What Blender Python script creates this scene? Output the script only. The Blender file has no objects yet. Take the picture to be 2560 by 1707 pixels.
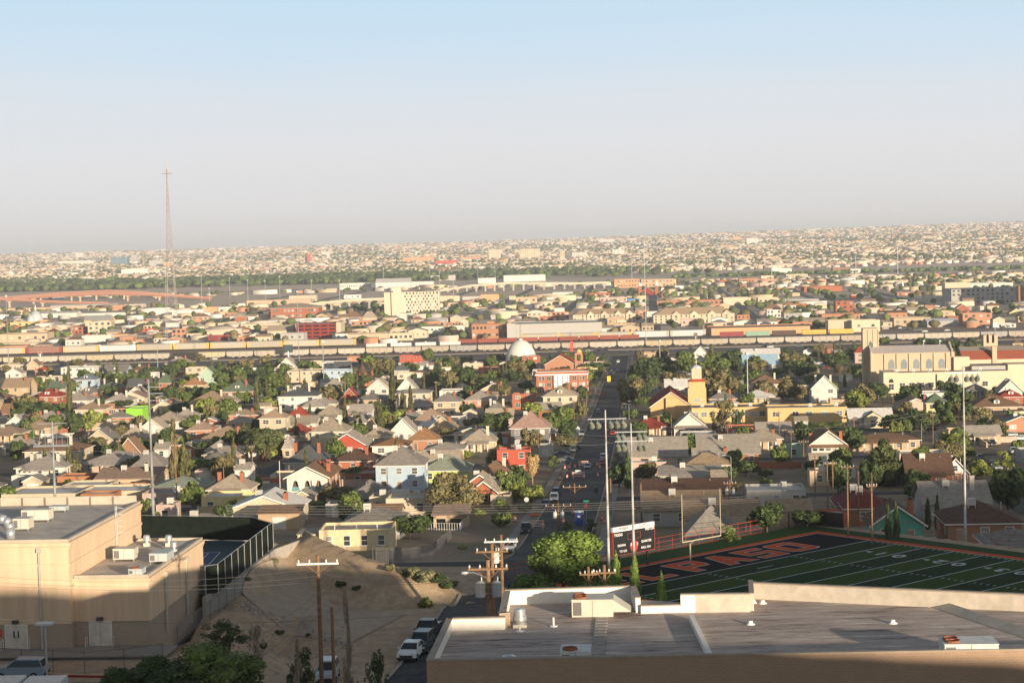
import bpy, math, random
import numpy as np
from mathutils import Matrix, Vector
random.seed(7); NR=np.random.RandomState(11)
sc=bpy.context.scene; COL=sc.collection
R=math.radians; sin=math.sin; cos=math.cos; PI=math.pi
# ---------------- camera, sky, sun, exposure ----------------
F=4650.0; CX=1280.0; CY=853.5; PIT=math.atan((853.5-598)/F); ROL=R(1.5); CZ=80.0
RV=Vector((cos(ROL),-sin(ROL)*sin(PIT),-sin(ROL)*cos(PIT)))
UV=Vector((sin(ROL),cos(ROL)*sin(PIT),cos(ROL)*cos(PIT)))
FV=Vector((0,cos(PIT),-sin(PIT)))
cam=bpy.data.cameras.new('camera'); camo=bpy.data.objects.new('camera',cam); COL.objects.link(camo); sc.camera=camo
camo.matrix_world=Matrix(((RV.x,UV.x,-FV.x,0),(RV.y,UV.y,-FV.y,0),(RV.z,UV.z,-FV.z,CZ),(0,0,0,1)))
cam.sensor_width=36; cam.lens=F/2560*36; cam.clip_start=1; cam.clip_end=80000
HAZE=6.5e-5
SUN_EL=R(7.2); SUN_AZ=R(30)
SD=Vector((sin(SUN_AZ)*cos(SUN_EL),-cos(SUN_AZ)*cos(SUN_EL),sin(SUN_EL)))  # towards the sun
su=bpy.data.lights.new('sun','SUN'); su.energy=5.0; su.angle=R(0.53); su.color=(1.0,.83,.62)
suo=bpy.data.objects.new('sun',su); COL.objects.link(suo); suo.rotation_euler=SD.to_track_quat('Z','Y').to_euler(); suo.location=(300,-500,400)
W=bpy.data.worlds.new('World'); sc.world=W; W.use_nodes=True
nt=W.node_tree; nt.nodes.clear()
SKYR=[(.015,(.695,.685,.685)),(.05,(.715,.72,.74)),(.08,(.665,.72,.775)),(.11,(.56,.705,.83)),(.14,(.50,.68,.83))]
sky=nt.nodes.new('ShaderNodeTexSky'); sky.sky_type='NISHITA'; sky.sun_disc=False
sky.sun_elevation=SUN_EL; sky.sun_rotation=math.atan2(SD.x,SD.y); sky.air_density=1.0; sky.dust_density=3.0; sky.ozone_density=1.0; sky.altitude=1150
bg=nt.nodes.new('ShaderNodeBackground'); bg.inputs[1].default_value=0.105
wo=nt.nodes.new('ShaderNodeOutputWorld')
tcw=nt.nodes.new('ShaderNodeTexCoord'); sx=nt.nodes.new('ShaderNodeSeparateXYZ'); nt.links.new(tcw.outputs['Generated'],sx.inputs[0])
nzw=nt.nodes.new('ShaderNodeTexNoise'); nzw.inputs['Scale'].default_value=2.2; nzw.inputs['Detail'].default_value=6; mpw=nt.nodes.new('ShaderNodeMapping'); mpw.inputs['Scale'].default_value=(1,1,9); nt.links.new(tcw.outputs['Generated'],mpw.inputs[0]); nt.links.new(mpw.outputs[0],nzw.inputs[0])
nad=nt.nodes.new('ShaderNodeMath'); nad.operation='MULTIPLY_ADD'; nad.inputs[1].default_value=.05; nt.links.new(nzw.outputs['Fac'],nad.inputs[0]); 
nsb=nt.nodes.new('ShaderNodeMath'); nsb.operation='SUBTRACT'; nsb.inputs[1].default_value=.025; nt.links.new(sx.outputs['Z'],nad.inputs[2]); nt.links.new(nad.outputs[0],nsb.inputs[0])
rampw=nt.nodes.new('ShaderNodeValToRGB'); nt.links.new(nsb.outputs[0],rampw.inputs[0]); er=rampw.color_ramp.elements
er[0].position=0; er[0].color=(.66,.64,.63,1); er[1].position=.30; er[1].color=(.27,.38,.50,1)
for ps,cc in SKYR: e=er.new(ps); e.color=(*cc,1)
mxw=nt.nodes.new('ShaderNodeMix'); mxw.data_type='RGBA'; fcw=nt.nodes.new('ShaderNodeMapRange'); fcw.inputs[1].default_value=.16; fcw.inputs[2].default_value=.32; nt.links.new(sx.outputs['Z'],fcw.inputs[0]); nt.links.new(fcw.outputs[0],mxw.inputs[0])
bg2=nt.nodes.new('ShaderNodeBackground'); bg2.inputs[1].default_value=.71; nt.links.new(rampw.outputs[0],bg2.inputs[0]); hs=nt.nodes.new('ShaderNodeHueSaturation'); hs.inputs['Saturation'].default_value=.62; nt.links.new(sky.outputs[0],hs.inputs['Color']); nt.links.new(hs.outputs[0],bg.inputs[0])
mxs=nt.nodes.new('ShaderNodeMixShader'); nt.links.new(fcw.outputs[0],mxs.inputs[0]); nt.links.new(bg2.outputs[0],mxs.inputs[1]); nt.links.new(bg.outputs[0],mxs.inputs[2]); nt.links.new(mxs.outputs[0],wo.inputs[0])
sc.view_settings.view_transform='Standard'; sc.view_settings.look='None'; sc.view_settings.exposure=0.62; sc.view_settings.gamma=1
sc.cycles.max_bounces=5; sc.cycles.diffuse_bounces=2; sc.cycles.volume_bounces=0; sc.cycles.transparent_max_bounces=6
# ---------------- terrain height ----------------
DD=[-3000,-400,-30,0,30,60,110,150,168,200,250,275,300,400,500,600,800,1000,1200,1350,60000]
DZ=[95,90,80,78.2,64,54,46.5,44,42.5,40.5,36.5,32.8,30.6,24,19,15,9,5,2,0,0]
HX=[-3000,20,45,60,66,72,80,88,95,103,117,127,136,146,179,191,216,300,374,600,1500,4000]
HZ=[74,74,74.6,72.9,71.9,71.5,69.5,69.6,70.6,70.8,72.0,75.2,74.2,74.3,75.6,76.9,82.5,86,87,96,118,150]
def sst(a,b,x):
    t=np.clip((x-a)/(b-a),0,1); return t*t*(3-2*t)
GA=R(4.03); gs,gc=sin(GA),cos(GA)
FX0,FY0,FA=47.7,250.0,R(-49.1)   # football field corner and direction
fc,fs=cos(FA),sin(FA)
def fld(X,Y): return (FX0+X*fc+Y*fs, FY0+X*fs-Y*fc)
# pads: cx,cy,half x,half y,rot,z,margin
PADS=[(-48,182,17,15,-GA,44,4),(-48,206,19.5,14,-GA,45,2.5),(-26,176,10,12,R(35),40.2,10),(-45,158,20,8,0,43.6,8),(-9,165,6,25,R(8),42,8)]
fcx,fcy=fld(40,24); PADS.append((fcx,fcy,58,32,FA,38,2.5))
WALLB=[(-33,180,43.3),(-30.6,188,43.2),(-27.3,214.5,43.2),(-24.5,222,43)]
CREST=[(-28.8,226,46.4),(-25.7,221,45.8),(-21.9,215,45.2),(-17.4,209,44.5),(-13.9,206,43.9),(-10.1,204,43.1),(-8.1,203,41.9)]
def tz(x,y):
    x=np.asarray(x,float); y=np.asarray(y,float)
    z=np.interp(y,DD,DZ)
    u=np.clip(x/np.maximum(y,1),-.5,.5)
    A=np.interp(u,[-.3,0,.3],[62,66,112])
    z=z+A*np.clip((y-3600)/10400,0,1)**1.15-150*np.clip((y-14000)/30000,0,1)
    for (cx,cy,hx,hy,r,pz,m) in PADS:
        dx=x-cx; dy=y-cy; uu=dx*cos(r)+dy*sin(r); vv=-dx*sin(r)+dy*cos(r)
        d=np.maximum(np.abs(uu)-hx,np.abs(vv)-hy); w=1-sst(0,m,d); z=z*(1-w)+pz*w
    zc=np.full_like(z,-1e3)
    for a,b in list(zip(CREST[:-1],CREST[1:]))+list(zip(WALLB[:-1],WALLB[1:])):
        ex,ey=b[0]-a[0],b[1]-a[1]; L=ex*ex+ey*ey
        t=np.clip(((x-a[0])*ex+(y-a[1])*ey)/L,0,1)
        d=np.hypot(x-a[0]-t*ex,y-a[1]-t*ey); zc=np.maximum(zc,a[2]+(b[2]-a[2])*t-(.62 if a in CREST else .33)*np.maximum(d-.4,0))
    side=(x+48-182*gs)*gc
    z=np.where((x>-31.5+(y-187)*.14)|(y>232),np.maximum(z,zc),z)
    k=np.interp(x,HX,HZ); gx=sst(10,26,x); z=z*(1-gx)+np.where(y<60,np.minimum(z,k-.12*np.clip(y+8,0,80)),z)*gx; w=(1-sst(-8,0,y))*gx; z=z*(1-w)+k*w
    return z
TT=np.geomspace(60,60000,1500)
def ray(px,py): return RV*((px-CX)/F)+UV*((CY-py)/F)+FV
def gp(px,py,h=0.0,dmin=0):
    d=ray(px,py); t=TT[TT>dmin] if dmin else TT; g=CZ+d.z*t-tz(d.x*t,d.y*t)-h
    i=int(np.argmax(g<0))
    if g[i]>=0: i=len(t)-1
    a,b=t[i-1],t[i]; ga,gb=g[i-1],g[i]; tt=a+(b-a)*ga/(ga-gb) if ga!=gb else b
    return Vector((d.x*tt,d.y*tt,CZ+d.z*tt))
def rz(px,py,z):
    d=ray(px,py); t=(z-CZ)/d.z; return Vector((d.x*t,d.y*t,z))
def rd(px,py,D):
    d=ray(px,py); t=D/d.y; return Vector((d.x*t,D,CZ+d.z*t))
def proj(p):
    v=Vector((p[0],p[1],p[2]-CZ)); w=v.dot(FV); return (CX+F*v.dot(RV)/w, CY-F*v.dot(UV)/w)
def ppm(D): return F/D
CRP={'A':(0,850,640/2334),'B':(640,850,640/2334),'C':(1280,850,640/2334),'D':(1920,850,640/2334),'1':(0,1200,860/2352),'2':(850,1200,860/2352),'3':(1700,1200,860/2352),
 'E':(0,720,430/2352),'F':(430,720,430/2352),'G':(860,720,430/2352),'H':(1290,720,430/2352),'I':(1720,680,430/2352),'J':(2130,680,430/2352),
 'P':(0,560,860/2352),'Q':(850,560,860/2352),'T':(1700,540,860/2352),'S':(0,0,1.0),'V':(1240,1120,260/2038)}
def cp(c,x,y): a=CRP[c]; return (a[0]+x*a[2],a[1]+y*a[2])
# ---------------- materials ----------------
MATS={}
def mat(name,col,rough=.85,kind='plain',var=.12,sc_=1.5,col2=None,metal=0,rnd=.10,bump=0):
    if name in MATS: return MATS[name]
    m=bpy.data.materials.new(name); m.use_nodes=True; n=m.node_tree.nodes; l=m.node_tree.links
    b=n['Principled BSDF']; b.inputs['Roughness'].default_value=rough; b.inputs['Metallic'].default_value=metal
    if rough>=.78: b.inputs['Specular IOR Level'].default_value=.06
    c=(*col,1); tc=n.new('ShaderNodeTexCoord')
    def mixc(f,a,b2,bt='MIX'):
        x=n.new('ShaderNodeMix'); x.data_type='RGBA'; x.blend_type=bt
        for s,v in ((x.inputs[0],f),(x.inputs[6],a),(x.inputs[7],b2)):
            if hasattr(v,'is_linked') or isinstance(v,bpy.types.NodeSocket): l.new(v,s)
            else: s.default_value=v
        return x.outputs[2]
    no=n.new('ShaderNodeTexNoise'); no.inputs['Scale'].default_value=sc_; no.inputs['Detail'].default_value=5; no.inputs['Roughness'].default_value=.65
    l.new(tc.outputs['Object'],no.inputs['Vector'])
    rp=n.new('ShaderNodeMapRange'); rp.inputs[1].default_value=.3; rp.inputs[2].default_value=.7; l.new(no.outputs['Fac'],rp.inputs[0])
    lo=tuple(max(0,v*(1-var*1.6)) for v in col)+(1,); hi=tuple(min(1,v*(1+var)) for v in col)+(1,)
    if col2 is not None and kind=='plain': lo=(*col2,1)
    if kind=='streak':
        mps=n.new('ShaderNodeMapping'); mps.inputs['Scale'].default_value=(1,1,.07); l.new(tc.outputs['Object'],mps.inputs[0]); l.new(mps.outputs[0],no.inputs['Vector'])
    base=mixc(rp.outputs[0],lo,hi)
    if name=='window glass':
        og=n.new('ShaderNodeObjectInfo'); pw=n.new('ShaderNodeMath'); pw.operation='POWER'; pw.inputs[1].default_value=3.5; l.new(og.outputs['Random'],pw.inputs[0]); base=mixc(pw.outputs[0],base,(.42,.40,.36,1))
    if kind=='brick':
        br=n.new('ShaderNodeTexBrick'); br.inputs['Scale'].default_value=1; br.inputs['Brick Width'].default_value=.4; br.inputs['Row Height'].default_value=.14; br.inputs['Mortar Size'].default_value=.012
        mp=n.new('ShaderNodeMapping'); l.new(tc.outputs['Object'],mp.inputs[0]); mp.inputs['Rotation'].default_value=(PI/2,0,0)
        l.new(mp.outputs[0],br.inputs['Vector']); br.inputs['Mortar'].default_value=(*(min(1,v*1.12+.01) for v in col),1)
        l.new(base,br.inputs['Color1']); br.inputs['Color2'].default_value=tuple(v*.88 for v in col)+(1,); base=br.outputs['Color']
    if kind in('shingle','tile','plank','seam'):
        wv=n.new('ShaderNodeTexWave'); wv.inputs['Scale'].default_value={'shingle':1.1,'tile':1.6,'plank':.9,'seam':.8}[kind]; wv.inputs['Distortion'].default_value={'shingle':1.2}.get(kind,.1); wv.inputs['Detail'].default_value=2
        wv.bands_direction={'shingle':'Z','tile':'X','plank':'Z','seam':'X'}[kind]; l.new(tc.outputs['Object'],wv.inputs['Vector'])
        mr=n.new('ShaderNodeMapRange'); mr.inputs[3].default_value=.8; l.new(wv.outputs['Fac'],mr.inputs[0])
        cb=n.new('ShaderNodeCombineColor'); [l.new(mr.outputs[0],cb.inputs[i]) for i in range(3)]
        base=mixc(1.0,base,cb.outputs[0],'MULTIPLY')
    if kind=='ground':
        n2=n.new('ShaderNodeTexNoise'); n2.inputs['Scale'].default_value=.06; n2.inputs['Detail'].default_value=6; l.new(tc.outputs['Object'],n2.inputs['Vector'])
        r2=n.new('ShaderNodeMapRange'); r2.inputs[1].default_value=.42; r2.inputs[2].default_value=.6; l.new(n2.outputs['Fac'],r2.inputs[0])
        base=mixc(r2.outputs[0],base,(*col2,1))
        if name=='dirt ground':
            n4=n.new('ShaderNodeTexNoise'); n4.inputs['Scale'].default_value=.11; n4.inputs['Detail'].default_value=5; mp4=n.new('ShaderNodeMapping'); mp4.inputs['Location'].default_value=(40,9,0); l.new(tc.outputs['Object'],mp4.inputs[0]); l.new(mp4.outputs[0],n4.inputs['Vector'])
            r4=n.new('ShaderNodeMapRange'); r4.inputs[1].default_value=.56; r4.inputs[2].default_value=.66; l.new(n4.outputs['Fac'],r4.inputs[0]); base=mixc(r4.outputs[0],base,(.21,.20,.10,1))
        if name=='dirt ground':
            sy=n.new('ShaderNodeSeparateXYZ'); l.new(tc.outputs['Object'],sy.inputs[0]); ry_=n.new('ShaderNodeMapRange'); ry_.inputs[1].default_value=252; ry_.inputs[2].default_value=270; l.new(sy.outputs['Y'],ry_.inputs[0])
            nn=n.new('ShaderNodeMix'); nn.data_type='RGBA'; l.new(rp.outputs[0],nn.inputs[0]); nn.inputs[6].default_value=(.36,.265,.175,1); nn.inputs[7].default_value=(.56,.42,.28,1); base=mixc(ry_.outputs[0],nn.outputs[2],base)  # near soil paler than the town's, also lifting the weakly sunlit bank
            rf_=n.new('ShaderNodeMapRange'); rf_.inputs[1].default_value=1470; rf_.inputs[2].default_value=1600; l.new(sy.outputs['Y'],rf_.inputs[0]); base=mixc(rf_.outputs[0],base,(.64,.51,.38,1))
        n3=n.new('ShaderNodeTexNoise'); n3.inputs['Scale'].default_value=6; n3.inputs['Detail'].default_value=4; l.new(tc.outputs['Object'],n3.inputs['Vector'])
        r3=n.new('ShaderNodeMapRange'); r3.inputs[1].default_value=.3; r3.inputs[2].default_value=.7; r3.inputs[3].default_value=.75; r3.inputs[4].default_value=1.12; l.new(n3.outputs['Fac'],r3.inputs[0])
        cb=n.new('ShaderNodeCombineColor'); [l.new(r3.outputs[0],cb.inputs[i]) for i in range(3)]
        base=mixc(1.0,base,cb.outputs[0],'MULTIPLY')
    if rnd:
        oi=n.new('ShaderNodeObjectInfo'); mr=n.new('ShaderNodeMapRange'); mr.inputs[3].default_value=1-rnd; mr.inputs[4].default_value=1+rnd
        l.new(oi.outputs['Random'],mr.inputs[0]); cb=n.new('ShaderNodeCombineColor'); [l.new(mr.outputs[0],cb.inputs[i]) for i in range(3)]
        base=mixc(1.0,base,cb.outputs[0],'MULTIPLY')
    l.new(base,b.inputs['Base Color'])
    if bump:
        bp=n.new('ShaderNodeBump'); bp.inputs['Strength'].default_value=bump; bp.inputs['Distance'].default_value=.1; l.new(no.outputs['Fac'],bp.inputs['Height']); l.new(bp.outputs[0],b.inputs['Normal'])
    MATS[name]=m; return m
# ---------------- mesh builder ----------------
class MB:
    def __init__(s): s.v=[]; s.f=[]; s.m=[]
    def add(s,vs,fs,mi=0):
        o=len(s.v); s.v+= [tuple(v) for v in vs]
        for f in fs: s.f.append(tuple(o+i for i in f)); s.m.append(mi)
        return s
    def quad(s,a,b,c,d,mi=0): return s.add([a,b,c,d],[(0,1,2,3)],mi)
    def box(s,x0,x1,y0,y1,z0,z1,mi=0):
        return s.add([(x0,y0,z0),(x1,y0,z0),(x1,y1,z0),(x0,y1,z0),(x0,y0,z1),(x1,y0,z1),(x1,y1,z1),(x0,y1,z1)],
            [(0,3,2,1),(4,5,6,7),(0,1,5,4),(1,2,6,5),(2,3,7,6),(3,0,4,7)],mi)
    def prism(s,poly,z0,z1,mi=0):   # poly xy ccw
        n=len(poly); vs=[(p[0],p[1],z0) for p in poly]+[(p[0],p[1],z1) for p in poly]
        return s.add(vs,[tuple(range(n-1,-1,-1)),tuple(range(n,2*n))]+[(i,(i+1)%n,n+(i+1)%n,n+i) for i in range(n)],mi)
    def yprism(s,poly,y0,y1,mi=0):  # poly in xz, extruded along y; ccw seen from -y
        n=len(poly); vs=[(p[0],y0,p[1]) for p in poly]+[(p[0],y1,p[1]) for p in poly]
        return s.add(vs,[tuple(range(n)),tuple(range(2*n-1,n-1,-1))]+[(i,n+i,n+(i+1)%n,(i+1)%n) for i in range(n)],mi)
    def xprism(s,poly,x0,x1,mi=0):  # poly in yz
        n=len(poly); vs=[(x0,p[0],p[1]) for p in poly]+[(x1,p[0],p[1]) for p in poly]
        return s.add(vs,[tuple(range(n-1,-1,-1)),tuple(range(n,2*n))]+[(i,(i+1)%n,n+(i+1)%n,n+i) for i in range(n)],mi)
    def cyl(s,x,y,z0,z1,r0,r1=None,n=10,mi=0):
        r1=r0 if r1 is None else r1
        vs=[(x+r0*cos(2*PI*i/n),y+r0*sin(2*PI*i/n),z0) for i in range(n)]+[(x+r1*cos(2*PI*i/n),y+r1*sin(2*PI*i/n),z1) for i in range(n)]
        return s.add(vs,[tuple(range(n-1,-1,-1)),tuple(range(n,2*n))]+[(i,(i+1)%n,n+(i+1)%n,n+i) for i in range(n)],mi)
    def lathe(s,x,y,prof,n=14,mi=0):
        for (r0,z0),(r1,z1) in zip(prof[:-1],prof[1:]):
            vs=[(x+r0*cos(2*PI*i/n),y+r0*sin(2*PI*i/n),z0) for i in range(n)]+[(x+r1*cos(2*PI*i/n),y+r1*sin(2*PI*i/n),z1) for i in range(n)]
            s.add(vs,[(i,(i+1)%n,n+(i+1)%n,n+i) for i in range(n)],mi)
        return s
    def rod(s,a,b,r,n=6,mi=0,r2=None):
        a=Vector(a); b=Vector(b); d=(b-a); 
        if d.length<1e-6: return s
        d.normalize(); u=d.orthogonal().normalized(); w=d.cross(u); r2=r if r2 is None else r2
        vs=[a+(u*cos(2*PI*i/n)+w*sin(2*PI*i/n))*r for i in range(n)]+[b+(u*cos(2*PI*i/n)+w*sin(2*PI*i/n))*r2 for i in range(n)]
        return s.add(vs,[tuple(range(n-1,-1,-1)),tuple(range(n,2*n))]+[(i,(i+1)%n,n+(i+1)%n,n+i) for i in range(n)],mi)
    def path(s,pts,r,n=5,mi=0):
        for a,b in zip(pts[:-1],pts[1:]): s.rod(a,b,r,n,mi)
        return s
    def mesh(s,name,mats,smooth=False):
        me=bpy.data.meshes.new(name); me.from_pydata(s.v,[],s.f)
        if not isinstance(mats,(list,tuple)): mats=[mats]
        for m in mats: me.materials.append(m)
        if len(mats)>1: me.polygons.foreach_set('material_index',s.m)
        if smooth: me.polygons.foreach_set('use_smooth',[True]*len(s.f))
        me.update(); return me
    def build(s,name,mats,parent=None,loc=(0,0,0),rot=0,smooth=False):
        return obj(name,s.mesh(name,mats,smooth),parent,loc,rot)
def obj(name,me,parent=None,loc=(0,0,0),rot=0):
    o=bpy.data.objects.new(name,me); COL.objects.link(o); o.location=loc
    o.rotation_euler=(0,0,rot) if not isinstance(rot,tuple) else rot
    if parent is not None: o.parent=parent
    return o
REG=[]   # (object, description, fixed label)
def tag(o,label,cat,group=None,p=None,desc=False):
    o['category']=cat; o['label']=label; o['kind']='thing'
    if group: o['group']=group
    if desc: REG.append((o,label,p if p is not None else tuple(o.location)))
    return o
def root(name,loc,rot,label,cat,group=None,desc=False,p=None):
    o=obj(name,None,None,loc,rot); o.empty_display_size=.5
    return tag(o,label,cat,group,p,desc)
def stru(o,kind='structure'): o['kind']=kind; return o
def fast_mesh(name,V,Fq,mats,mi=None):
    me=bpy.data.meshes.new(name); V=np.asarray(V,np.float32); Fq=np.asarray(Fq,np.int32); n=Fq.shape[1]
    me.vertices.add(len(V)); me.vertices.foreach_set('co',V.ravel())
    me.loops.add(Fq.size); me.loops.foreach_set('vertex_index',Fq.ravel())
    me.polygons.add(len(Fq)); me.polygons.foreach_set('loop_start',np.arange(0,Fq.size,n,dtype=np.int32))
    try: me.polygons.foreach_set('loop_total',np.full(len(Fq),n,np.int32))
    except Exception: pass
    for m in mats: me.materials.append(m)
    if mi is not None: me.polygons.foreach_set('material_index',np.asarray(mi,np.int32))
    me.update(calc_edges=True); me.validate(); return me
# ---------------- materials used widely ----------------
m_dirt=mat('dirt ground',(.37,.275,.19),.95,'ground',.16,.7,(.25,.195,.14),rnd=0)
m_asph=mat('asphalt',(.085,.082,.082),.9,'ground',.28,.5,(.125,.118,.112),rnd=0)
m_road=mat('pale road',(.13,.12,.115),.9,'ground',.2,.5,(.16,.145,.13),rnd=0)
m_conc=mat('concrete',(.42,.38,.33),.9,'plain',.12,.8)
m_walk=mat('pavement concrete',(.30,.27,.235),.9,'plain',.12,.5,rnd=0)
m_white=mat('white paint',(.78,.76,.72),.6,var=.05)
m_glass=mat('window glass',(.055,.065,.075),.25,var=.2,rnd=.5)
m_trim=mat('cream trim',(.72,.68,.6),.7,var=.06)
m_dark=mat('dark opening',(.02,.02,.022),.8)
m_wood=mat('weathered pole wood',(.26,.155,.09),.85,var=.25,sc_=4)
m_galv=mat('galvanised steel',(.55,.56,.57),.35,metal=.6,var=.08)
m_steelw=mat('pale painted steel',(.62,.62,.6),.5,var=.06)
m_tyre=mat('tyre rubber',(.02,.02,.02),.8)
m_trunk=mat('bark',(.16,.115,.08),.95,var=.3,sc_=5)
m_redp=mat('red painted steel',(.42,.06,.035),.5)
# ---------------- ground sheet ----------------
def levels(segs):
    out=[]
    for a,b,n in segs: out+=list(np.linspace(a,b,n,endpoint=False))
    return out
ys=levels([(-3000,-400,8),(-400,-40,12),(-40,40,20),(40,148,24),(148,300,110),(300,1500,120),(1500,4000,50)])+list(np.geomspace(4000,45000,70))
xh=levels([(75,200,22),(200,700,30)])+list(np.geomspace(700,16000,34))
xs=[-v for v in xh[::-1]]+levels([(-75,75,100)])+xh
X,Y=np.meshgrid(xs,ys); Z=tz(X,Y)
V=np.stack([X,Y,Z],-1).reshape(-1,3); nx=len(xs); ny=len(ys)
ii=(np.arange(ny-1)[:,None]*nx+np.arange(nx-1)[None,:]).ravel()
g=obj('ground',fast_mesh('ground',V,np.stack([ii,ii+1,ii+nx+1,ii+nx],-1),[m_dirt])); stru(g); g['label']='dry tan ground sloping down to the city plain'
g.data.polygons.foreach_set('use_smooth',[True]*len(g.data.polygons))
TREX=[]  # reserved plan areas (x,y,r)
def strip(name,pts,hw,m,dz=.05,step=6,label=None,kind='structure',hw2=None):
    # drape a strip of half width hw along plan polyline
    P=[]
    for a,b in zip(pts[:-1],pts[1:]):
        L=math.hypot(b[0]-a[0],b[1]-a[1]); n=max(1,int(L/step))
        for i in range(n): P.append((a[0]+(b[0]-a[0])*i/n,a[1]+(b[1]-a[1])*i/n))
    P.append(pts[-1]); mb=MB(); rows=[]
    for i,p in enumerate(P):
        q=P[min(i+1,len(P)-1)]; o=P[max(i-1,0)]; dx,dy=q[0]-o[0],q[1]-o[1]; L=math.hypot(dx,dy) or 1; nx_,ny_=dy/L,-dx/L
        h=hw if hw2 is None else hw+(hw2-hw)*i/(len(P)-1)
        ks=[-1,-.5,0,.5,1]; rows.append([(p[0]+nx_*h*k,p[1]+ny_*h*k) for k in ks])
    for a,b in zip(rows[:-1],rows[1:]):
        za=tz([v[0] for v in a],[v[1] for v in a])+dz; zb=tz([v[0] for v in b],[v[1] for v in b])+dz
        for k in range(4): mb.quad((*a[k],za[k]),(*a[k+1],za[k+1]),(*b[k+1],zb[k+1]),(*b[k],zb[k]))
    o=mb.build(name,m)
    if kind: o['kind']=kind
    if label: o['label']=label
    return o
def street_x(D): return 7.0+.0705*(D-310)
def sp(u,D): return (street_x(D)+u*gc, D-u*gs)     # u across, D along
STREETS=[]
# main street, cross streets, alleys
strip('main_street',[sp(0,236),sp(0,1215)],5.3,m_asph,.08,5,'asphalt street running straight down the slope between the houses')
for s in (-1,1):
    strip('kerb',[sp(s*5.45,262),sp(s*5.45,1215)],.12,m_conc,.2,5,'concrete kerb along the main street')
    strip('pavement',[sp(s*7.7,262),sp(s*7.7,1215)],.8,m_walk,.13,5,'concrete pavement along the main street')
CROSS=[283,392,502,612,722,832,942,1052,1165]
for i,D in enumerate(CROSS):
    if D==283:
        strip('side_street',[(-90,262),(-40,258),(-12,250),(2,246)],4.2,m_asph,.05,4,'asphalt side street behind the dirt bank'); continue
    w=.3*D+20
    strip('cross_street',[sp(-w,D),sp(w,D)],4.5,m_asph,.06,6,'asphalt cross street between rows of houses')
for k in (-2,-1,1,2,3):
    u=k*86; D0=max(300,abs(u)/.27)
    if k in(2,): D0=330
    strip('back_street',[sp(u,D0),sp(u,1215)],4.3,m_asph,.05,8,'asphalt street parallel to the main street')
strip('service_road',[(2.2,240),(-1.4,212),(-3.9,196),(-5.2,181),(-7,168),(-10,146)],3.4,mat('worn asphalt',(.085,.083,.082),.9,'ground',.25,.5,(.11,.105,.10),rnd=0),.07,3,'asphalt road leading up beside the near building')
strip('kerb',[(-1.4,236),(-4.9,212),(-7.4,196),(-8.7,181),(-10.5,168),(-13.5,146)],.15,m_conc,.16,3,'concrete kerb along the service road')
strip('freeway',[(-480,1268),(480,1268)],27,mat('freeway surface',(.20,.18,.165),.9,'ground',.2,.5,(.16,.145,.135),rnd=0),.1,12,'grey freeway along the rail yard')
strip('rail_bed',[(-520,1385),(520,1385)],78,mat('ballast',(.38,.30,.235),.95,'ground',.2,.8,(.27,.21,.17),rnd=0),.12,14,'brown ballast bed of the rail yard')
for D in (1316,1322,1330,1352,1375,1398,1420,1440,1456):
    t=strip('rail_track',[(-520,D),(520,D)],.8,mat('rail steel',(.2,.16,.14),.5,metal=.5,rnd=0),.3,20,'steel track in the rail yard')
strip('frontage_road',[(-480,1212),(480,1212)],7,m_asph,.12,10,'asphalt frontage road before the freeway')
for s,dd in ((-1,1240),(1,1297)):
    mb=MB(); mb.box(-470,470,dd-.2,dd+.2,-1,1.2)
    o=mb.build('freeway_barrier',mat('barrier concrete',(.30,.25,.20),.9)); tag(o,'long concrete barrier on the %s side of the freeway'%('near' if s<0 else 'far'),'barrier','concrete barriers of the freeway')
strip('gravel_lot',[(-62,152),(-22,150)],4.5,m_road,.06,3,'asphalt car park below the sand coloured hall')
# wide pale lots beyond the rail yard
for k in range(-5,7):
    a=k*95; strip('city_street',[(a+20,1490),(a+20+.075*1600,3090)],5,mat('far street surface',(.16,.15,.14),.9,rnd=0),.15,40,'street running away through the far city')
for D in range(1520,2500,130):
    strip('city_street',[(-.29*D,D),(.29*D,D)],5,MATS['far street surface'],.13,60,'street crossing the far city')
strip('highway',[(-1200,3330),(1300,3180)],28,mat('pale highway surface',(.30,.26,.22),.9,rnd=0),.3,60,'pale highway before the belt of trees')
strip('river_bed',[(-1500,3900),(1700,3560)],40,mat('pale sand',(.5,.43,.34),.95,rnd=0),.3,80,'pale dry river bed')

# graded gravel face of the bank
_c=[gp(603,1478),gp(716,1398),gp(1015,1535),gp(868,1612)]
mb=MB(); N_=22
def _bl(u,v):
    a=_c[0].lerp(_c[1],u); b=_c[3].lerp(_c[2],u); p=a.lerp(b,v); return (p.x,p.y,float(tz(p.x,p.y))+.07)
G_=[[_bl(i/N_,j/N_) for i in range(N_+1)] for j in range(N_+1)]
for j in range(N_):
    for i in range(N_): mb.quad(G_[j][i],G_[j][i+1],G_[j+1][i+1],G_[j+1][i])
o=mb.build('bank_slope',mat('graded gravel',(.43,.34,.25),.95,'plain',.10,.8,rnd=0)); stru(o); o['label']='smooth graded gravel slope below the tennis court wall'
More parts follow.
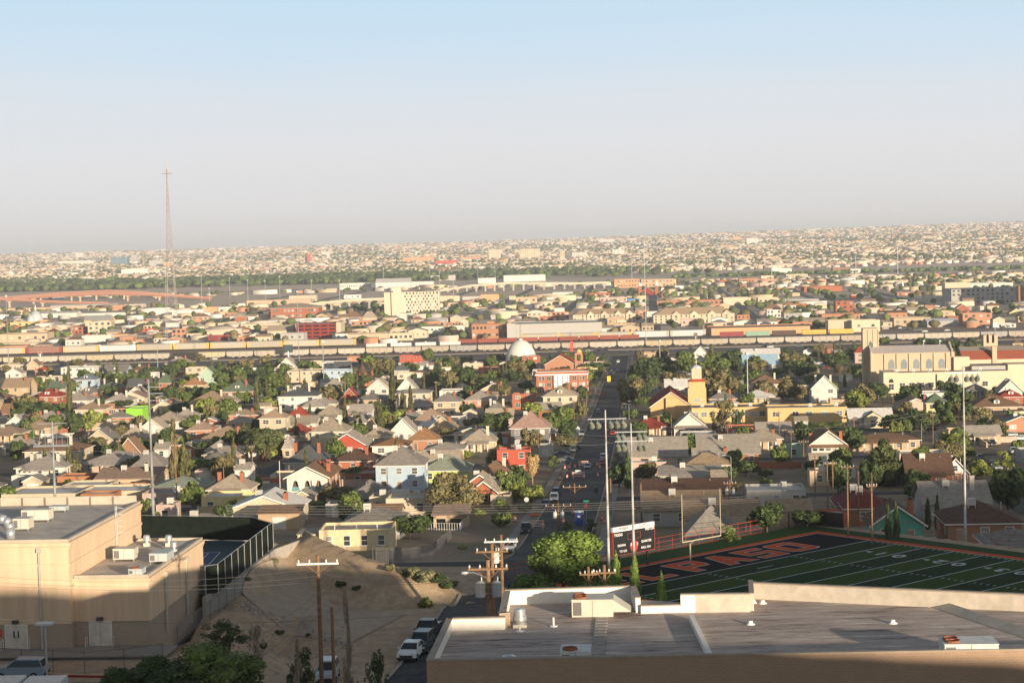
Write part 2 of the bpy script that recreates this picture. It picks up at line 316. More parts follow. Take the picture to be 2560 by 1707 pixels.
# ---------------- house builder ----------------
RC={'lg':('light grey shingles',(.40,.35,.295)),'be':('beige shingles',(.43,.355,.265)),'gr':('grey shingles',(.26,.235,.205)),'dg':('dark grey shingles',(.13,.135,.14)),
 'br':('brown shingles',(.26,.16,.10)),'db':('dark brown shingles',(.14,.085,.062)),'ta':('tan shingles',(.40,.29,.19)),'or':('orange brown shingles',(.38,.20,.10)),
 're':('red shingles',(.33,.07,.045)),'gn':('green shingles',(.14,.18,.12)),'lgn':('grey green shingles',(.33,.36,.28)),'bl':('blue grey shingles',(.22,.26,.31)),
 'wh':('white coated roof',(.66,.62,.57)),'pk':('pinkish shingles',(.40,.26,.21)),'lb':('light blue roof',(.33,.48,.58)),'rr':('bright red tiles',(.50,.11,.05)),'gt':('grey tar roof',(.36,.34,.32)),'tn':('brown tar roof',(.33,.23,.17)),'sil':('silver metal roof',(.5,.52,.55))}
WC={'wh':('white walls',(.64,.60,.54)),'cr':('cream walls',(.58,.48,.345)),'ta':('tan walls',(.52,.40,.27)),'bk':('red brick walls',(.38,.14,.08)),'ob':('orange brick walls',(.44,.225,.135)),
 'tb':('tan brick walls',(.50,.36,.23)),'pk':('pink walls',(.54,.40,.33)),'gr':('grey walls',(.42,.40,.37)),'lb':('light blue walls',(.38,.47,.54)),'lm':('lime walls',(.42,.50,.16)),
 'tq':('turquoise walls',(.20,.48,.45)),'ye':('yellow walls',(.62,.50,.26)),'rd':('red walls',(.45,.10,.065)),'dgy':('dark grey walls',(.17,.165,.16)),'or':('orange walls',(.60,.34,.19)),
 'gn':('pale green walls',(.42,.55,.42)),'gy':('golden yellow walls',(.64,.42,.20)),'lim':('bright green walls',(.30,.62,.07)),'bw':('brown walls',(.30,.17,.10)),'blu':('blue walls',(.10,.28,.55)),'dr':('dark red walls',(.27,.05,.04)),'bb':('brown block walls',(.36,.17,.09)),'tg':('greenish walls',(.10,.36,.27))}
def rmat(k): n,c=RC[k]; return mat(n,c,.85,'shingle' if 'shingle' in n else ('tile' if 'tile' in n else 'plain'),.16,1.2)
def wmat(k): n,c=WC[k]; return mat(n,c,.9,'brick' if 'brick' in n else 'plain',.09,1.0)
m_chim=mat('chimney brick',(.36,.13,.075),.9,'brick'); m_chw=mat('painted chimney',(.62,.55,.45),.9)
m_cool=mat('cooler casing',(.60,.57,.50),.6,var=.08)
WCACHE={}
def window_mesh(w,h,style=0):
    k=(round(w,1),round(h,1),style)
    if k not in WCACHE:
        mb=MB(); t=.09
        mb.box(-w/2-t,w/2+t,-.07,.02,-h/2-t,-h/2,0); mb.box(-w/2-t,w/2+t,-.07,.02,h/2,h/2+t,0)
        mb.box(-w/2-t,-w/2,-.07,.02,-h/2,h/2,0); mb.box(w/2,w/2+t,-.07,.02,-h/2,h/2,0)
        mb.box(-w/2,w/2,-.05,.02,-.04,.04,0)
        if w>1.4: mb.box(-.04,.04,-.048,.02,-h/2,h/2,0)
        mb.quad((-w/2,-.03,-h/2),(w/2,-.03,-h/2),(w/2,-.03,h/2),(-w/2,-.03,h/2),1)
        WCACHE[k]=mb.mesh('window',[m_trim,m_glass])
    return WCACHE[k]
def add_window(par,x,y,z,w=1.1,h=1.3,face='f'):
    r={'f':0,'r':PI/2,'l':-PI/2,'b':PI}[face]
    return obj('window',window_mesh(w,h),par,(x,y,z),r)
def doorm(w=1,h=2.1):
    k=('d',w)
    if k not in WCACHE:
        mb=MB(); mb.box(-w/2,w/2,-.05,.02,0,h,0); mb.box(-w/2-.09,-w/2,-.08,.02,0,h+.09,1); mb.box(w/2,w/2+.09,-.08,.02,0,h+.09,1); mb.box(-w/2,w/2,-.08,.02,h,h+.09,1)
        WCACHE[k]=mb.mesh('door',[mat('door paint',(.30,.20,.14),.6,rnd=.4),m_trim])
    return WCACHE[k]
def chim_mesh(h,k='b',w=.8):
    kk=('c',round(h),k,w)
    if kk not in WCACHE:
        mb=MB(); mb.box(-w/2,w/2,-.35,.35,-1.5,h,0); mb.box(-w/2-.08,w/2+.08,-.43,.43,h,h+.15,0); mb.box(-.2,.2,-.2,.2,h+.15,h+.4,1)
        WCACHE[kk]=mb.mesh('chimney',[m_chim if k=='b' else m_chw,m_dark])
    return WCACHE[kk]
def cooler_mesh():
    if 'cool' not in WCACHE:
        mb=MB(); mb.box(-.6,.6,-.55,.55,.35,1.4,0)
        for i in range(5): mb.box(-.5,.5,-.57,-.55,.5+i*.16,.56+i*.16,1)
        for sx in(-.5,.5):
            for sy in(-.45,.45): mb.box(sx-.04,sx+.04,sy-.04,sy+.04,-.4,.35,0)
        WCACHE['cool']=mb.mesh('roof_cooler',[m_cool,m_galv])
    return WCACHE['cool']
def roof_part(par,kind,w,d,h,rise,rk,o=.55,name='roof',wk=None):
    mb=MB(); x0,x1,y0,y1=-w/2-o,w/2+o,-o,d+o; t=.18
    if kind=='h':
        W2,D2=w+2*o,d+2*o
        if W2>=D2: rx=(W2-D2)/2*.9+.2; A=(-rx,d/2,h+rise); B=(rx,d/2,h+rise)
        else: ry=(D2-W2)/2*.9+.2; A=(0,d/2-ry,h+rise); B=(0,d/2+ry,h+rise)
        b=[(x0,y0,h),(x1,y0,h),(x1,y1,h),(x0,y1,h)]; c=[(q[0],q[1],h-t) for q in b]
        if W2>=D2: mb.add(b+[A,B],[(0,1,5,4),(1,2,5),(2,3,4,5),(3,0,4)])
        else: mb.add(b+[A,B],[(0,1,4),(1,2,5,4),(2,3,5),(3,0,4,5)])
        mb.add(b+c,[(0,4,5,1),(1,5,6,2),(2,6,7,3),(3,7,4,0)],1); mb.add(c,[(3,2,1,0)],1)
    elif kind=='g':
        s=rise/(w/2); ze=h-o*s
        for sg in(-1,1):
            p=[(0,h+rise),(sg*(w/2+o),ze),(sg*(w/2+o),ze+.2),(0,h+rise+.22)]
            if sg<0: p=p[::-1]
            mb.yprism(p[::-1] if sg>0 else p[::-1],y0,y1)
            q=[(0,h+rise-.05),(sg*(w/2+o),ze-.05),(sg*(w/2+o),ze+.22),(0,h+rise+.24)]
            mb.yprism(q if sg<0 else q[::-1],y0-.06,y0+.02,1)
    elif kind=='s':
        s=rise/(d/2); ze=h-o*s
        mb.xprism([(y0,ze),(d/2,h+rise),(d/2,h+rise+.2),(y0,ze+.2)],x0,x1); mb.xprism([(d/2,h+rise),(y1,ze),(y1,ze+.2),(d/2,h+rise+.2)],x0,x1)
    elif kind=='f':
        mb.quad((-w/2+.25,.25,h-.45),(w/2-.25,.25,h-.45),(w/2-.25,d-.25,h-.45),(-w/2+.25,d-.25,h-.45))
    ob=mb.build(name,[rmat(rk),m_trim],par); return ob
def walls_part(par,kind,w,d,h,rise,wk,name='wall',top='gt'):
    mb=MB(); zb=-2.5
    if kind=='f':
        b=[(-w/2,0),(w/2,0),(w/2,d),(-w/2,d)]; i_=[(-w/2+.25,.25),(w/2-.25,.25),(w/2-.25,d-.25),(-w/2+.25,d-.25)]
        vs=[(*p,zb) for p in b]+[(*p,h) for p in b]+[(*p,h) for p in i_]+[(*p,h-.45) for p in i_]; fs=[]
        for i in range(4):
            j=(i+1)%4; fs+=[(i,j,4+j,4+i),(8+i,4+i,4+j,8+j),(12+i,8+i,8+j,12+j)]
        mb.add(vs,fs)
    else:
        mb.add([(-w/2,0,zb),(w/2,0,zb),(w/2,d,zb),(-w/2,d,zb),(-w/2,0,h),(w/2,0,h),(w/2,d,h),(-w/2,d,h)],[(0,1,5,4),(1,2,6,5),(2,3,7,6),(3,0,4,7)])
        if kind=='g': mb.add([(-w/2,0,h),(w/2,0,h),(0,0,h+rise)],[(0,1,2)]); mb.add([(-w/2,d,h),(w/2,d,h),(0,d,h+rise)],[(2,1,0)])
        if kind=='s': mb.add([(w/2,0,h),(w/2,d,h),(w/2,d/2,h+rise)],[(0,1,2)]); mb.add([(-w/2,0,h),(-w/2,d,h),(-w/2,d/2,h+rise)],[(2,1,0)])
    return mb.build(name,wmat(wk),par)
RN={'h':'hip','g':'gable','s':'gable','f':'flat'}
FOOT=[]  # plan footprints x,y,r
GRPH='houses on the slope below'
def house(loc,w,d,h,kind,rise,rk,wk,feat='',label=None,side='r',detail=True,name='house',cat='house',grp=GRPH,rot=None,desc=None,nw=None,sto=None):
    x=loc
    if kind!='f' and name=='house' and len(feat)<4:
        if random.random()<.4 and 't' not in feat: feat+='t'
        if random.random()<.25 and 'a' not in feat: feat+='a'
        if random.random()<.42 and 'p' not in feat and kind in 'hs' and h<4 and loc[1]<1000: feat+='p'
    st=sto or (2 if h>4.6 else 1)
    rn=RC[rk][0].split(' ')[0:2]; rcol=' '.join([q for q in rn if q not in('shingles','roof','coated','tiles','tar')]) or rn[0]
    wn=WC[wk][0].replace(' walls','')
    if desc is None:
        if kind=='f': desc='flat roofed %s %s'%(wn,'two storey house' if st==2 else cat)
        else: desc='%s %s with %s %s roof'%(wn,'two storey '+cat if st==2 else cat,rcol,RN[kind])
    r=root(name,loc,-GA if rot is None else rot,label or desc,cat,grp,desc=label is None)
    FOOT.append((loc[0]+d/2*gs,loc[1]+d/2,max(w,d)*.55))
    walls_part(r,kind,w,d,h,rise,wk)
    roof_part(r,kind,w,d,h,rise,rk,.55 if w>5 else .3)
    if detail:
        n=nw or max(1,int(w/3.6)); dn=random.randrange(n) if n>1 else -1
        for s in range(st):
            z=h*(s+.56)/st if st>1 else 1.65
            for i in range(n):
                xx=-w/2+w*(i+.5)/n
                if s==0 and i==dn and 'n' not in feat: obj('door',doorm(),r,(xx,0,.02)); continue
                add_window(r,xx,0,z,1.2 if w/n<4.5 else 1.9,1.35)
            m=max(1,int(d/5.5))
            for i in range(m): add_window(r,w/2 if side=='r' else -w/2,d*(i+.5)/m,z,1.1,1.2,side)
    if kind!='f' and ('c' in feat or 'C' in feat):
        k='b' if 'c' in feat else 'w'
        for j in range(feat.count('c')+feat.count('C')):
            cx=(.28 if j%2==0 else -.3)*w; obj('chimney',chim_mesh(rise*.75+.6,k),r,(cx,d*(.3+.1*j),h+rise*.25))
    if 'a' in feat:
        if kind=='f': obj('roof_cooler',cooler_mesh(),r,(w*.15,d*.45,h-.35))
        else: obj('roof_cooler',cooler_mesh(),r,(-w*.12,d*.34,h+rise*.72))
    if 'd' in feat:
        mb=MB(); dw,dh=1.9,1.1; zz=h+rise*.3; yy=d*.12 if kind!='s' else d*.15
        mb.box(-dw/2,dw/2,yy,yy+2.2,zz-.2,zz+dh,0); mb.yprism([(-dw/2-.2,zz+dh),(dw/2+.2,zz+dh),(0,zz+dh+.7)],yy-.2,yy+2.6,1); mb.box(-.4,.4,yy-.03,yy,zz+.15,zz+dh-.15,2)
        mb.build('dormer',[m_trim,rmat(rk),m_glass],r)
    if 'p' in feat:
        pw=w*.62 if 'P' not in feat else w; pd=2.3; ph=2.6
        mb=MB(); mb.add([(-pw/2-.3,-pd-.3,ph),(pw/2+.3,-pd-.3,ph),(pw/2+.3,-.03,ph+.75),(-pw/2-.3,-.03,ph+.75),(-pw/2-.3,-pd-.3,ph-.18),(pw/2+.3,-pd-.3,ph-.18),(pw/2+.3,-.03,ph+.5),(-pw/2-.3,-.03,ph+.5)],[(0,1,2,3),(7,6,5,4),(0,4,5,1),(1,5,6,2),(3,7,4,0),(2,6,7,3)])
        mb.build('porch_roof',rmat(rk),r)
        for i in range(4):
            xx=-pw/2+pw*i/3; q=MB(); q.box(-.12,.12,-.12,.12,-.2,ph-.1); q.build('porch_post',m_trim,r,(xx,-pd,0))
        q=MB(); q.box(-pw/2-.1,pw/2+.1,-pd-.15,-.02,-2.2,.12); q.build('porch_floor',m_conc,r)
    if 't' in feat: # vent pipes
        for k in range(2):
            q=MB(); q.cyl(0,0,-.6,.7,.09,n=6); q.build('vent_pipe',m_galv,r,(w*(.1+.2*k)*(1 if k else -1),d*.4,h+rise*.7))
    return r
def H(c,xl,xr,ye,yr,kind='h',rk='lg',wk='wh',st=1,feat='',dr=1.05,label=None,landmark=None):
    x0,y0=cp(c,xl,ye); x1,y1=cp(c,xr,ye); _,y2=cp(c,xr,yr); h=3.0 if st==1 else 5.9
    if kind=='f': h=3.4 if st==1 else 6.4
    p=gp((x0+x1)/2,y0,h,272 if c=='3' else 0); D=p.y; s=ppm(D); o=0 if kind=='f' else .55
    wtot=(x1-x0)/s; w=max(3,wtot-2*o); d=min(15,max(6,w*dr))
    look=(CZ-p.z)/D; rise=0
    if kind!='f':
        app=(y0-y2)/s; dd=(min(w,d)/2 if kind=='h' else (0 if kind=='g' else d/2))
        if kind=='h' and w>=d: dd=d/2
        rise=min(5.0,max(1.2,(app-dd*look)))
    z=p.z-h; L=(p.x,p.y,z); side='r' if x0<1450 else 'l'
    return house(L,w,d,h,kind,rise,rk,wk,feat,label,side,detail=True)
LM={}
HL='''A 1495 1735 213 150 h be bk 1 c
A 1160 1400 275 228 h br bk 1 c
A 925 1160 290 222 s gr lb 1 d
A 310 445 275 238 h rr ob 1 -
A 235 360 230 180 g br ta 1 -
A 40 200 300 262 g lg wh 1 -
A 1420 1575 392 295 h gn bk 2 a
A 1790 1990 335 250 g gn gn 2 -
A 680 870 362 305 h bl lb 2 d
A 1660 1860 412 335 h or ye 2 C
A 1140 1390 452 345 s dg bk 1 dc
A 880 1100 432 375 h gn bk 1 CC
A 430 600 437 375 s gn gr 1 c
A 10 270 430 345 s ta tb 2 c
A 2010 2300 470 335 h gn bk 2 cd
A 1140 1330 492 430 g be wh 1 -
A 275 560 517 440 h re bk 2 dc
A 690 890 482 420 h gr bk 1 d
A 530 830 552 470 h lg wh 1 ca
A 0 120 592 505 h db bk 1 -
A 935 1200 552 480 h lg wh 1 C
A 1710 2090 567 462 h ta ta 2 C
A 2040 2170 562 490 h lg bk 1 -
A 670 950 632 560 h ta cr 1 C
A 930 1215 705 642 h gr bk 1 a
A 590 790 737 660 h gr ta 1 p
A 255 590 742 640 h lg bk 1 ccp
A 30 265 772 690 g lg wh 1 t
A 1580 1795 692 622 h lg tq 1 C
A 1375 1660 742 645 h be wh 1 t
A 1265 1500 802 720 g be wh 1 -
A 0 100 662 580 s br bk 1 -
A 2060 2300 747 690 h lg tb 1 a
A 650 780 862 815 h br ta 1 -
A 770 1045 912 815 g gr cr 1 pa
A 1095 1330 882 770 h be cr 1 C
A 1800 2260 902 780 h ta ta 1 Cc
A 200 740 1012 910 h br cr 1 C
A 0 290 962 870 h lg cr 1 c
A 1060 1290 1012 895 g br bw 1 -
A 1390 1550 992 930 s lg wh 1 -
A 1860 2150 1002 890 h lg wh 1 t
A 1700 1820 957 920 g lg bk 1 -
A 120 610 1162 1050 h lg wh 1 CCa
A 730 1290 1117 1005 h lg pk 1 at
A 1180 1510 1152 1005 h gr ta 1 a
A 1730 2140 1132 1020 h gr wh 1 t
A 850 1440 1262 1160 s tn ta 1 aC
A 1870 2290 1362 1215 h be cr 1 cc
A 1350 1860 1342 1240 h lgn ta 1 -
A 2120 2300 1180 1120 s lg wh 2 -
B 190 370 237 150 g lg wh 1 -
B 700 860 262 195 s dg gr 1 -
B 1250 1390 277 210 h dg gr 1 -
B 1000 1230 442 355 g be wh 2 p
B 1280 1470 442 345 g lg wh 1 -
B 620 800 412 345 h lg cr 1 C
B 190 560 512 430 h dg wh 2 CC
B 1220 1585 487 440 h lg cr 2 a
B 770 930 522 440 g re bk 1 p
B 1605 1870 562 470 h gr ta 2 pc
B 1890 2180 547 455 h lg ob 1 cc
B 2080 2310 642 560 h gr wh 1 CC
B 15 280 712 625 h ta cr 2 C
B 250 500 722 595 h re wh 1 -
B 270 480 842 755 h re ta 1 -
B 520 800 692 590 h be wh 1 t
B 485 840 832 700 h be cr 2 Ca
B 840 1060 662 585 s lg wh 1 -
B 845 1090 752 675 h lg wh 1 t
B 980 1090 792 720 g ta tb 1 -
B 970 1240 872 785 h be wh 1 a
B 1200 1480 842 715 g lg wh 1 a
B 1420 1740 742 615 h tn cr 1 -
B 1560 1830 802 700 g ta ta 1 ca
B 1370 1670 912 790 h or ob 1 a
B 1040 1400 962 890 h or wh 1 -
B 630 1030 967 855 g lg rd 1 at
B 225 345 992 870 h lg ta 1 -
B 1520 1900 997 925 h lg tb 1 pa
B 1860 2190 927 805 h be ta 1 C
B 240 660 1112 950 h dg gr 1 cCt
B 670 1100 1102 985 h db bk 1 ca
B 1065 1540 1142 960 h gr lb 2 at
B 1490 1950 1187 1040 h lgn lm 1 at
B 2020 2340 1202 1090 h br ta 1 C
B 840 1195 1402 1265 h gr ta 1 -
B 1870 2210 1332 1230 g be bk 1 a
C 270 600 512 410 h be cr 2 dc
C 310 545 692 605 h br ta 1 -
C -30 350 802 640 h pk dgy 2 c
C 1090 1420 787 700 h re cr 1 ca
C 1465 1780 787 668 g lg wh 1 pP
C 1050 1610 1057 880 s lg pk 1 t
C 1680 2270 1032 855 s lg bw 1 ta
C 1330 1920 1232 1140 s lg gr 1 ta
C 1800 1980 1252 1210 s be ob 1 -
C 1160 2000 1392 1260 s db bw 1 at
C 1170 1930 1542 1368 s ta gr 1 tt
C 1930 2260 1552 1445 h ta ta 1 t
C 2100 2430 222 130 s lb wh 1 -
C 1650 1800 202 150 g lg wh 1 -
C 1250 1400 492 430 h gr gr 1 -
C 2150 2480 402 310 h br cr 2 C
C 2220 2560 842 745 s lg wh 1 t
D 385 640 437 320 g dg wh 2 CC
D 1430 1650 572 480 h gn ye 2 -
D 1850 2340 607 500 h br tb 1 d
D 2100 2340 517 440 h re bk 1 d
D 730 1400 912 840 h br ta 1 t
D 1250 1700 1217 1030 s db bk 1 a
D 1400 2050 1482 1280 s lg gr 1 Ca
D 610 1080 1502 1330 h dr2 bw 1 a
D 2100 2330 465 365 g lg wh 1 a
D 1810 2010 455 395 h gr gr 1 -
3 1810 2360 292 135 h db bw 1 a
3 1290 1690 302 180 g db tg 1 c
3 600 910 205 130 s ta gr 1 -
3 0 440 402 160 h gr gr 1 -
3 2080 2560 440 330 h gr rd 1 -
3 1110 1430 190 50 h dr2 bw 1 a
2 0 430 287 180 h gr gr 1 a
2 870 1090 80 10 g be bk 1 -
2 60 320 100 10 h gr gr 1 -
T 1190 1270 935 885 h re pk 2 C
T 970 1060 905 880 s br bk 1 -
T 420 690 960 905 s wh wh 1 -
T 90 190 935 890 g lg wh 2 -
T 2270 2352 870 845 h br tb 1 -'''
RC['dr2']=('dark red shingles',(.22,.06,.05))
for ln in HL.split('\n'):
    c,a,b,e,r_,k,rk,wk,st,ft=ln.split()
    H(c,float(a),float(b),float(e),float(r_),k,rk,wk,int(st),'' if ft=='-' else ft)
# flat roofed ones : c xl xr ytop(front) storeys roof wall feat
FLT='''A 0 700 1400 1 wh cr -
A 700 1290 1375 1 wh cr -
A 730 1040 1400 1 wh bb -
A 1040 1310 1330 1 wh bb -
A 0 175 1380 1 wh bb -
A 560 990 1318 1 wh cr -
A 100 315 1235 1 gt wh -
A 1830 2334 1425 1 wh ye -
B -180 80 1425 1 wh ye -
A 550 860 248 2 wh wh a
A 1235 1420 302 1 wh wh -
A 1690 1855 250 2 wh cr -
A 280 520 340 1 wh cr a
A 0 330 222 1 wh cr -
A 515 835 1240 1 tn bb -
A 1290 1730 1392 1 gt pk at
A 1420 1580 1500 1 gt pk a
B 490 600 190 1 wh cr -
B 600 830 200 2 lb wh -
B 830 950 150 1 gt ob -
B 1190 1360 160 1 lb wh -
B 20 340 265 1 gt cr -
B 280 600 280 2 gt cr a
B 600 850 275 2 wh lb -
B 1285 1440 300 1 be cr -
B 1885 2060 212 1 wh cr a
B 2030 2230 250 1 wh bk -
B 1745 1910 705 1 wh wh -
B 1030 1200 1425 1 gt cr a
B 1180 1600 1440 1 wh cr at
B 1180 1370 1392 1 wh wh -
B 0 180 300 1 gt tb -
C 90 250 145 2 wh bk -
C 0 215 490 2 wh bk aa
C 1200 1430 112 1 tn tb a
C 650 860 205 1 wh pk -
C 590 780 255 2 rr ye -
C 1090 1410 1110 1 wh pk a
C 240 365 960 1 wh gr -
C -140 160 1000 2 wh rd a
D 240 410 420 1 wh cr -
D 1200 1630 1035 1 wh cr -
D 380 560 1190 1 wh ta a
D 160 310 960 1 gt gn -
3 455 860 65 1 wh gr a
A 2150 2334 262 1 wh wh -
A 1850 2334 530 1 gt wh -
D 565 700 540 1 tn ta -
D 1340 1660 482 1 wh wh -
B 2250 2334 130 1 wh wh -'''
for ln in FLT.split('\n'):
    c,a,b,e,st,rk,wk,ft=ln.split()
    H(c,float(a),float(b),float(e),float(e),'f',rk,wk,int(st),'' if ft=='-' else ft,dr=.8)
# ---------------- near left: sand coloured hall ----------------
def txt(s,size,m,parent,loc,rot=(PI/2,0,0),ext=.01,off=0.0,name='lettering',ax='CENTER',sx=1.0):
    c=bpy.data.curves.new(name,'FONT'); c.body=s; c.size=size; c.extrude=ext; c.offset=off; c.align_x=ax; c.align_y='CENTER'; c.materials.append(m)
    t_=bpy.data.objects.new(name,c); COL.objects.link(t_); me=bpy.data.meshes.new_from_object(t_); bpy.data.objects.remove(t_); o=bpy.data.objects.new(name,me); COL.objects.link(o); o.location=loc; o.rotation_euler=rot; o.scale=(sx,1,1)
    if parent is not None: o.parent=parent
    return o
m_stuc=mat('peach stucco',(.68,.50,.34),.9,'streak',.09,1.3,rnd=0); m_cmu=mat('tan block wall',(.40,.31,.235),.95,'brick',.08,rnd=0)
m_memb=mat('grey roof membrane',(.56,.50,.44),.9,var=.16,sc_=.5,rnd=0)
m_ac=mat('cream machine casing',(.62,.57,.47),.5,var=.05); m_acg=mat('grey machine casing',(.45,.48,.46),.5,var=.05)
m_grille=mat('coil grille',(.16,.15,.14),.6)
A=rz(371,1443,50.2); GR=-GA
hall=root('school_hall',(A.x,A.y,44),GR,'sand coloured school hall with stepped flat roofs and two pairs of cream doors','building')
def hallp(name,mb,m): return mb.build(name,m,hall)
zt=9.7; zl=6.2
mb=MB(); mb.box(-7,0,0,21,2.3,zl); mb.box(-42,-7,-1,23.5,2.3,zt); hallp('wall',mb,m_stuc)
mb=MB(); mb.box(-6.95,-.05,.05,20.95,-2,2.3); mb.box(-41.9,-6.95,-.95,23.4,-2,2.3); hallp('base_wall',mb,m_cmu)
mb=MB()
def band(x0,x1,y0,y1,z,h,o):
    mb.box(x0-o,x1+o,y0-o,y0+.001,z,z+h); mb.box(x1-.001,x1+o,y0+.001,y1,z,z+h)
for z,h,o in((zt-.35,.35,.22),(zt-.6,.2,.12),(zt-2.2,.25,.1),(zt-4.3,.25,.12),(2.25,.12,.05)): band(-42,-7,-1,23.5,z,h,o)
for z,h,o in((zl-.32,.32,.2),(zl-.55,.2,.1),(2.25,.12,.05)): band(-6.8,0,0,21,z,h,o)
hallp('cornice',mb,m_stuc)
mb=MB()
for (x0,x1,y0,y1,z) in((-42,-7,-1,23.5,zt),(-6.9,0,0,21,zl)):
    t=.32
    mb.box(x0,x1,y0,y0+t,z,z+.28); mb.box(x1-t,x1,y0+t,y1-t,z,z+.28); mb.box(x0,x1,y1-t,y1,z,z+.28)
mb.box(-42,-7.3,23.0,23.2,zt+.0,zt+.9)
hallp('parapet',mb,mat('tan metal coping',(.50,.43,.34),.6,rnd=0))
mb=MB(); mb.box(-41.7,-7.35,-.6,23,zt,zt+.03); mb.box(-6.85,-.35,.35,20.6,zl,zl+.03); hallp('roof',mb,m_memb)
mb=MB()
for i in range(14): mb.box(-41+i*2.4,-41+i*2.4+.16,22.9,23.0,zt+.05,zt+.85)
hallp('parapet_flashing',mb,mat('weathered flashing',(.22,.18,.15),.8))
def doors(x,w,h,y,glass):
    d=MB(); d.box(x-w/2-.1,x+w/2+.1,y-.07,y,0,h+.1,0); dd=d.build('door_frame',m_trim,hall)
    for s in(-1,1):
        q=MB(); q.box(x+(s*w/4)-w/4+.02,x+(s*w/4)+w/4-.02,y-.11,y-.07,.02,h,0)
        if glass: q.box(x+s*.2-.06,x+s*.2+.06,y-.13,y-.11,h*.5,h*.78,1)
        lf=q.build('door',[mat('cream door paint',(.62,.55,.47),.6,rnd=0),m_dark],hall)
        k=MB(); k.rod((x+s*.08,y-.18,h*.46),(x+s*.08,y-.18,h*.54),.025); k.build('handle',m_galv,lf)
    for s in(-1,1):
        q=MB(); q.path([(x+s*(w/2+.25),y-.15,0),(x+s*(w/2+.25),y-.15,.9),(x+s*(w/2+.25),y-.75,.9),(x+s*(w/2+.25),y-.75,0)],.035); q.build('hand_rail',m_trim,hall)
    q=MB(); q.box(x-.28,x+.28,y-.35,y-.02,h+.2,h+.5); q.build('door_lamp',mat('dark lamp housing',(.06,.055,.05),.5),hall)
doors(-4.6,1.95,2.15,0,False); doors(-12.1,1.95,2.15,-1,True)
q=MB(); q.box(-21.5,-17.1,-1.06,-1.0,zt-3.9,zt-2.7,0)
for i in range(9): q.box(-21.5+i*.55,-21.45+i*.55,-1.09,-1.06,zt-3.9,zt-2.7,1)
for i in range(3): q.box(-21.5,-17.1,-1.085,-1.06,zt-3.9+i*.6-.02,zt-3.87+i*.6,1)
q.build('window',[m_glass,m_trim],hall)
for (x,y,z0,z1) in((-9.7,-1.1,0,zt-.9),(.12,5.5,0,zl-.9),(.12,13.5,0,zl-.9)):
    q=MB(); q.box(x-.09,x+.09,y-.09,y+.09,z0,z1); q.box(x-.22,x+.22,y-.16,y+.16,z1,z1+.45); q.build('downpipe',mat('pale downpipe',(.48,.44,.38),.6),hall)
q=MB(); q.box(-13.9,-13.45,-1.02,-1.0,1.1,1.8); q.build('notice',mat('red notice',(.55,.09,.07),.8),hall)
q=MB()
for s in(-.25,.25): q.rod((-6.85,14+s,zl),(-6.85,14+s,zt+1.1),.03)
for i in range(14): q.rod((-6.85,13.75,zl+.3+i*.33),(-6.85,14.25,zl+.3+i*.33),.02)
for i in range(5):
    z=zl+2.0+i*.6; P=[(-6.85+.75*sin(t),14+.4*cos(t),z) for t in np.linspace(0,PI,7)]; q.path(P,.02,4)
q.build('roof_ladder',m_steelw,hall)
q=MB(); q.box(-45,2.5,-4.2,-1,-.12,.02); q.box(-9,2.5,-1,0,-.12,.02); o=q.build('walkway',m_walk,None,(A.x,A.y,44),GR); stru(o)
def fan_unit(c,xl,xr,yt,yb,zr,label,dep=1.6,m=None,grp='machines on the flat roofs',legs=True,fans=0,hood=0,hh=None,name='air_conditioner',cat='air conditioner'):
    x0,y0=cp(c,xl,yb); x1,y1=cp(c,xr,yt); p=rz((x0+x1)/2,y0,zr); s=ppm(p.y); w=(x1-x0)/s; h=(y0-y1)/s
    look=(CZ-zr)/p.y; h=hh or max(.4,(h-dep*look)); 
    r=root(name,p,GR,label,cat,grp); l=.22 if legs else .05
    q=MB(); q.box(-w/2,w/2,0,dep,l,h,0); q.box(-w/2-.03,w/2+.03,-.03,dep+.03,h,h+.05,0)
    for i in range(1,max(2,int(w/1.0))): q.box(-w/2+i*w/max(2,int(w/1.0))-.012,-w/2+i*w/max(2,int(w/1.0))+.012,-.01,0,l,h,1)
    q.build('casing',[m or m_ac,m_grille],r)
    q=MB(); q.box(-w/2+.08,-w/2+min(.6,w*.3),-.02,0,l+.1,h-.12); q.build('grille',m_grille,r)
    for k in range(fans):
        q=MB(); q.lathe(0,0,[(.42,h+.05),(.42,h+.16),(.34,h+.16),(.34,h+.1)]); q.add([(.34*cos(t),.34*sin(t),h+.1) for t in np.linspace(0,2*PI,12,endpoint=False)],[tuple(range(12))])
        q.build('fan',mat('rusty fan guard',(.30,.12,.07),.8),r,(-w/2+.5+(k%2)*.0,dep*.3+.65*k,0))
    if hood:
        q=MB(); q.xprism([(0,h),(dep,h),(dep,h-.7),(0,h-.7)],w/2,w/2+.01); q.add([(w/2,0,h),(w/2,dep,h),(w/2+hood,dep,l+.3),(w/2+hood,0,l+.3),(w/2,0,l+.3),(w/2,dep,l+.3)],[(0,3,2,1),(0,4,3),(1,2,5),(4,5,2,3)]); q.build('hood',m or m_ac,r)
    if legs:
        for sx in(-1,1):
            for sy in(.1,dep-.1):
                q=MB(); q.box(sx*(w/2-.08)-.04,sx*(w/2-.08)+.04,sy-.04,sy+.04,0,l); q.build('leg',m_galv,r)
    return r
ZT=44+zt+.03; ZL=44+zl+.03
fan_unit('1',145,335,190,288,ZT,'large cream rooftop unit in front of the dark flashing on the hall roof')
fan_unit('1',335,450,170,222,ZT,'grey rooftop box farthest back on the hall roof',1.2,m_acg)
fan_unit('1',88,198,248,350,ZT,'cream rooftop unit joined to the silver duct on the hall')
fan_unit('1',772,920,452,556,ZL,'cream rooftop unit left on the lower roof of the hall')
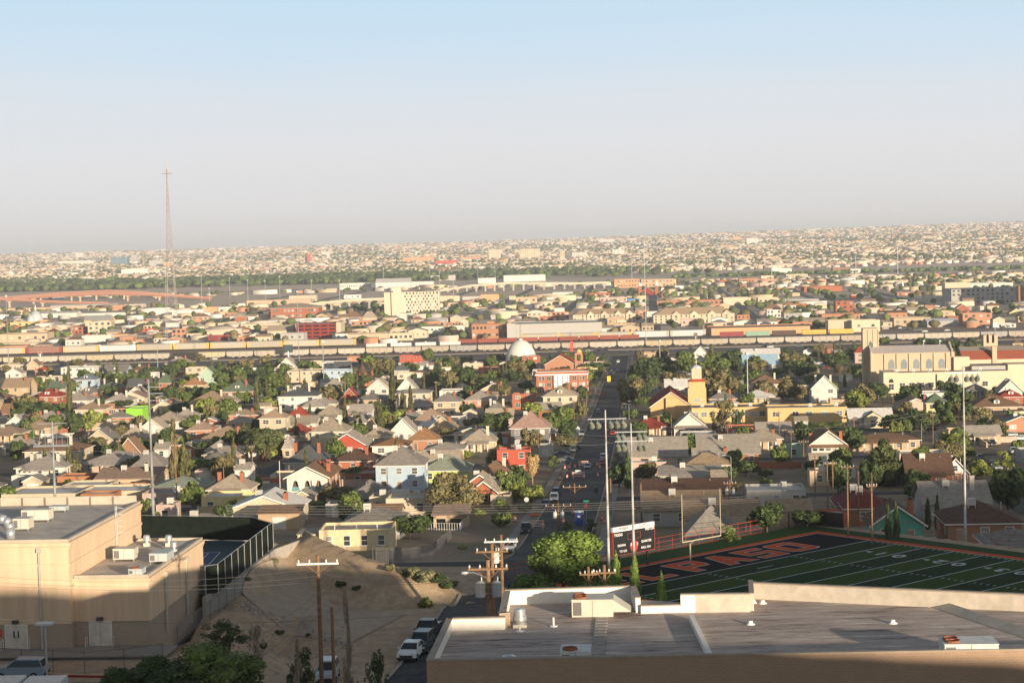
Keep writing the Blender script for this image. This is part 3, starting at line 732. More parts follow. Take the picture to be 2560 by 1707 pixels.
fan_unit('1',1020,1145,470,572,ZL,'grey green rooftop unit right on the lower roof of the hall',2.6,m_acg)
fan_unit('1',878,973,590,662,ZL,'small two tiered rooftop unit nearest the edge of the lower hall roof',1.4,m_acg,fans=1)
p=rz(*cp('1',40,400),ZT); r=root('duct',p,GR,'curved silver duct at the frame edge of the hall roof','duct')
q=MB(); P=[(-4,0,1.9),(-.6,0,1.9),(0,0,1.75),(.35,0,1.4),(.45,0,.9),(.45,0,0)]; q.path(P,.42,12); q.build('pipe',m_galv,r,smooth=True)
for i,(a,b,t,e) in enumerate(((985,1025,400,450),(1135,1175,405,450),(1170,1210,455,495))):
    x0,y0=cp('1',(a+b)/2,e); p=rz(x0,y0,ZL); r=root('exhaust_fan',p,0,['silver mushroom fan by the tennis fence on the lower hall roof','silver mushroom fan behind the grey green rooftop unit','silver mushroom fan right of the grey green rooftop unit'][i],'exhaust fan','mushroom fans on the roofs')
    q=MB(); q.box(-.3,.3,-.3,.3,0,.35); q.build('base',m_ac,r); q=MB(); q.lathe(0,0,[(.2,.35),(.2,.55),(.36,.6),(.34,1.0),(.25,1.12),(0,1.15)]); q.build('hood',m_galv,r,smooth=True)
# tennis court
c1=rz(514,1486,45.06); c2=rz(545,1481.5,45.06); c3=rz(682,1368,45.06); c4=rz(627,1352,45.06); c5=rz(330,1347,45.06)
q=MB(); q.add([c1,c2,c3,c4,c5,(c5.x,c1.y+8,45.06)],[(0,1,2,3,4,5)]); ct=q.build('tennis_court',mat('blue green court paint',(.025,.06,.065),.7,rnd=0)); stru(ct)
q=MB(); bx=c4.x-6; by=(c1.y+c4.y)/2
q.box(bx-9,bx+3.6,by-6,by+9,45.07,45.085); q.build('court_surface',mat('blue court paint',(.02,.05,.14),.7,rnd=0),ct)
q=MB()
for (a,b,c,d) in((-9,3.6,-6,-5.9),(-9,3.6,1,1.08),(-9,3.6,8.9,9),(3.5,3.6,-6,9),(2.2,2.3,-6,9)): q.box(bx+a,bx+b,by+c,by+d,45.09,45.1)
q.build('court_line',m_white,ct)
m_screen=mat('dark green windscreen',(.014,.020,.015),.85,var=.2,rnd=0)
fr=root('court_fence',c2,0,'tall tennis fence hung with dark green windscreen','fence')
def relp(p,z=0): return Vector((p.x-c2.x,p.y-c2.y,z))
segs=[(c1,c2),(c2,c3),(c3,c4),(c4,c5)]
for a,b in segs:
    a2,b2=relp(a),relp(b); q=MB(); q.quad((*a2.xy,.08),(*b2.xy,.08),(*b2.xy,2.85),(*a2.xy,2.85)); nn=(b2-a2).normalized().cross(Vector((0,0,1)))*.03
    q.quad((*(b2+nn).xy,.08),(*(a2+nn).xy,.08),(*(a2+nn).xy,2.85),(*(b2+nn).xy,2.85)); q.build('windscreen',m_screen,fr)
    n=max(1,int((b2-a2).length/2.9)); 
    for i in range(n+1):
        pp=a2.lerp(b2,i/n); e=MB(); e.cyl(pp.x+nn.x*3,pp.y+nn.y*3,0,2.95,.045,n=6); e.build('post',m_galv,fr)
    e=MB(); e.rod((*a2.xy,2.92),(*b2.xy,2.92),.03); e.build('rail',m_galv,fr)
q=MB(); w1=rz(514,1494,45); w2=rz(603,1440,45); w3=rz(688,1374,45); w4=rz(750,1352,45)
for a,b in((w1,w2),(w2,w3),(w3,w4)):
    nn=(b-a).normalized().cross(Vector((0,0,1)))*.35
    q.add([(a.x,a.y,38),(b.x,b.y,38),(b.x,b.y,45.1),(a.x,a.y,45.1),(a.x-nn.x,a.y-nn.y,38),(b.x-nn.x,b.y-nn.y,38),(b.x-nn.x,b.y-nn.y,45.1),(a.x-nn.x,a.y-nn.y,45.1)],[(0,1,2,3),(5,4,7,6),(3,2,6,7),(1,5,6,2),(0,3,7,4)])
o=q.build('retaining_wall',m_conc); tag(o,'pale concrete retaining wall below the tennis fence','wall')
def chain(name,pts,h,label,m_post,dz=0,step=2.6,grp=None,meshm=None,rails=(1.0,),post_r=.035):
    r=root(name,pts[0],0,label,'fence',grp); O=Vector(pts[0])
    for a,b in zip(pts[:-1],pts[1:]):
        a=Vector(a)-O; b=Vector(b)-O; n=max(1,int((b-a).length/step))
        for i in range(n+1):
            if i==n and b!=Vector(pts[-1])-O: continue
            q=MB(); c=a.lerp(b,i/n); q.cyl(c.x,c.y,c.z-.5,c.z+h,post_r,n=5); q.build('post',m_post,r)
        for k in rails: q=MB(); q.rod(a+Vector((0,0,h*k)),b+Vector((0,0,h*k)),post_r*.75,5); q.build('rail',m_post,r)
        if meshm: q=MB(); q.quad(a,b,b+Vector((0,0,h)),a+Vector((0,0,h))); q.build('wire_mesh',meshm,r)
    return r
m_chain=mat('chain link',(.22,.22,.22),.6,rnd=0)
nt=m_chain.node_tree; bs=nt.nodes['Principled BSDF']; bs.inputs['Alpha'].default_value=.28
m_post=mat('dark fence post',(.12,.11,.10),.7)
chain('chain_link_fence',[gp(*cp('1',1215,1140)),gp(*cp('1',1440,960)),gp(*cp('1',1660,782))],2.0,'chain link fence climbing beside the hall towards the tennis court',m_post,meshm=m_chain,grp='chain link fences')
chain('chain_link_fence',[gp(*cp('1',-60,1290)),gp(*cp('1',580,1322)),gp(*cp('1',850,1300)),gp(*cp('1',1115,1262))],1.9,'chain link fence between the car park and the hall doors',m_post,meshm=m_chain,grp='chain link fences')
chain('chain_link_fence',[gp(*cp('2',225,560)),gp(*cp('2',480,540)),gp(*cp('2',630,515)),gp(*cp('2',760,400))],1.7,'chain link fence around the dirt yard beside the yellow flat house',m_post,meshm=m_chain,grp='chain link fences')
q=MB(); 
for k in range(14):
    a=gp(*cp('1',40+k*85,1337+k*1.6)); b=gp(*cp('1',40+(k+1)*85,1338.6+k*1.6)); q.add([a+Vector((0,0,-.2)),b+Vector((0,0,-.2)),b+Vector((0,0,.16)),a+Vector((0,0,.16)),a+Vector((0,.18,.16)),b+Vector((0,.18,.16))],[(0,1,2,3),(3,2,5,4)])
o=q.build('kerb',mat('red kerb paint',(.30,.05,.04),.8)); stru(o)
# ---------------- near right: brick building roof ----------------
ZR=56.5; m_brk=mat('brown wall brick',(.37,.26,.18),.9,'brick',.08,rnd=0); m_cap=mat('brown coping',(.33,.27,.21),.7,rnd=0); m_inn=mat('white inner parapet',(.80,.76,.68),.8,var=.04,rnd=0)
m_bei=mat('beige roofing felt',(.52,.46,.38),.9,var=.12,sc_=1.2,rnd=0)
m_tar=mat('weathered mauve roof felt',(.30,.255,.235),.9,'plain',.25,.35,rnd=0)
ntt=m_tar.node_tree; _n=ntt.nodes; _l=ntt.links
tcn=[x for x in _n if x.type=='TEX_COORD'][0]; nz=_n.new('ShaderNodeTexNoise'); mp=_n.new('ShaderNodeMapping'); mp.inputs['Scale'].default_value=(.3,1.6,1); nz.inputs['Scale'].default_value=.8; nz.inputs['Detail'].default_value=7; nz.inputs['Roughness'].default_value=.82
_l.new(tcn.outputs['Object'],mp.inputs[0]); _l.new(mp.outputs[0],nz.inputs['Vector']); cr=_n.new('ShaderNodeValToRGB'); cr.color_ramp.elements[0].position=.36; cr.color_ramp.elements[0].color=(.15,.115,.095,1); cr.color_ramp.elements[1].position=.45; cr.color_ramp.elements[1].color=(.40,.33,.29,1)
e=cr.color_ramp.elements.new(.56); e.color=(.50,.42,.37,1); e=cr.color_ramp.elements.new(.66); e.color=(.72,.64,.57,1)
_l.new(nz.outputs['Fac'],cr.inputs[0]); _l.new(cr.outputs[0],_n['Principled BSDF'].inputs['Base Color'])
nb=root('brick_building',(0,105,47),0,'brown brick building with a weathered flat roof and white inner parapets nearest the camera','building')
def L(x,y,z): return (x,y-105,z-47)
def wall_seg(name,a,b,z0,z1,t,m,inner=None,cap=True,side=1):
    a=Vector((a[0],a[1],0)); b=Vector((b[0],b[1],0)); n=(b-a).normalized().cross(Vector((0,0,1)))*t*side
    q=MB(); P=[a,b,b+n,a+n]; q.add([L(p.x,p.y,z0) for p in P]+[L(p.x,p.y,z1) for p in P],[(0,1,5,4),(1,2,6,5),(3,0,4,7),(0,3,2,1)],0); 
    q.add([L(p.x,p.y,z0) for p in P]+[L(p.x,p.y,z1) for p in P],[(2,3,7,6)],1)
    P2=[a-n*.12,b-n*.12,b+n*1.12,a+n*1.12]
    q.add([L(p.x,p.y,z1) for p in P2]+[L(p.x,p.y,z1+.08) for p in P2],[(0,1,5,4),(1,2,6,5),(2,3,7,6),(3,0,4,7),(4,5,6,7),(0,3,2,1)],2)
    return q.build(name,[m,inner or m,m_cap],nb)
# outer footprint
FL=(-5.05,100.0); 
yf=100.0
q=MB(); q.add([L(-4.9,100.3,ZR),L(42,98.8,ZR),L(42,111,ZR),L(31,113.8,ZR),L(14.9,119.6,ZR),L(14.6,116,ZR),L(8,119.3,ZR),L(-.6,119.0,ZR),L(-.8,111.6,ZR),L(-4.2,111.4,ZR)],[tuple(range(10))]); q.build('roof',m_tar,nb)
wall_seg('front_wall',(-5.1,yf),(42.5,yf-1.6),46,57.25,.3,m_brk,m_inn,side=-1)
wall_seg('parapet',(-4.35,111.5),(-5.1,yf+.32),46,57.2,.3,m_brk,m_inn,side=-1)
wall_seg('parapet',(-.85,111.5),(-4.33,111.5),46,57.2,.3,m_brk,m_inn,side=-1)
wall_seg('parapet',(-.9,119.1),(-1.2,111.8),46,57.35,.35,m_brk,m_inn,side=-1)
wall_seg('parapet',(-1.2,111.55),(-.55,111.75),46,57.35,.3,m_brk,m_brk,side=-1)
wall_seg('parapet',(7.5,119.4),(-.9,119.1),46,57.4,.3,m_brk,m_inn,side=-1)
wall_seg('parapet',(7.6,115.2),(7.55,119.4),46,57.4,.3,m_inn,m_inn,side=-1)
wall_seg('parapet',(10.1,115.15),(7.6,115.15),46,56.95,.28,m_inn,m_inn,side=-1)
wall_seg('parapet',(11.0,115.1),(10.1,115.15),46,57.6,.3,m_inn,m_inn,side=-1)
wall_seg('parapet',(14.4,114.8),(11.0,115.1),46,57.6,.3,m_bei,m_bei,side=-1)
wall_seg('parapet',(14.9,119.3),(14.4,114.9),46,57.55,.25,m_bei,m_bei,side=-1)
wall_seg('parapet',(42,108.5),(14.9,119.0),46,57.5,.3,m_brk,m_bei,side=-1)
q=MB(); q.xprism([(0,0),(11.5,0),(11.5,.35),(0,.35)],10.35,10.65); q.build('roof_kerb',m_inn,nb,(0,-4.0,ZR-47))
q=MB()
for i in range(17): q.box(3.85+.06*i,4.6+.06*i,-3.9+i*.85,-3.9+i*.85+.72,ZR-47+.02,ZR-47+.06)
q.build('walkway_pads',mat('worn roof pads',(.34,.31,.28),.9,var=.2),nb)
q=MB(); 
for i in range(10):
    t=i/10; x=26.9-2.9*0+(1-t)*-1.2+2.6*t*0; 
    xa=25.6+ (i*.35); ya=9.6-i*1.05
    q.add([(xa,ya,ZR-47+.02),(xa+.9,ya,ZR-47+.32),(xa+1.25,ya-1.05,ZR-47+.32),(xa+.35,ya-1.05,ZR-47+.02),(xa+1.5,ya,ZR-47+.02),(xa+1.85,ya-1.05,ZR-47+.02)],[(0,3,2,1),(1,2,5,4)])
q.build('expansion_strip',m_bei,nb)
fan_unit('2',1585,1870,772,940,ZR,'large cream rooftop unit with a sloping hood by the white parapet',2.0,grp='machines on the brick building roof',legs=False,fans=2,hood=1.1)
fan_unit('2',1508,1715,1118,1285,ZR,'white box shaped cooler at the front edge of the brick building',1.9,mat('white machine casing',(.66,.66,.62),.5),'machines on the brick building roof',False,1)
fan_unit('3',1812,2180,1100,1256,ZR,'long white rooftop unit with two rusty fans at the right of the brick roof',2.0,mat('white machine casing',(.66,.66,.62),.5),'machines on the brick building roof',False,2,hh=1.05)
p=rz(*cp('2',1230,1000),ZR); r=root('exhaust_fan',p,0,'large silver mushroom fan on the brick building roof','exhaust fan','mushroom fans on the roofs')
q=MB(); q.box(-.42,.42,-.42,.42,0,.18); q.build('base',m_ac,r); q=MB(); q.lathe(0,0,[(.3,.18),(.34,.3),(.42,.42),(.42,.66),(.36,.7),(.36,.95),(.3,1.1),(0,1.15)],18); q.build('hood',m_galv,r,smooth=True)
for k,(x,y,lb) in enumerate(((1460,998,'thin white vent pipe behind the row of roof pads'),(1228,1032,'short white vent pipe in front of the large silver fan'))):
    p=rz(*cp('2',x,y),ZR); q=MB(); q.cyl(0,0,0,.55 if k==0 else .3,.06,n=8); q.cyl(0,0,0,.06,.25,n=8); o=q.build('vent_pipe',m_white,None,p); tag(o,lb,'vent pipe')
p=rz(*cp('2',1155,1250),ZR); q=MB(); q.lathe(0,0,[(.5,0),(.42,.3),(.36,.42),(0,.5)]); o=q.build('roof_vent',m_galv,None,p,smooth=True); tag(o,'low silver dome vent at the front edge of the brick building','roof vent')
for (x,y,lb) in((500,838,'small white roof drain farthest left in the felt'),(565,842,'small white roof drain beside the other by the beige parapet'),(482,985,'small white roof drain in front of the beige wall end'),(1455,978,'small white roof drain in the middle of the felt roof')):
    p=rz(*cp('3',x,y),ZR); q=MB(); q.lathe(0,0,[(.3,0),(.22,.06),(.14,.1),(.14,.22),(0,.24)],8); o=q.build('roof_drain',m_white,None,p); tag(o,lb,'roof drain','drains on the felt roof')
p=rz(*cp('3',1847,1110),ZR+.9); 
# ---------------- football field ----------------
m_t1=mat('dark green turf',(.022,.046,.016),.95,var=.12,rnd=0); m_t2=mat('green turf',(.042,.080,.016),.95,var=.12,rnd=0); m_ez=mat('black turf',(.013,.012,.014),.95,rnd=0); m_ora=mat('orange turf paint',(.60,.10,.03),.9,rnd=0); m_ln=mat('white line paint',(.62,.64,.6),.8,rnd=0)
ZF=38.0
def fq(mb,X0,X1,Y0,Y1,z,mi=0):
    P=[fld(X0,Y0),fld(X1,Y0),fld(X1,Y1),fld(X0,Y1)]; mb.add([(*p,z) for p in P],[(3,2,1,0)],mi)
q=MB(); fq(q,-16,45,-5,54,ZF+.03,0); o=q.build('field',mat('green turf edge',(.03,.075,.022),.95,rnd=0)); stru(o); o['label']='green turf football field with a black end zone'; fo=o
q=MB(); fq(q,-10.6,45,-1.8,50.6,ZF+.045); q.build('field_border',m_ora,fo)
q=MB()
for i in range(10): fq(q,i*4.572,(i+1)*4.572,0,48.8,ZF+.06,i%2)
q.build('turf_stripes',[m_t1,m_t2],fo)
q=MB(); fq(q,-9.144,0,0,48.8,ZF+.06); q.build('end_zone',m_ez,fo)
q=MB()
for i in range(10): fq(q,i*4.572-.09,i*4.572+.09,0,48.8,ZF+.075)
fq(q,-9.3,45,-.15,0,ZF+.075); fq(q,-9.3,-9.144,0,48.8,ZF+.075)
for i in range(50):
    x=i*.9144
    if i%5:
        for y in(.3,16.26-.3,32.5-.3,48): fq(q,x-.07,x+.07,y,y+.65,ZF+.075)
fq(q,2.7,2.85,22.9,25.9,ZF+.075)
q.build('field_line',m_ln,fo)
def ztxt(s,X,Y,size,m,rot,off=.02,sx=1,z=.09,name='yard_number'):
    P=fld(X,Y); return txt(s,size,m,fo,(P[0],P[1],ZF+z),(0,0,rot),.004,off,name,sx=sx)
# letters of the end zone: reading towards -Y, tops towards -X
UPr=math.atan2(-( -cos(FA)),( -sin(FA)))*0+FA+PI/2
LET={'E':[(0,0,1,5),(0,0,3.2,1),(0,2,2.7,1),(0,4,3.2,1)],'L':[(0,0,1,5),(0,0,3.2,1)],'P':[(0,0,1,5),(0,4,3,1),(2.3,2.6,1,2),(0,1.9,3,1)],'A':'A','S':[(0,0,3.2,1),(2.3,.6,.9,2),(0,2.05,3.2,.95),(0,2.5,.9,2),(0,4,3.2,1)],'O':[(0,.4,1,4.2),(2.3,.4,1,4.2),(.4,0,2.5,1),(.4,4,2.5,1)]}
def place_letter(ch,Y0,W,X0=-1.5,Hh=6.1):
    for lay,(mm,gr) in enumerate(((m_ln,.16),(m_ora,0))):
        q=MB(); z=ZF+.075+lay*.012; kx=W/3.3; kz=Hh/5.0
        def pt(a,b): return (*fld(X0-b*kz,Y0-a*kx),z)
        if ch=='A':
            g=gr/kx; P=[(-g,-g),(.95+g,-g),(1.2+g,1-g),(1.2+g,1-g)]
            polys=[[(-g,-g),(1.05+g,-g),(2.0,5+g),(1.2-g,5+g)],[(3.3+g,-g),(2.25-g,-g),(1.3,5+g),(2.1+g,5+g)],[(.8,1.0-g),(2.5,1.0-g),(2.3,2.0+g),(1.0,2.0+g)]]
        else: polys=[[(a-gr/kx,b-gr/kz),(a+w+gr/kx,b-gr/kz),(a+w+gr/kx,b+h+gr/kz),(a-gr/kx,b+h+gr/kz)] for (a,b,w,h) in LET[ch]]
        for k,P in enumerate(polys): q.add([(pt(*v)[0],pt(*v)[1],z+k*.0015) for v in P],[(0,1,2,3)])
        q.build('letter',mm,fo)
for ch,y0,w in(('E',46.5,5.0),('L',40.2,4.6),('P',32.4,5.2),('A',26.2,5.4),('S',19.6,5.0),('O',13.4,5.2)): place_letter(ch,y0,w)
for X,s in((9.144,'10'),(18.288,'20'),(27.43,'30')):
    for ch,dx in((s[0],-1.45),(s[1],1.45)): ztxt(ch,X+dx,7.3,3.0,m_ln,FA+PI,.05,1.1)
    q=MB(); P=[fld(X-3.1,6.8),fld(X-3.1,7.8),fld(X-4.2,7.3)]; q.add([(*p,ZF+.09) for p in P],[(0,1,2)]); q.build('arrow_mark',m_ln,fo)
# goal post
gpb=rz(1726,1401,ZF); g0=root('goal_post',gpb,0,'cream goal post with tall uprights behind the black end zone','goal post')
dY=Vector((fs,-fc,0)) ; mgp=mat('cream yellow paint',(.50,.44,.29),.5)
cb=Vector((0,0,3.05))+Vector((fc,fs,0))*2.1
q=MB(); q.path([(0,0,-.3),(0,0,2.2),Vector((0,0,2.9))+Vector((fc,fs,0))*.9,cb],.11,8); q.build('gooseneck',mgp,g0)
e1=cb-dY*3.55; e2=cb+dY*3.55
q=MB(); q.rod(e1,e2,.08,8); q.build('crossbar',mgp,g0)
for e in(e1,e2): q=MB(); q.rod(e,e+Vector((0,0,6.1)),.055,6); q.build('upright',mgp,g0)
# scoreboard
pL=rd(1533.5,1389,232); pR=rd(1636.5,1373,236.6); ax=Vector((pR.x-pL.x,pR.y-pL.y,0)); wS=ax.length; rS=math.atan2(ax.y,ax.x); hS=70/ppm(234)
sbd=root('scoreboard',(pL.x,pL.y,38),rS,'black football scoreboard with a white header board','scoreboard'); zb=pL.z-38
q=MB(); q.box(0,wS,0,.35,zb,zb+hS*.83); q.build('panel',mat('black board paint',(.012,.012,.014),.5,rnd=0),sbd)
q=MB(); q.box(-.02,wS+.02,-.03,.38,zb+hS*.83,zb+hS); q.build('header',m_white,sbd)
q=MB(); 
for (a,b,c,d) in((-.06,wS+.06,zb-.06,zb),(-.06,0,zb,zb+hS*.83),(wS,wS+.06,zb,zb+hS*.83)): q.box(a,b,-.04,.37,c,d)
q.build('frame',m_redp,sbd)
for x in(wS*.17,wS*.84): q=MB(); q.box(x-.12,x+.12,.1,.3,-.5,zb); q.build('post',mat('black steel',(.02,.02,.02),.6),sbd)
mw=mat('white lettering',(.78,.78,.76),.7,rnd=0); H8=hS*.83
for s,x,z,k in(('TIGERS',.125,.86,.46),('VISITOR',.885,.93,.46),('DOWN',.20,.39,.4),('TO GO',.235,.13,.4),('QUARTER',.80,.42,.4),('BALL ON',.785,.15,.4)):
    txt(s,k,mw,sbd,(wS*x,-.02,zb+H8*z),off=.008)
mbk=mat('black lettering',(.02,.02,.02),.8,rnd=0)
for s,x,z,k in(('A SPECIAL THANKS TO THE',.25,.955,.14),('CLASSES OF 2001, 2002, 2003',.25,.918,.14),('2004 & 2005',.26,.88,.13),('IN MEMORY OF',.76,.955,.17),("'94 MILAN D. PACILLAS",.74,.89,.22)):
    txt(s,k,mbk,sbd,(wS*x,-.045,zb+hS*z),off=.003)
q=MB(); 
for (a,b,c,d) in((.35,.66,.60,.61),(.35,.66,.86,.87),(.35,.355,.60,.87),(.655,.66,.60,.87)): q.box(wS*a,wS*b,-.02,0,zb+H8*c,zb+H8*d)
q.build('clock_frame',mat('orange trim',(.4,.1,.03),.6),sbd)
q=MB(); q.yprism([(wS*.5+.68*cos(t),zb+H8*.28+.78*sin(t)) for t in np.linspace(0,2*PI,10,endpoint=False)],-.02,0); q.build('emblem',mat('red emblem',(.5,.03,.03),.6),sbd)
txt('E',.5,mw,sbd,(wS*.43,-.03,zb+H8*.36),off=.01); txt('S',.5,mw,sbd,(wS*.58,-.03,zb+H8*.36),off=.01)
# railings and windscreen round the field
def fp(X,Y): p=fld(X,Y); return Vector((p[0],p[1],ZF))
chain('field_railing',[fp(-15.5,56),fp(-15.5,30),fp(-15.5,4)],1.9,'dark red railing along the scoreboard end of the field',m_redp,rails=(1,.68,.36,.05),grp='red railings round the field')
chain('field_railing',[fp(-9.5,-6.5),fp(15,-6.5),fp(45,-6.5)],1.9,'dark red railing along the far touchline of the field',m_redp,rails=(1,.5),grp='red railings round the field')
a,b,c=fp(-15.5,4),fp(-15.5,-5.5),fp(-9.7,-6.5)
q=MB(); q.quad(a,b,b+Vector((0,0,2.1)),a+Vector((0,0,2.1))); q.quad(b,c,c+Vector((0,0,2.1)),b+Vector((0,0,2.1)))
for i in range(9):
    p=a.lerp(b,i/8); q.cyl(p.x,p.y,ZF-.3,ZF+2.2,.06,n=5)
o=q.build('dark_windscreen',mat('black mesh screen',(.03,.028,.028),.9,var=.3)); tag(o,'black windscreen fence at the far corner of the field','fence')

# rubble on the bank
rb=random.Random(8); V=[];Fc=[]
for i in range(420):
    t=rb.random()
    if i%4: a=gp(603+t*270+rb.gauss(0,8),1512+t*105+rb.gauss(0,7))
    else: a=gp(rb.uniform(560,900),rb.uniform(1560,1690))
    s_=rb.uniform(.07,.24); o_=len(V)
    V+= [(a.x+s_*dx*rb.uniform(.7,1.2),a.y+s_*dy*rb.uniform(.7,1.2),a.z+dz*s_*.8) for dx,dy,dz in((-1,-1,-.3),(1,-1,-.3),(1,1,-.3),(-1,1,-.3),(-.6,-.6,.8),(.6,-.5,.9),(.6,.6,.7),(-.6,.5,.9))]
    Fc+= [(o_+q_[0],o_+q_[1],o_+q_[2],o_+q_[3]) for q_ in((0,1,5,4),(1,2,6,5),(2,3,7,6),(3,0,4,7),(4,5,6,7))]
o=obj('rubble',fast_mesh('rubble',V,Fc,[mat('pale stones',(.42,.36,.30),.9,var=.3)])); stru(o,'stuff'); o['label']='loose pale stones scattered over the dirt bank'
# ---------------- particular buildings of the near town ----------------
def spc(c,x,y,z=None,D=None):
    a=cp(c,x,y); return rd(*a,D) if D else gp(*a)
def base_at(c,xl,xr,yb,dmin=0):
    x0,y0=cp(c,xl,yb); x1,_=cp(c,xr,yb); p=gp((x0+x1)/2,y0,0,dmin); return p,(x1-x0)/ppm(p.y),ppm(p.y)
# white house with three arches
a0=cp('B',285,1440); p,w,s=base_at('B',285,660,1475)
h=(1475-1245)*CRP['B'][2]/s; r=root('arcaded_house',p,-GA,'white two storey house with three tall arches and a brown roof','house',GRPH); FOOT.append((p.x,p.y+8,9))
d=16; rise=2.2; hh=h
mb=MB(); mb.box(-w/2,w/2,.9,d,-2,hh); mb.add([(-w/2,d,hh),(w/2,d,hh),(0,d,hh+rise)],[(2,1,0)]); mb.build('wall',wmat('bb'),r)
mb=MB(); zf=hh*.44
# front screen with arches : piers and spandrels
xs_=[-w/2,-w/2+w*.10,-w/2+w*.32,-w/2+w*.40,-w/2+w*.60,-w/2+w*.68,-w/2+w*.88,w/2]
for i in(0,2,4,6): mb.box(xs_[i],xs_[i+1],0,.35,zf,hh*.90)
for i in(1,3,5):
    x0,x1=xs_[i],xs_[i+1]; xm=(x0+x1)/2; rr=(x1-x0)*.27; ta=hh*.82
    for sg,xe in((-1,x0),(1,x1)):
        pl=[(xe,zf),(xe+sg*-.0,zf),(xm+sg*rr,ta-.5),(xm+sg*rr*.8,ta),(xm,ta+.25),(xm,hh*.9),(xe,hh*.9)]
        mb.yprism(pl if sg>0 else pl[::-1],0,.35)
mb.box(-w/2,w/2,0,.35,hh*.9,hh); mb.add([(-w/2,0,hh),(w/2,0,hh),(0,0,hh+rise)],[(0,1,2)])
for x in(-w/2,-w*.18,w*.14,w/2-.5): mb.box(x,x+.5,0,.35,-2,zf)
mb.box(-w/2,w/2,0,.9,zf-.35,zf); mb.box(-w/2-.001,-w/2+.3,.35,d,-1,hh)
mb.build('arcade',wmat('wh'),r)
mb=MB(); mb.quad((-w/2+.1,.88,-1),(w/2-.1,.88,-1),(w/2-.1,.88,hh*.9),(-w/2+.1,.88,hh*.9)); mb.build('porch_recess',mat('painted porch shade',(.13,.10,.08),.9),r)  # dark sheet on the back wall, porch shade put into its colour
for i in(1,3,5):
    q=MB(); q.box(xs_[i],xs_[i+1],.12,.2,zf,zf+.95); 
    for k in range(8): xx=xs_[i]+(xs_[i+1]-xs_[i])*k/7; q.box(xx-.02,xx+.02,.08,.12,zf,zf+.95)
    q.build('balcony_rail',mat('teal railing',(.17,.33,.33),.6),r)
q=MB(); q.add([(-.9,-2.2,2.0),(1.3,-2.2,2.0),(1.3,0,3.0),(-.9,0,3.0)],[(0,1,2,3)])
for k in range(6): q.add([(-.9+k*.4,-2.21,2.01),(-.72+k*.4,-2.21,2.01),(-.72+k*.4,0,3.01),(-.9+k*.4,0,3.01)],[(0,1,2,3)],1)
q.build('awning',[m_white,mat('grey stripe',(.3,.3,.28))],r)
for x in(-.8,1.2): q=MB(); q.box(x-.04,x+.04,-2.15,-2.07,-.5,2.0); q.build('awning_post',m_white,r)
roof_part(r,'g',w,d,hh,rise,'br',.7)
for x,y in((w*.2,9),(w*.42,6),(w*.3,13)): obj('chimney',chim_mesh(1.2),r,(x,y,hh+rise*.45))
for y in(3.5,7.5,11.5): add_window(r,w/2,y,hh*.75,1.1,1.5,'r'); add_window(r,w/2,y,hh*.3,1.1,1.5,'r')
# yellow flat house
p,w,s=base_at('2',-70,362,480); sF=s
w=(860-70*0-0)*0+ (362+262)*.3656/s*.0+ (965.5-798)/s
x0=798; p=gp((798+982)/2,1376); s=ppm(p.y); w=(982-798)/s; h=(1376-1322)/s
r=root('flat_yellow_house',p,-GA*.3,'pale yellow flat roofed house with four barred windows and white sills','house',GRPH); FOOT.append((p.x,p.y+5,7))
walls_part(r,'f',w,8,h,0,'ye'); r.children[0].data.materials[0]=mat('pale yellow stucco',(.66,.53,.33),.9,rnd=0)
roof_part(r,'f',w,8,h,0,'lg')
q=MB(); q.box(-w/2-3.6,-w/2,1.2,7,-2,h*.75); q.build('side_room',MATS['pale yellow stucco'],r); q=MB(); q.box(-w/2-3.8,-w/2-.02,1,7.2,h*.75,h*.75+.12); q.build('side_roof',rmat('lg'),r)
for xx in(-.37,-.12,.12,.35):
    o=add_window(r,w*xx,0,h*.48,.95,1.5); 
    q=MB(); q.box(w*xx-.62,w*xx+.62,-.18,.02,h*.48-.92,h*.48-.78); q.build('sill',m_white,r)
for xx in(-.3,.0,.28): q=MB(); q.cyl(w*xx,2+xx,h-.5,h+.5,.06,n=6); q.build('vent_pipe',m_white,r)
add_window(r,-w/2-2,1.2,h*.35,1.0,1.1)
# small tan brick store with a mono pitch roof
p,w,s=base_at('1',1765,2050,335); h=(335-222)*.3656/s
r=root('brick_shed',p,-GA,'small tan brick shed with a pale garage door behind the tennis court','shed'); FOOT.append((p.x,p.y+2,4))
q=MB(); q.box(-w/2,w/2,0,4.5,-1,h); q.add([(w/2,0,h),(w/2,4.5,h),(w/2,4.5,h+.8)],[(0,1,2)]); q.add([(-w/2,0,h),(-w/2,4.5,h),(-w/2,4.5,h+.8)],[(2,1,0)]); q.build('wall',wmat('tb'),r)
q=MB(); q.add([(-w/2-.3,-.3,h-.02),(w/2+.3,-.3,h-.02),(w/2+.3,4.8,h+.9),(-w/2-.3,4.8,h+.9),(-w/2-.3,-.3,h-.15),(w/2+.3,-.3,h-.15),(w/2+.3,4.8,h+.75),(-w/2-.3,4.8,h+.75)],[(0,1,2,3),(0,4,5,1),(1,5,6,2),(7,6,5,4),(3,7,4,0)]); q.build('roof',rmat('br'),r)
q=MB(); q.box(-w*.15,w*.18,-.05,.02,0,h*.75); q.build('garage_door',mat('pale garage door',(.6,.56,.5),.7),r); add_window(r,w/2,2.5,h*.5,.6,1.4,'r')
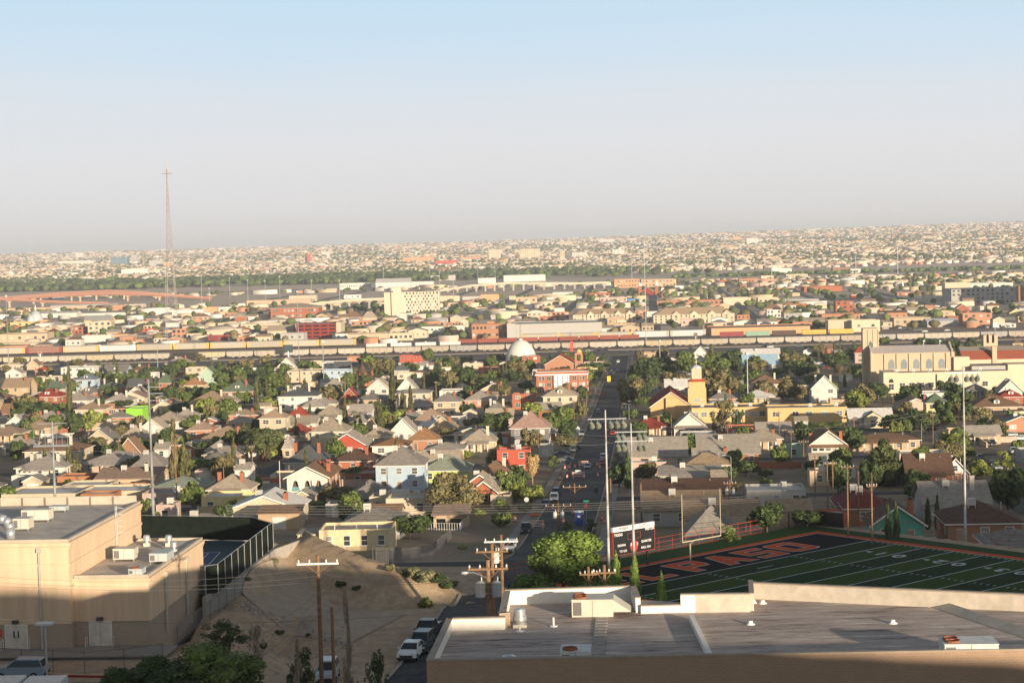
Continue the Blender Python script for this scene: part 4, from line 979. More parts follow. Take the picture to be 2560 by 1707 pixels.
# tan arcade building with dark roof
p,w,s=base_at('2',640,868,322); h=(322-238)*.3656/s
r=root('arcade_shelter',p,-GA,'low tan building with two barred arches and a dark shingle roof','building'); FOOT.append((p.x,p.y+3,5))
q=MB()
for a,b in((-.5,-.42),(-.14,.0),(.36,.5)): q.box(w*a,w*b,0,.4,-2,h)
q.box(-w/2,w/2,0,.4,h*.72,h); q.box(-w/2,w/2,4,5,-2,h)
q.box(w/2-.3,w/2,.4,4,-2,h); q.build('wall',wmat('ta'),r)
q=MB(); q.xprism([(-.5,h-.05),(5.5,h+1.1),(5.5,h+1.25),(-.5,h+.1)],-w/2-.4,w/2+.4); q.build('roof',rmat('tn'),r)
for a,b in((-.42,-.14),(0,.36)):
    q=MB(); 
    for i in range(9): xx=w*(a+(b-a)*i/8); q.rod((xx,.15,0),(xx,.15,h*.72),.025,4)
    q.build('iron_gate',mat('black iron',(.03,.03,.03),.6),r)
pts=[gp(*cp('2',590,340)),gp(*cp('2',820,345)),gp(*cp('2',845,310))]
chain('white_railing',pts,1.3,'white metal railing in front of the tan arcade building',m_white,step=.5,rails=(1,.15))
# red brick apartment block with white cornice
def facade(r,w,h,rows,cols,ww,wh,z0=0,y=0,skip=()):
    for i in range(rows):
        for j in range(cols):
            if (i,j) in skip: continue
            add_window(r,-w/2+w*(j+.5)/cols,y,z0+(h-z0)*(i+.5)/rows,ww,wh)
p,w,s=base_at('C',222,690,490); h=(490-285)*CRP['C'][2]/s
r=root('brick_apartment_block',p,-GA,'three storey red brick apartment block with a broad white cornice and balconies','apartment building'); FOOT.append((p.x,p.y+8,16))
walls_part(r,'f',w,16,h,0,'bk'); roof_part(r,'f',w,16,h,0,'lg')
q=MB(); zc=h*.84
q.box(-w/2-.5,w/2+.5,-.5,0,zc,zc+.55); q.box(w/2,w/2+.5,0,16,zc,zc+.55); q.box(-w/2-.05,w/2+.05,-.05,.3,h-.1,h+.1); q.build('cornice',m_white,r)
q=MB(); q.box(-1.9*w/13,1.9*w/13,-.1,0,0,zc); 
for z in(h*.31,h*.58): q.box(-w*.14,w*.14,-1.3,-.1,z,z+.15)
for x in(-.14,-.05,.05,.14): q.box(w*x-.12,w*x+.12,-1.3,-1.1,0,zc)
q.build('balcony_bay',m_white,r)
for i in range(3):
    z=zc*(i+.5)/3
    for x in(-.42,-.36,-.25,.25,.37,.43): add_window(r,w*x,0,z,1.0 if abs(x)>.3 else 1.9,1.6)
    for y in(3,7,11): add_window(r,w/2,y,z,1,1.6,'r')
# brick church with bell tower and dome
p,w,s=base_at('C',300,575,300); w=(575-300)*CRP['C'][2]/s; h=(300-255)*CRP['C'][2]/s+2
r=root('mission_church',(p.x,p.y,p.z),-GA,'orange brick church with a red gable roof and a domed bell tower','church'); FOOT.append((p.x,p.y+10,14))
rise=(255-168)*CRP['C'][2]/s*.92
walls_part(r,'g',w,24,h,rise,'ob'); roof_part(r,'g',w,24,h,rise,'rr',.4)
tw=72*CRP['C'][2]/s; tx=w/2+tw/2+.1; th=(300-118)*CRP['C'][2]/s
q=MB(); q.box(tx-tw/2,tx+tw/2,-1,tw-1,-2,th*.58); q.box(tx-tw/2-.2,tx+tw/2+.2,-1.2,tw-.8,th*.58,th*.60)
for sx in(-1,1):
    for sy in(-1,tw-2.1): q.box(tx+sx*(tw/2-.6)-.55,tx+sx*(tw/2-.6)+.55,sy,sy+1.1,th*.6,th*.93)
q.box(tx-tw/2+.05,tx+tw/2-.05,-.95,tw-1.05,th*.9,th*1.0); q.build('tower',wmat('ob'),r)
q=MB(); cy=tw/2-1; q.lathe(tx,cy,[(tw*.38,th),(tw*.38,th+.4),(tw*.34,th+1.2),(tw*.2,th+1.9),(0,th+2.2)]); q.build('dome',mat('gold dome',(.62,.42,.16),.5),r,smooth=True)
q=MB(); q.box(tx-.06,tx+.06,cy-.06,cy+.06,th+2.1,th+3.6); q.box(tx-.4,tx+.4,cy-.05,cy+.05,th+2.9,th+3.02); q.build('cross',m_galv,r)
add_window(r,tx,-1,th*.42,.9,1.8)
# golden brick church with dark red roof, square tower and long hall
p,w,s=base_at('C',1265,1640,720); k=CRP['C'][2]; h=(720-605)*k/s; rise=(605-460)*k/s*.9; d=30
r=root('golden_church',(p.x,p.y,p.z),-GA,'golden brick church with a dark red roof and a square tower topped by a cross','church'); FOOT.append((p.x,p.y+14,16))
walls_part(r,'g',w,d,h,rise,'gy')
RC['dr3']=('maroon shingles',(.25,.055,.04)); roof_part(r,'g',w,d,h,rise,'dr3',.5)
x0=(1405-1452)*k/s; q=MB(); q.box(x0,x0+(1485-1405)*k/s,-1.2,0,-1,(720-525)*k/s); q.build('front_pier',wmat('gy'),r)
for xx in(-.30,-.24,-.18,.30,.36,.42): add_window(r,w*xx,0,h*.35,.55,1.9)
tw=(1780-1612)*k/s; tx=(1696-1452)*k/s; ty=6; th=(720-455)*k/s
q=MB(); q.box(tx-tw/2,tx+tw/2,ty,ty+tw,-1,th); q.box(tx-tw/2+.35,tx+tw/2-.35,ty+.35,ty+tw-.35,th,th+2.4); q.build('tower',wmat('gy'),r)
q=MB(); a=tw/2-.1; b=tw/2-1.6; cy=ty+tw/2
q.add([(tx-a,cy-a,th+2.4),(tx+a,cy-a,th+2.4),(tx+a,cy+a,th+2.4),(tx-a,cy+a,th+2.4),(tx-b,cy-b,th+3.4),(tx+b,cy-b,th+3.4),(tx+b,cy+b,th+3.4),(tx-b,cy+b,th+3.4)],[(0,1,5,4),(1,2,6,5),(2,3,7,6),(3,0,4,7),(3,2,1,0)]); q.build('tower_roof',rmat('rr'),r)
q=MB(); c_=tw*.27; q.box(tx-c_,tx+c_,cy-c_,cy+c_,th+3.3,th+7.2); q.build('lantern',wmat('cr'),r)
q=MB(); q.lathe(tx,cy,[(c_*1.1,th+7.2),(c_*.95,th+7.8),(c_*.5,th+8.3),(0,th+8.5)],8); q.build('lantern_roof',rmat('sil'),r)
q=MB(); q.box(tx-.07,tx+.07,cy-.07,cy+.07,th+8.4,th+10.4); q.box(tx-.5,tx+.5,cy-.06,cy+.06,th+9.5,th+9.65); q.build('cross',m_trim,r)
add_window(r,tx,ty,h*.8+2.5,2.2,1.3)
p2,w2,s2=base_at('C',1640,2320,750); h2=(750-612)*k/s2
r=root('golden_hall',p2,-GA,'long golden brick hall with a flat roof beside the golden church','building'); FOOT.append((p2.x,p2.y+6,25)); FOOT.append((p2.x+25,p2.y+6,20))
walls_part(r,'f',w2,16,h2,0,'gy'); roof_part(r,'f',w2,16,h2,0,'lg')
for i in range(9): add_window(r,-w2/2+w2*(i+.5)/9,0,h2*.55,1.9,1.6)
for i,x in enumerate((-.35,-.1,.1,.3)): obj('roof_cooler',cooler_mesh(),r,(w2*x,5,h2-.35))
p2,w2,s2=base_at('D',0,722,755); h2=(755-612)*CRP['D'][2]/s2
r=root('golden_hall',p2,-GA,'right hand wing of the golden brick hall with a stepped end','building'); FOOT.append((p2.x,p2.y+6,16))
walls_part(r,'f',w2,13,h2,0,'gy'); roof_part(r,'f',w2,13,h2,0,'lg')
for x in(-.4,-.15,.02,.22,.4): add_window(r,w2*x,0,h2*.6,2.0,1.5)
obj('roof_cooler',cooler_mesh(),r,(w2*.05,4,h2-.35)); obj('roof_cooler',cooler_mesh(),r,(w2*.38,5,h2-.35))
# white house with cross gable, right
p,w,s=base_at('D',745,1130,800); k=CRP['D'][2]; h=(800-700)*k/s
r=house(p,w,9,h,'s',(700-615)*k/s*.8,'wh','cr','',side='l',nw=3,sto=1,label='cream house with a white side gable roof and a pointed front gable'); 
q=MB(); fw=(1040-870)*k/s; fx=(955-937)*k/s; q.box(fx-fw/2,fx+fw/2,-1.6,0,-2,h*.95); q.add([(fx-fw/2,-1.6,h*.95),(fx+fw/2,-1.6,h*.95),(fx,-1.6,h+1.7)],[(0,1,2)]); q.build('front_bay',wmat('cr'),r)
q=MB(); 
for sg in(-1,1): q.add([(fx,-1.9,h+1.9),(fx+sg*(fw/2+.5),-1.9,h*.95-.1),(fx+sg*(fw/2+.5),4,h*.95-.1),(fx,4,h+1.9)],[(0,1,2,3)])
q.build('bay_roof',rmat('gr'),r); add_window(r,fx,-1.6,h*.45,1.6,2.2); obj('chimney',chim_mesh(1.4,'w'),r,(w*.45,4,h+.6)); obj('chimney',chim_mesh(1.4,'w'),r,(-w*.45,4,h+.6))
# big white gabled house with three groups of windows
p,w,s=base_at('D',400,705,1130); h=(1130-940)*k/s
r=house(p,w,14,h,'g',(940-800)*k/s*.8,'br','wh','n',label='tall white two storey house with a brown gable roof and rows of brown windows',side='l',nw=5)
q=MB(); z=h*.92; q.add([(-w/2-.9,-1.3,z-.5),(w/2+.9,-1.3,z-.5),(w/2+.9,0,z+.2),(-w/2-.9,0,z+.2)],[(0,1,2,3)]); q.build('eave_roof',rmat('br'),r)
obj('chimney',chim_mesh(1.8,'b'),r,(w*.42,4,h+.8)); obj('chimney',chim_mesh(1.8,'b'),r,(-w*.48,4,h+.4))
# brown steep roofed house with white gable wing
p,w,s=base_at('D',1590,1830,1320); h=(1320-1212)*k/s
r=house(p,w,9,h,'g',(1212-1065)*k/s*.9,'db','bk','',label='red brick house wing with a white boarded gable and one small attic window',side='l',nw=3,sto=1)
q=MB(); rr=(1212-1065)*k/s*.9; q.add([(-w/2+.1,-.06,h),(w/2-.1,-.06,h),(0,-.06,h+rr-.1)],[(0,1,2)]); q.build('gable_board',m_white,r); add_window(r,0,-.06,h+rr*.35,.9,1.1)
# cathedral group
k=480/2352; 
def cc(x,y): return (2080+x*k,800+y*k)
m_lime=wmat('tb'); m_st=mat('pale limestone',(.56,.44,.31),.9,'brick',.07,rnd=0); m_co=mat('cream stucco church wall',(.66,.54,.39),.9,var=.05,rnd=0)
pb=gp(*cc(950,930)); s=ppm(pb.y); x0w=cc(635,930)[0]; x1w=cc(2270,930)[0]
w=(1285-635)*k/s; h=(925-655)*k/s
r=root('church_hall',gp(*cc(960,925)),-GA,'long cream two storey church hall with an arched window at its left end','church hall'); FOOT+= [(pb.x+q_,pb.y+12,15) for q_ in(-15,0,15,30,45)]
mb=MB(); W2=(2200-635)*k/s; xo=-w/2; mb.box(xo,xo+W2,0,14,-3,h); mb.box(xo-.01,xo+(800-635)*k/s,-.3,14,-3,h+.8); mb.box(xo+(1285-635)*k/s,xo+(1640-635)*k/s,-.9,0,-3,h-.3); mb.build('wall',m_co,r)
q=MB(); q.box(xo+.3,xo+W2-.3,.5,13.7,h,h+.05); q.build('roof',rmat('lg'),r)
q=MB(); q.box(xo,xo+W2,-.02,.3,h,h+.5); q.build('parapet',m_co,r)
for x in(865,980,1100,1215,1365,1470,1575,1745,1870): 
    xx=xo+(x-635)*k/s; add_window(r,xx,-.95 if 1285<x<1640 else 0,h*.48,2.2,1.9)
xx=xo+(728-635)*k/s; add_window(r,xx,-.3,h*.42,2.1,2.4); q=MB(); q.yprism([(xx+1.05*cos(t),h*.62+1.6*sin(t)) for t in np.linspace(0,PI,9)],-.36,-.3); q.build('arched_window',m_glass,r)
for i in range(6): obj('roof_cooler',cooler_mesh(),r,(xo+W2*(.12+.13*i),6,h+.3))
pn=gp(*cc(950,925)); Dn=pn.y+22
pn=Vector(((cc(950,900)[0]-CX)/F*Dn,Dn,float(tz(0,Dn)))); s=ppm(Dn); zr=CZ-(cc(950,560)[1]-576)/s
w=(1500-500)*k/s; zt_=CZ-(cc(950,425)[1]-577)/s
r=root('cathedral',(((cc(1000,0)[0]-1280)/s),Dn,zr-4),-GA,'stone cathedral nave with arched windows and a pale grey roof','church'); hN=zt_-(zr-4)
q=MB(); q.box(-w/2,w/2,0,14,-8,hN); q.build('wall',m_st,r)
q=MB(); rs=(425-345)*k/s; q.xprism([(-.3,hN),(7,hN+rs),(14.3,hN)],-w/2,w/2*.93); q.build('roof',mat('pale lead roof',(.52,.46,.43),.8),r)
q=MB(); q.xprism([(-.6,hN-2),(-.6,hN+.4),(7,hN+rs+1.3),(14.6,hN+.4),(14.6,hN-2)],w/2*.92,w/2*.96); q.xprism([(-.6,-8),(-.6,hN+.8),(7,hN+rs+1),(14.6,hN+.8),(14.6,-8)],-w/2-.7,-w/2); q.build('gable_wall',m_st,r)
for i in range(6): q=MB(); xx=-w/2+w*(.15+.15*i); q.box(xx-.25,xx+.25,-.5,0,-8,hN-.4); q.build('buttress',m_st,r)
for i in range(5):
    xx=-w/2+w*(.235+.152*i); q=MB(); q.yprism([(xx-1.3,hN-7),(xx+1.3,hN-7),(xx+1.3,hN-4.3),(xx+.8,hN-3.2),(xx,hN-2.7),(xx-.8,hN-3.2),(xx-1.3,hN-4.3)],-.12,0); q.build('arched_window',mat('stained glass',(.22,.26,.27),.3),r)
# tower
tw=(600-415)*k/s; tx=-w/2-tw/2+ (505-500)*k/s+ (415-405)*k/s; tx=((cc(507,0)[0]-cc(1000,0)[0])/s); tt=CZ-(cc(507,130)[1]-578)/s-(zr-4)
q=MB(); q.box(tx-tw/2,tx+tw/2,6,6+tw,-8,tt)
for a in(-.5,-.17,.17,.5): q.box(tx+tw*a-.2,tx+tw*a+.2,5.75,6,-8,tt-.6)
q.build('tower',m_st,r)
q=MB(); q.yprism([(tx-.8,tt-11),(tx+.8,tt-11),(tx+.8,tt-7),(tx,tt-5.5),(tx-.8,tt-7)],5.7,5.76); q.build('belfry_window',mat('green louvre',(.07,.17,.15),.7),r)
pc=rd(*cc(1590,590),Dn-3); q=MB(); ww=(1695-1505)*k/s; q.box(-ww/2,ww/2,0,6,-12,(590-450)*k/s); o=q.build('stair_block',m_co,None,pc,-GA); tag(o,'plain cream block standing between the cathedral and the red roofed hall','building')
pr=rd(*cc(1990,480),Dn+12); ww=(2420-1620)*k/s
r=root('red_roofed_hall',pr,-GA,'church hall with a long brick red metal roof and a stone bell turret','church hall'); hR=0
q=MB(); q.box(-ww/2,ww/2,0,12,-14,0); q.build('wall',m_co,r)
q=MB(); rs=(480-375)*k/s; q.xprism([(-.4,0),(-.4,.2),(4.2,rs),(4.2,rs-.4)],-ww/2,ww/2); q.build('roof',mat('brick red metal roof',(.37,.10,.055),.7,'seam',rnd=0),r)
q=MB(); q.xprism([(4.2,rs-.3),(4.2,rs),(9,rs+1.6),(12.5,rs)],-ww/2,ww/2); q.build('upper_roof',rmat('lg'),r)
tx=(1990-1990)*k/s; q=MB(); q.box(-ww*.0-1,1,-.6,1.4,-2,rs+2); q.box(-3,3.2,9,15,-2,(480-190)*k/s); q.build('turret',m_st,r)
for sx in(-1,1): q=MB(); q.yprism([(sx*1.2-.5,rs+3),(sx*1.2+.5,rs+3),(sx*1.2+.5,rs+6),(sx*1.2,rs+7),(sx*1.2-.5,rs+6)],8.93,9.0); q.build('belfry_window',m_dark,r)
pg=rd(*cc(1990,640),Dn-8); ww=(2260-1720)*k/s
q=MB(); q.box(-ww/2,ww/2,0,14,-10,(600-520)*k/s); r=root('church_annexe',pg,-GA,'low pale grey church annexe in front of the red roofed hall','building'); q.build('wall',wmat('gr'),r)
q=MB(); z=(600-520)*k/s; q.box(-ww/2+.2,ww/2-.2,.2,13.8,z,z+.06); q.build('roof',rmat('lg'),r)
p2=rd(*cc(2330,700),Dn-10); q=MB(); q.box(-6,9,0,12,-8,(700-540)*k/s); o=q.build('church_annexe',m_co,None,p2,-GA); tag(o,'cream church annexe wing at the frame edge below the red roof','building')
# white storage dome by the freeway and the brick arcaded apartment
p=gp(1303,914); s=ppm(p.y); R0=(1343-1264)/2/s
r=root('storage_dome',p,0,'big white storage dome standing by the freeway','dome'); FOOT.append((p.x,p.y,10))
q=MB(); hD=(911-843)/s; q.lathe(0,0,[(R0,0)]+[(R0*cos(t),hD*.1+hD*.86*sin(t)) for t in np.linspace(0,1.45,10)]+[(R0*.12,hD*.97),(R0*.1,hD),(0,hD)],24); q.build('shell',mat('white dome shell',(.76,.72,.64),.7,var=.06,sc_=.3),r,smooth=True)
q=MB(); q.box(R0*.25,R0*.9,-R0*1.1,-R0*.5,0,hD*.42); q.build('plant_room',wmat('gr'),r)
p,w,s=base_at('B',1310,1540,235); r=house(p,w,10,(235-140)*CRP['B'][2]/s,'f',0,'wh','rd','n',label='red brick two storey block with dark arcaded galleries by the freeway',sto=2,nw=4)
# victorian brick house with pointed turret
p,w,s=base_at('B',860,1110,425); k=CRP['B'][2]; h=(425-368)*k/s
r=house(p,w,13,h,'h',(368-275)*k/s*.8,'db','bk','dcc',label='dark red brick victorian house with a pointed turret and tall chimneys',sto=1)
q=MB(); tx=(965-985)*k/s; ht=(425-300)*k/s; q.lathe(tx,3,[(2.2,-1),(2.2,ht)],8); q.build('turret',wmat('bk'),r); q=MB(); q.lathe(tx,3,[(2.8,ht-.2),(1.4,ht+3),(0,ht+(295-208)*k/s)],8); q.build('turret_roof',rmat('db'),r)
# bright green and orange flat building
p,w,s=base_at('A',1150,1305,765); r=house(p,w,12,(765-622)*CRP['A'][2]/s,'f',0,'wh','lim','n',label='bright lime green flat roofed block among the houses',sto=1,nw=1,name='flat_building',cat='building')
p,w,s=base_at('A',885,1150,690); r=house(p,w,9,(690-640)*CRP['A'][2]/s,'f',0,'wh','or','n',label='low orange flat roofed block joined to the lime green block',sto=1,nw=1,name='flat_building',cat='building')
# long low white school annexe roofs, near left
# ---------------- the city beyond the rail yard ----------------
MFOOT=[]
WMB={}
def win_row_mesh(ww,wh):
    k=('m',round(ww,1),round(wh,1))
    if k not in WMB: q=MB(); q.quad((-ww/2,-.04,-wh/2),(ww/2,-.04,-wh/2),(ww/2,-.04,wh/2),(-ww/2,-.04,wh/2)); q.box(-ww/2-.15,ww/2+.15,-.12,0,-wh/2-.2,-wh/2); WMB[k]=q.mesh('window',m_glass)
    return WMB[k]
def bld(c,xl,xr,yt,yb,kind,rk,wk,rows=0,cols=0,yr=None,label=None,depth=None,cat='building',name='city_building',face='f',grp='buildings beyond the rail yard',ww=None):
    x0,y0=cp(c,xl,yt); x1,y1=cp(c,xr,yb); p=gp((x0+x1)/2,y1); s=ppm(p.y); w=(x1-x0)/s; h=max(2.5,(y1-y0)/s); d=depth or min(40,max(9,w*.6)); rise=0
    look=(CZ-p.z-h)/p.y
    if kind!='f': _,y2=cp(c,xl,yr); app=(y0-y2)/s; rise=max(1,app-(d/2*look if kind!='g' else 0))
    wn=WC[wk][0].replace(' walls',''); rn=RC[rk][0].split(' shingles')[0].replace(' coated','').replace(' roof','').replace(' tar','').replace(' tiles','').replace(' metal','')
    tall='tall ' if h>14 else ('long ' if w>45 else ('' if w>14 else 'small '))
    desc='%s%s %s with %s %s roof'%(tall,wn,cat,rn,{'h':'hip','g':'gable','s':'gable','f':'flat'}[kind])
    r=root(name,p,0,label or desc,cat,grp,desc=label is None,p=(p.x,p.y,p.z)); MFOOT.append((p.x,p.y+d/2,max(w,d)*.55,w,d))
    walls_part(r,kind,w,d,h,rise,wk); roof_part(r,kind,w,d,h,rise,rk,.5)
    for i in range(rows):
        for j in range(cols):
            obj('window',win_row_mesh(ww or min(2.4,w/cols*.55),min(1.8,h/rows*.5)),r,(-w/2+w*(j+.5)/cols,0,h*(i+.55)/rows))
    return r,w,d,h
ML='''E 0 265 530 610 f gr bk 2 5 -
E 360 570 560 610 h gr gr 1 3 510
E 0 650 625 742 f lg ta 1 6 -
E 0 520 752 818 f be cr 0 0 -
E 650 790 600 642 h dr2 bk 0 0 550
E 790 970 622 652 h dg gr 0 0 570
E 965 1180 530 632 f lg bk 2 4 -
E 1150 1510 440 470 s gt ye 0 0 375
E 1203 1530 462 632 f be cr 3 4 -
E 1120 1520 650 742 f wh wh 0 0 -
E 1530 1750 635 717 f ta or 0 0 -
E 1160 1290 640 668 f re rd 0 0 -
E 1830 2110 560 602 f re rd 1 4 -
E 560 1050 345 402 s wh wh 0 0 320
E 1060 1930 338 372 s gt wh 0 0 315
E 1930 2352 300 372 f lg wh 0 0 -
F 0 430 300 380 f lg wh 0 0 -
E 1990 2130 435 500 f lg rd 0 0 -
E 1965 2120 512 562 f be cr 1 3 -
E 1670 1960 228 258 f wh wh 0 0 -
E 690 1530 232 262 f lg gr 0 0 -
E 720 880 690 748 f ta or 0 0 -
E 900 1110 685 742 f lg wh 1 3 -
E 140 500 465 532 f be gy 1 4 -
E 500 645 440 512 f be or 0 0 -
E 0 130 490 530 f be or 0 0 -
E 880 1160 480 510 f lg wh 0 0 -
E 1680 1800 570 610 h gr wh 0 0 550
E 1440 1620 580 615 h gr gr 0 0 555
E 2010 2300 585 625 f wh wh 0 0 -
E 330 560 350 380 h be wh 0 0 335
F 995 1280 270 312 f gr bw 1 6 -
F 800 990 240 302 f be cr 0 0 -
F 430 620 262 352 f lg or 0 0 -
F 600 800 262 330 f wh wh 0 0 -
F 795 1030 388 482 h be wh 1 4 345
F 720 890 335 402 f be ob 1 4 -
F 940 1470 490 562 f be cr 1 7 -
F 1310 1665 580 690 s be cr 1 4 505
F 820 1060 590 610 h or ta 0 0 540
F 550 720 555 590 h wh wh 0 0 512
F 1070 1290 612 672 s lg rd 0 0 590
F 910 1160 640 702 f be ta 0 0 -
F 0 190 560 692 f be ob 2 3 -
F 200 400 625 692 f be cr 1 3 -
F 270 500 392 442 h br ta 1 3 345
F 1600 1970 105 166 f be cr 0 0 -
F 300 440 525 600 h be cr 0 0 480
F 1130 1300 560 590 h gr gr 0 0 530
F 490 900 650 715 f lg dr 1 4 -
F 1420 1560 425 480 f be pk 1 2 -
F 2050 2180 370 410 h re bk 0 0 330
F 0 130 470 520 h br ta 0 0 440
G 0 240 400 462 h br ob 1 4 320
G 250 445 425 442 h be ta 0 0 335
G 100 370 455 512 f be ob 1 5 -
G 670 850 500 520 g br ob 0 0 450
G 920 1090 440 470 h br ta 1 3 395
G 1190 1370 440 492 f be ye 0 0 -
G 1355 1600 475 562 f be ob 2 6 -
G 1590 1700 455 542 g be cr 1 2 420
G 50 610 625 738 f lg ta 0 0 -
G 615 945 620 718 f be cr 1 5 -
G 1750 2230 495 692 f be ob 2 9 -
G 2232 2352 490 695 f gt gr 0 0 -
H 0 1180 478 668 f gt gr 0 0 -
G 1310 1580 110 182 f be cr 0 0 -
G 1870 2120 90 182 f be or 0 0 -
G 1620 1900 118 160 f gt gr 0 0 -
G 1810 2010 200 245 f lg wh 1 4 -
G 1370 1440 265 320 f wh lb 0 0 -
G 0 230 95 145 f gt wh 1 3 -
G 2060 2200 185 215 h bl gr 0 0 155
G 1680 1800 210 250 f be cr 0 0 -
G 1310 1560 205 250 f lg pk 0 0 -
G 1800 1960 265 300 h br ta 0 0 245
G 2260 2352 110 200 f be cr 0 0 -
G 1960 2060 460 500 f tn ob 0 0 -
G 280 380 520 550 g be wh 0 0 490
H 150 490 340 412 f wh cr 2 5 -
H 325 560 390 468 f be bk 1 4 -
H 490 730 330 462 f be ob 3 4 -
H 1180 1470 545 612 s lg wh 0 0 520
H 980 1350 445 490 f wh wh 0 0 -
H 980 1180 470 520 f wh or 0 0 -
H 1380 1510 440 540 f be cr 1 2 -
H 950 1310 70 128 f gr bk 1 9 -
H 0 290 125 212 f be ta 1 3 -
H 610 900 120 150 h lgn gr 0 0 80
H 1150 1520 130 192 f wh pk 1 6 -
H 1525 1700 150 202 f bl blu 0 0 -
H 1295 1430 222 278 f be cr 1 2 -
H 1930 2352 182 245 f or ob 1 7 -
H 1630 1740 310 412 f be ob 3 2 -
H 500 780 60 105 f be wh 0 0 -
H 350 500 130 180 f lg wh 0 0 -
H 1840 2090 400 470 f lg pk 1 4 -
H 1950 2080 410 440 h gr gr 0 0 385
I 320 1670 752 852 f tn or 0 0 -
I 1195 1470 662 722 f be ob 1 7 -
I 1080 1270 520 622 f wh wh 2 4 -
I 1310 1475 455 522 h or wh 1 3 410
I 1040 1290 500 548 h br ta 1 4 440
I 485 860 348 452 f be cr 0 0 -
I 960 1240 348 442 f be cr 1 4 -
I 1240 1900 378 400 f lb gr 0 0 -
I 0 480 382 462 f br ob 1 8 -
I 2020 2275 400 562 f br bk 3 3 -
I 1830 2352 575 682 f lg ob 1 8 -
I 1920 2352 655 820 f be cr 0 0 -
J 0 385 655 820 f be cr 1 2 -
I 400 670 110 162 f br bk 0 0 -
I 700 990 90 162 f br ob 1 7 -
I 1210 1500 222 258 f wh bk 0 0 -
I 1590 2110 195 268 f br bk 0 0 -
I 1345 1640 30 95 f be cr 1 8 -
I 1520 1790 510 560 h be gr 0 0 490
I 1380 1530 285 330 f be ta 0 0 -
I 1000 1170 50 110 f be cr 0 0 -
I 2230 2352 320 360 f re rd 0 0 -
J 1360 2290 225 432 f gt gr 4 14 -
J 1275 1620 145 305 f be cr 0 0 -
J 1620 2200 150 220 f lg wh 0 0 -
J 2280 2352 190 460 f gr bw 0 0 -
J 1515 1915 562 722 f wh ob 2 4 -
J 540 750 550 605 g bl gr 0 0 500
J 880 1070 572 605 g ta ta 0 0 525
J 575 1080 622 742 f be ta 1 5 -
J 1030 1450 670 750 s sil gr 0 0 635
J 1220 1380 530 617 f be tb 1 1 -
J 1420 1610 500 562 g gn bk 1 2 440
J 1930 2090 650 752 g be cr 0 0 615
J 620 940 280 322 f lg ob 1 4 -
J 2150 2352 560 605 g or ye 0 0 500
J 290 570 495 542 f be ob 0 0 -
J 130 250 480 542 f gr gr 1 3 -
J 380 530 560 630 f be cr 0 0 -
J 1190 1320 500 540 g or br2 0 0 475
J 1350 1480 450 510 h be wh 0 0 425
J 1000 1200 460 500 f wh wh 0 0 -
J 0 160 310 355 f re wh 0 0 -
J 640 760 380 440 f lg gr 0 0 -'''
WC['br2']=('rust brown walls',(.36,.19,.12))
for ln in ML.split('\n'):
    c,a,b,t,e,k,rk,wk,rw,cl,yr=ln.split()
    bld(c,float(a),float(b),float(t),float(e),k,rk,wk,int(rw),int(cl),None if yr=='-' else float(yr))
# named ones
r,w,d,h=bld('F',1350,2010,272,412,'h','be','bk',2,0,205,'two storey red brick school with a tan hip roof and grouped white windows',cat='school',name='school',depth=40)
for i in range(2):
    for x in(-.42,-.36,-.2,-.12,-.04,.04,.12,.30,.36,.42): obj('window',window_mesh(2.2,2.6),r,(w*x,0,h*(i+.5)/2))
r,w,d,h=bld('F',1705,2250,490,692,'f','gt','dr',0,0,None,'red four level parking garage with dark open decks',cat='parking garage',name='parking_garage',depth=38)
for i in range(4):
    for j in range(5): q=MB(); x=-w/2+w*(j+.5)/5; q.quad((x-w*.075,-.05,h*(i+.42)/4.2),(x+w*.075,-.05,h*(i+.42)/4.2),(x+w*.075,-.05,h*(i+.85)/4.2),(x-w*.075,-.05,h*(i+.85)/4.2)); q.build('opening',m_dark,r)
q=MB(); q.box(w/2,w/2+4,1,d,-1,h*1.08); q.build('stair_tower',wmat('cr'),r)
# hotel slab with chequered windows
x0,y0=cp('G',555,372); x1,_=cp('G',1310,0); p=gp((x0+x1)/2,y0); s=ppm(p.y); w=(x1-x0)/s; k=CRP['G'][2]; h=(372-52)*k/s
r=root('office_tower',p,0,'cream eight storey slab with a chequered window front and a blank left wing','office building','buildings beyond the rail yard'); MFOOT.append((p.x,p.y+9,30,w,20))
xa=-w/2+(830-555)*k/s; q=MB(); q.box(-w/2,xa-.6,0,18,-1,h); q.box(xa-.6,w/2-1.5,1.2,18,-1,h); q.box(w/2-1.5,w/2,.6,18,-1,h); q.box(-w/2+(680-555)*k/s,-w/2+(785-555)*k/s,3,15,h,h+(50+25)*k/s); q.box(-w/2+(655-555)*k/s,xa-.6,-1.5,0,-1,h); q.build('wall',wmat('ye2') if 'ye2' in WC else wmat('cr'),r)
WC['ye2']=('pale yellow walls',(.58,.50,.38)); r.children[0].data.materials[0]=wmat('ye2')
q=MB(); q.box(-w/2+(640-555)*k/s,-w/2+(655-555)*k/s,-.05,.0,0,h); q.build('window_strip',mat('brown panel',(.25,.18,.10),.8),r)
cw=(w/2-1.6-xa)/10
for i in range(8):
    for j in range(10):
        o=obj('window',win_row_mesh(round(cw*.42,1),1.9),r,(xa+cw*(j+.25+.5*(i%2)),1.2,h*(i+.5)/8))
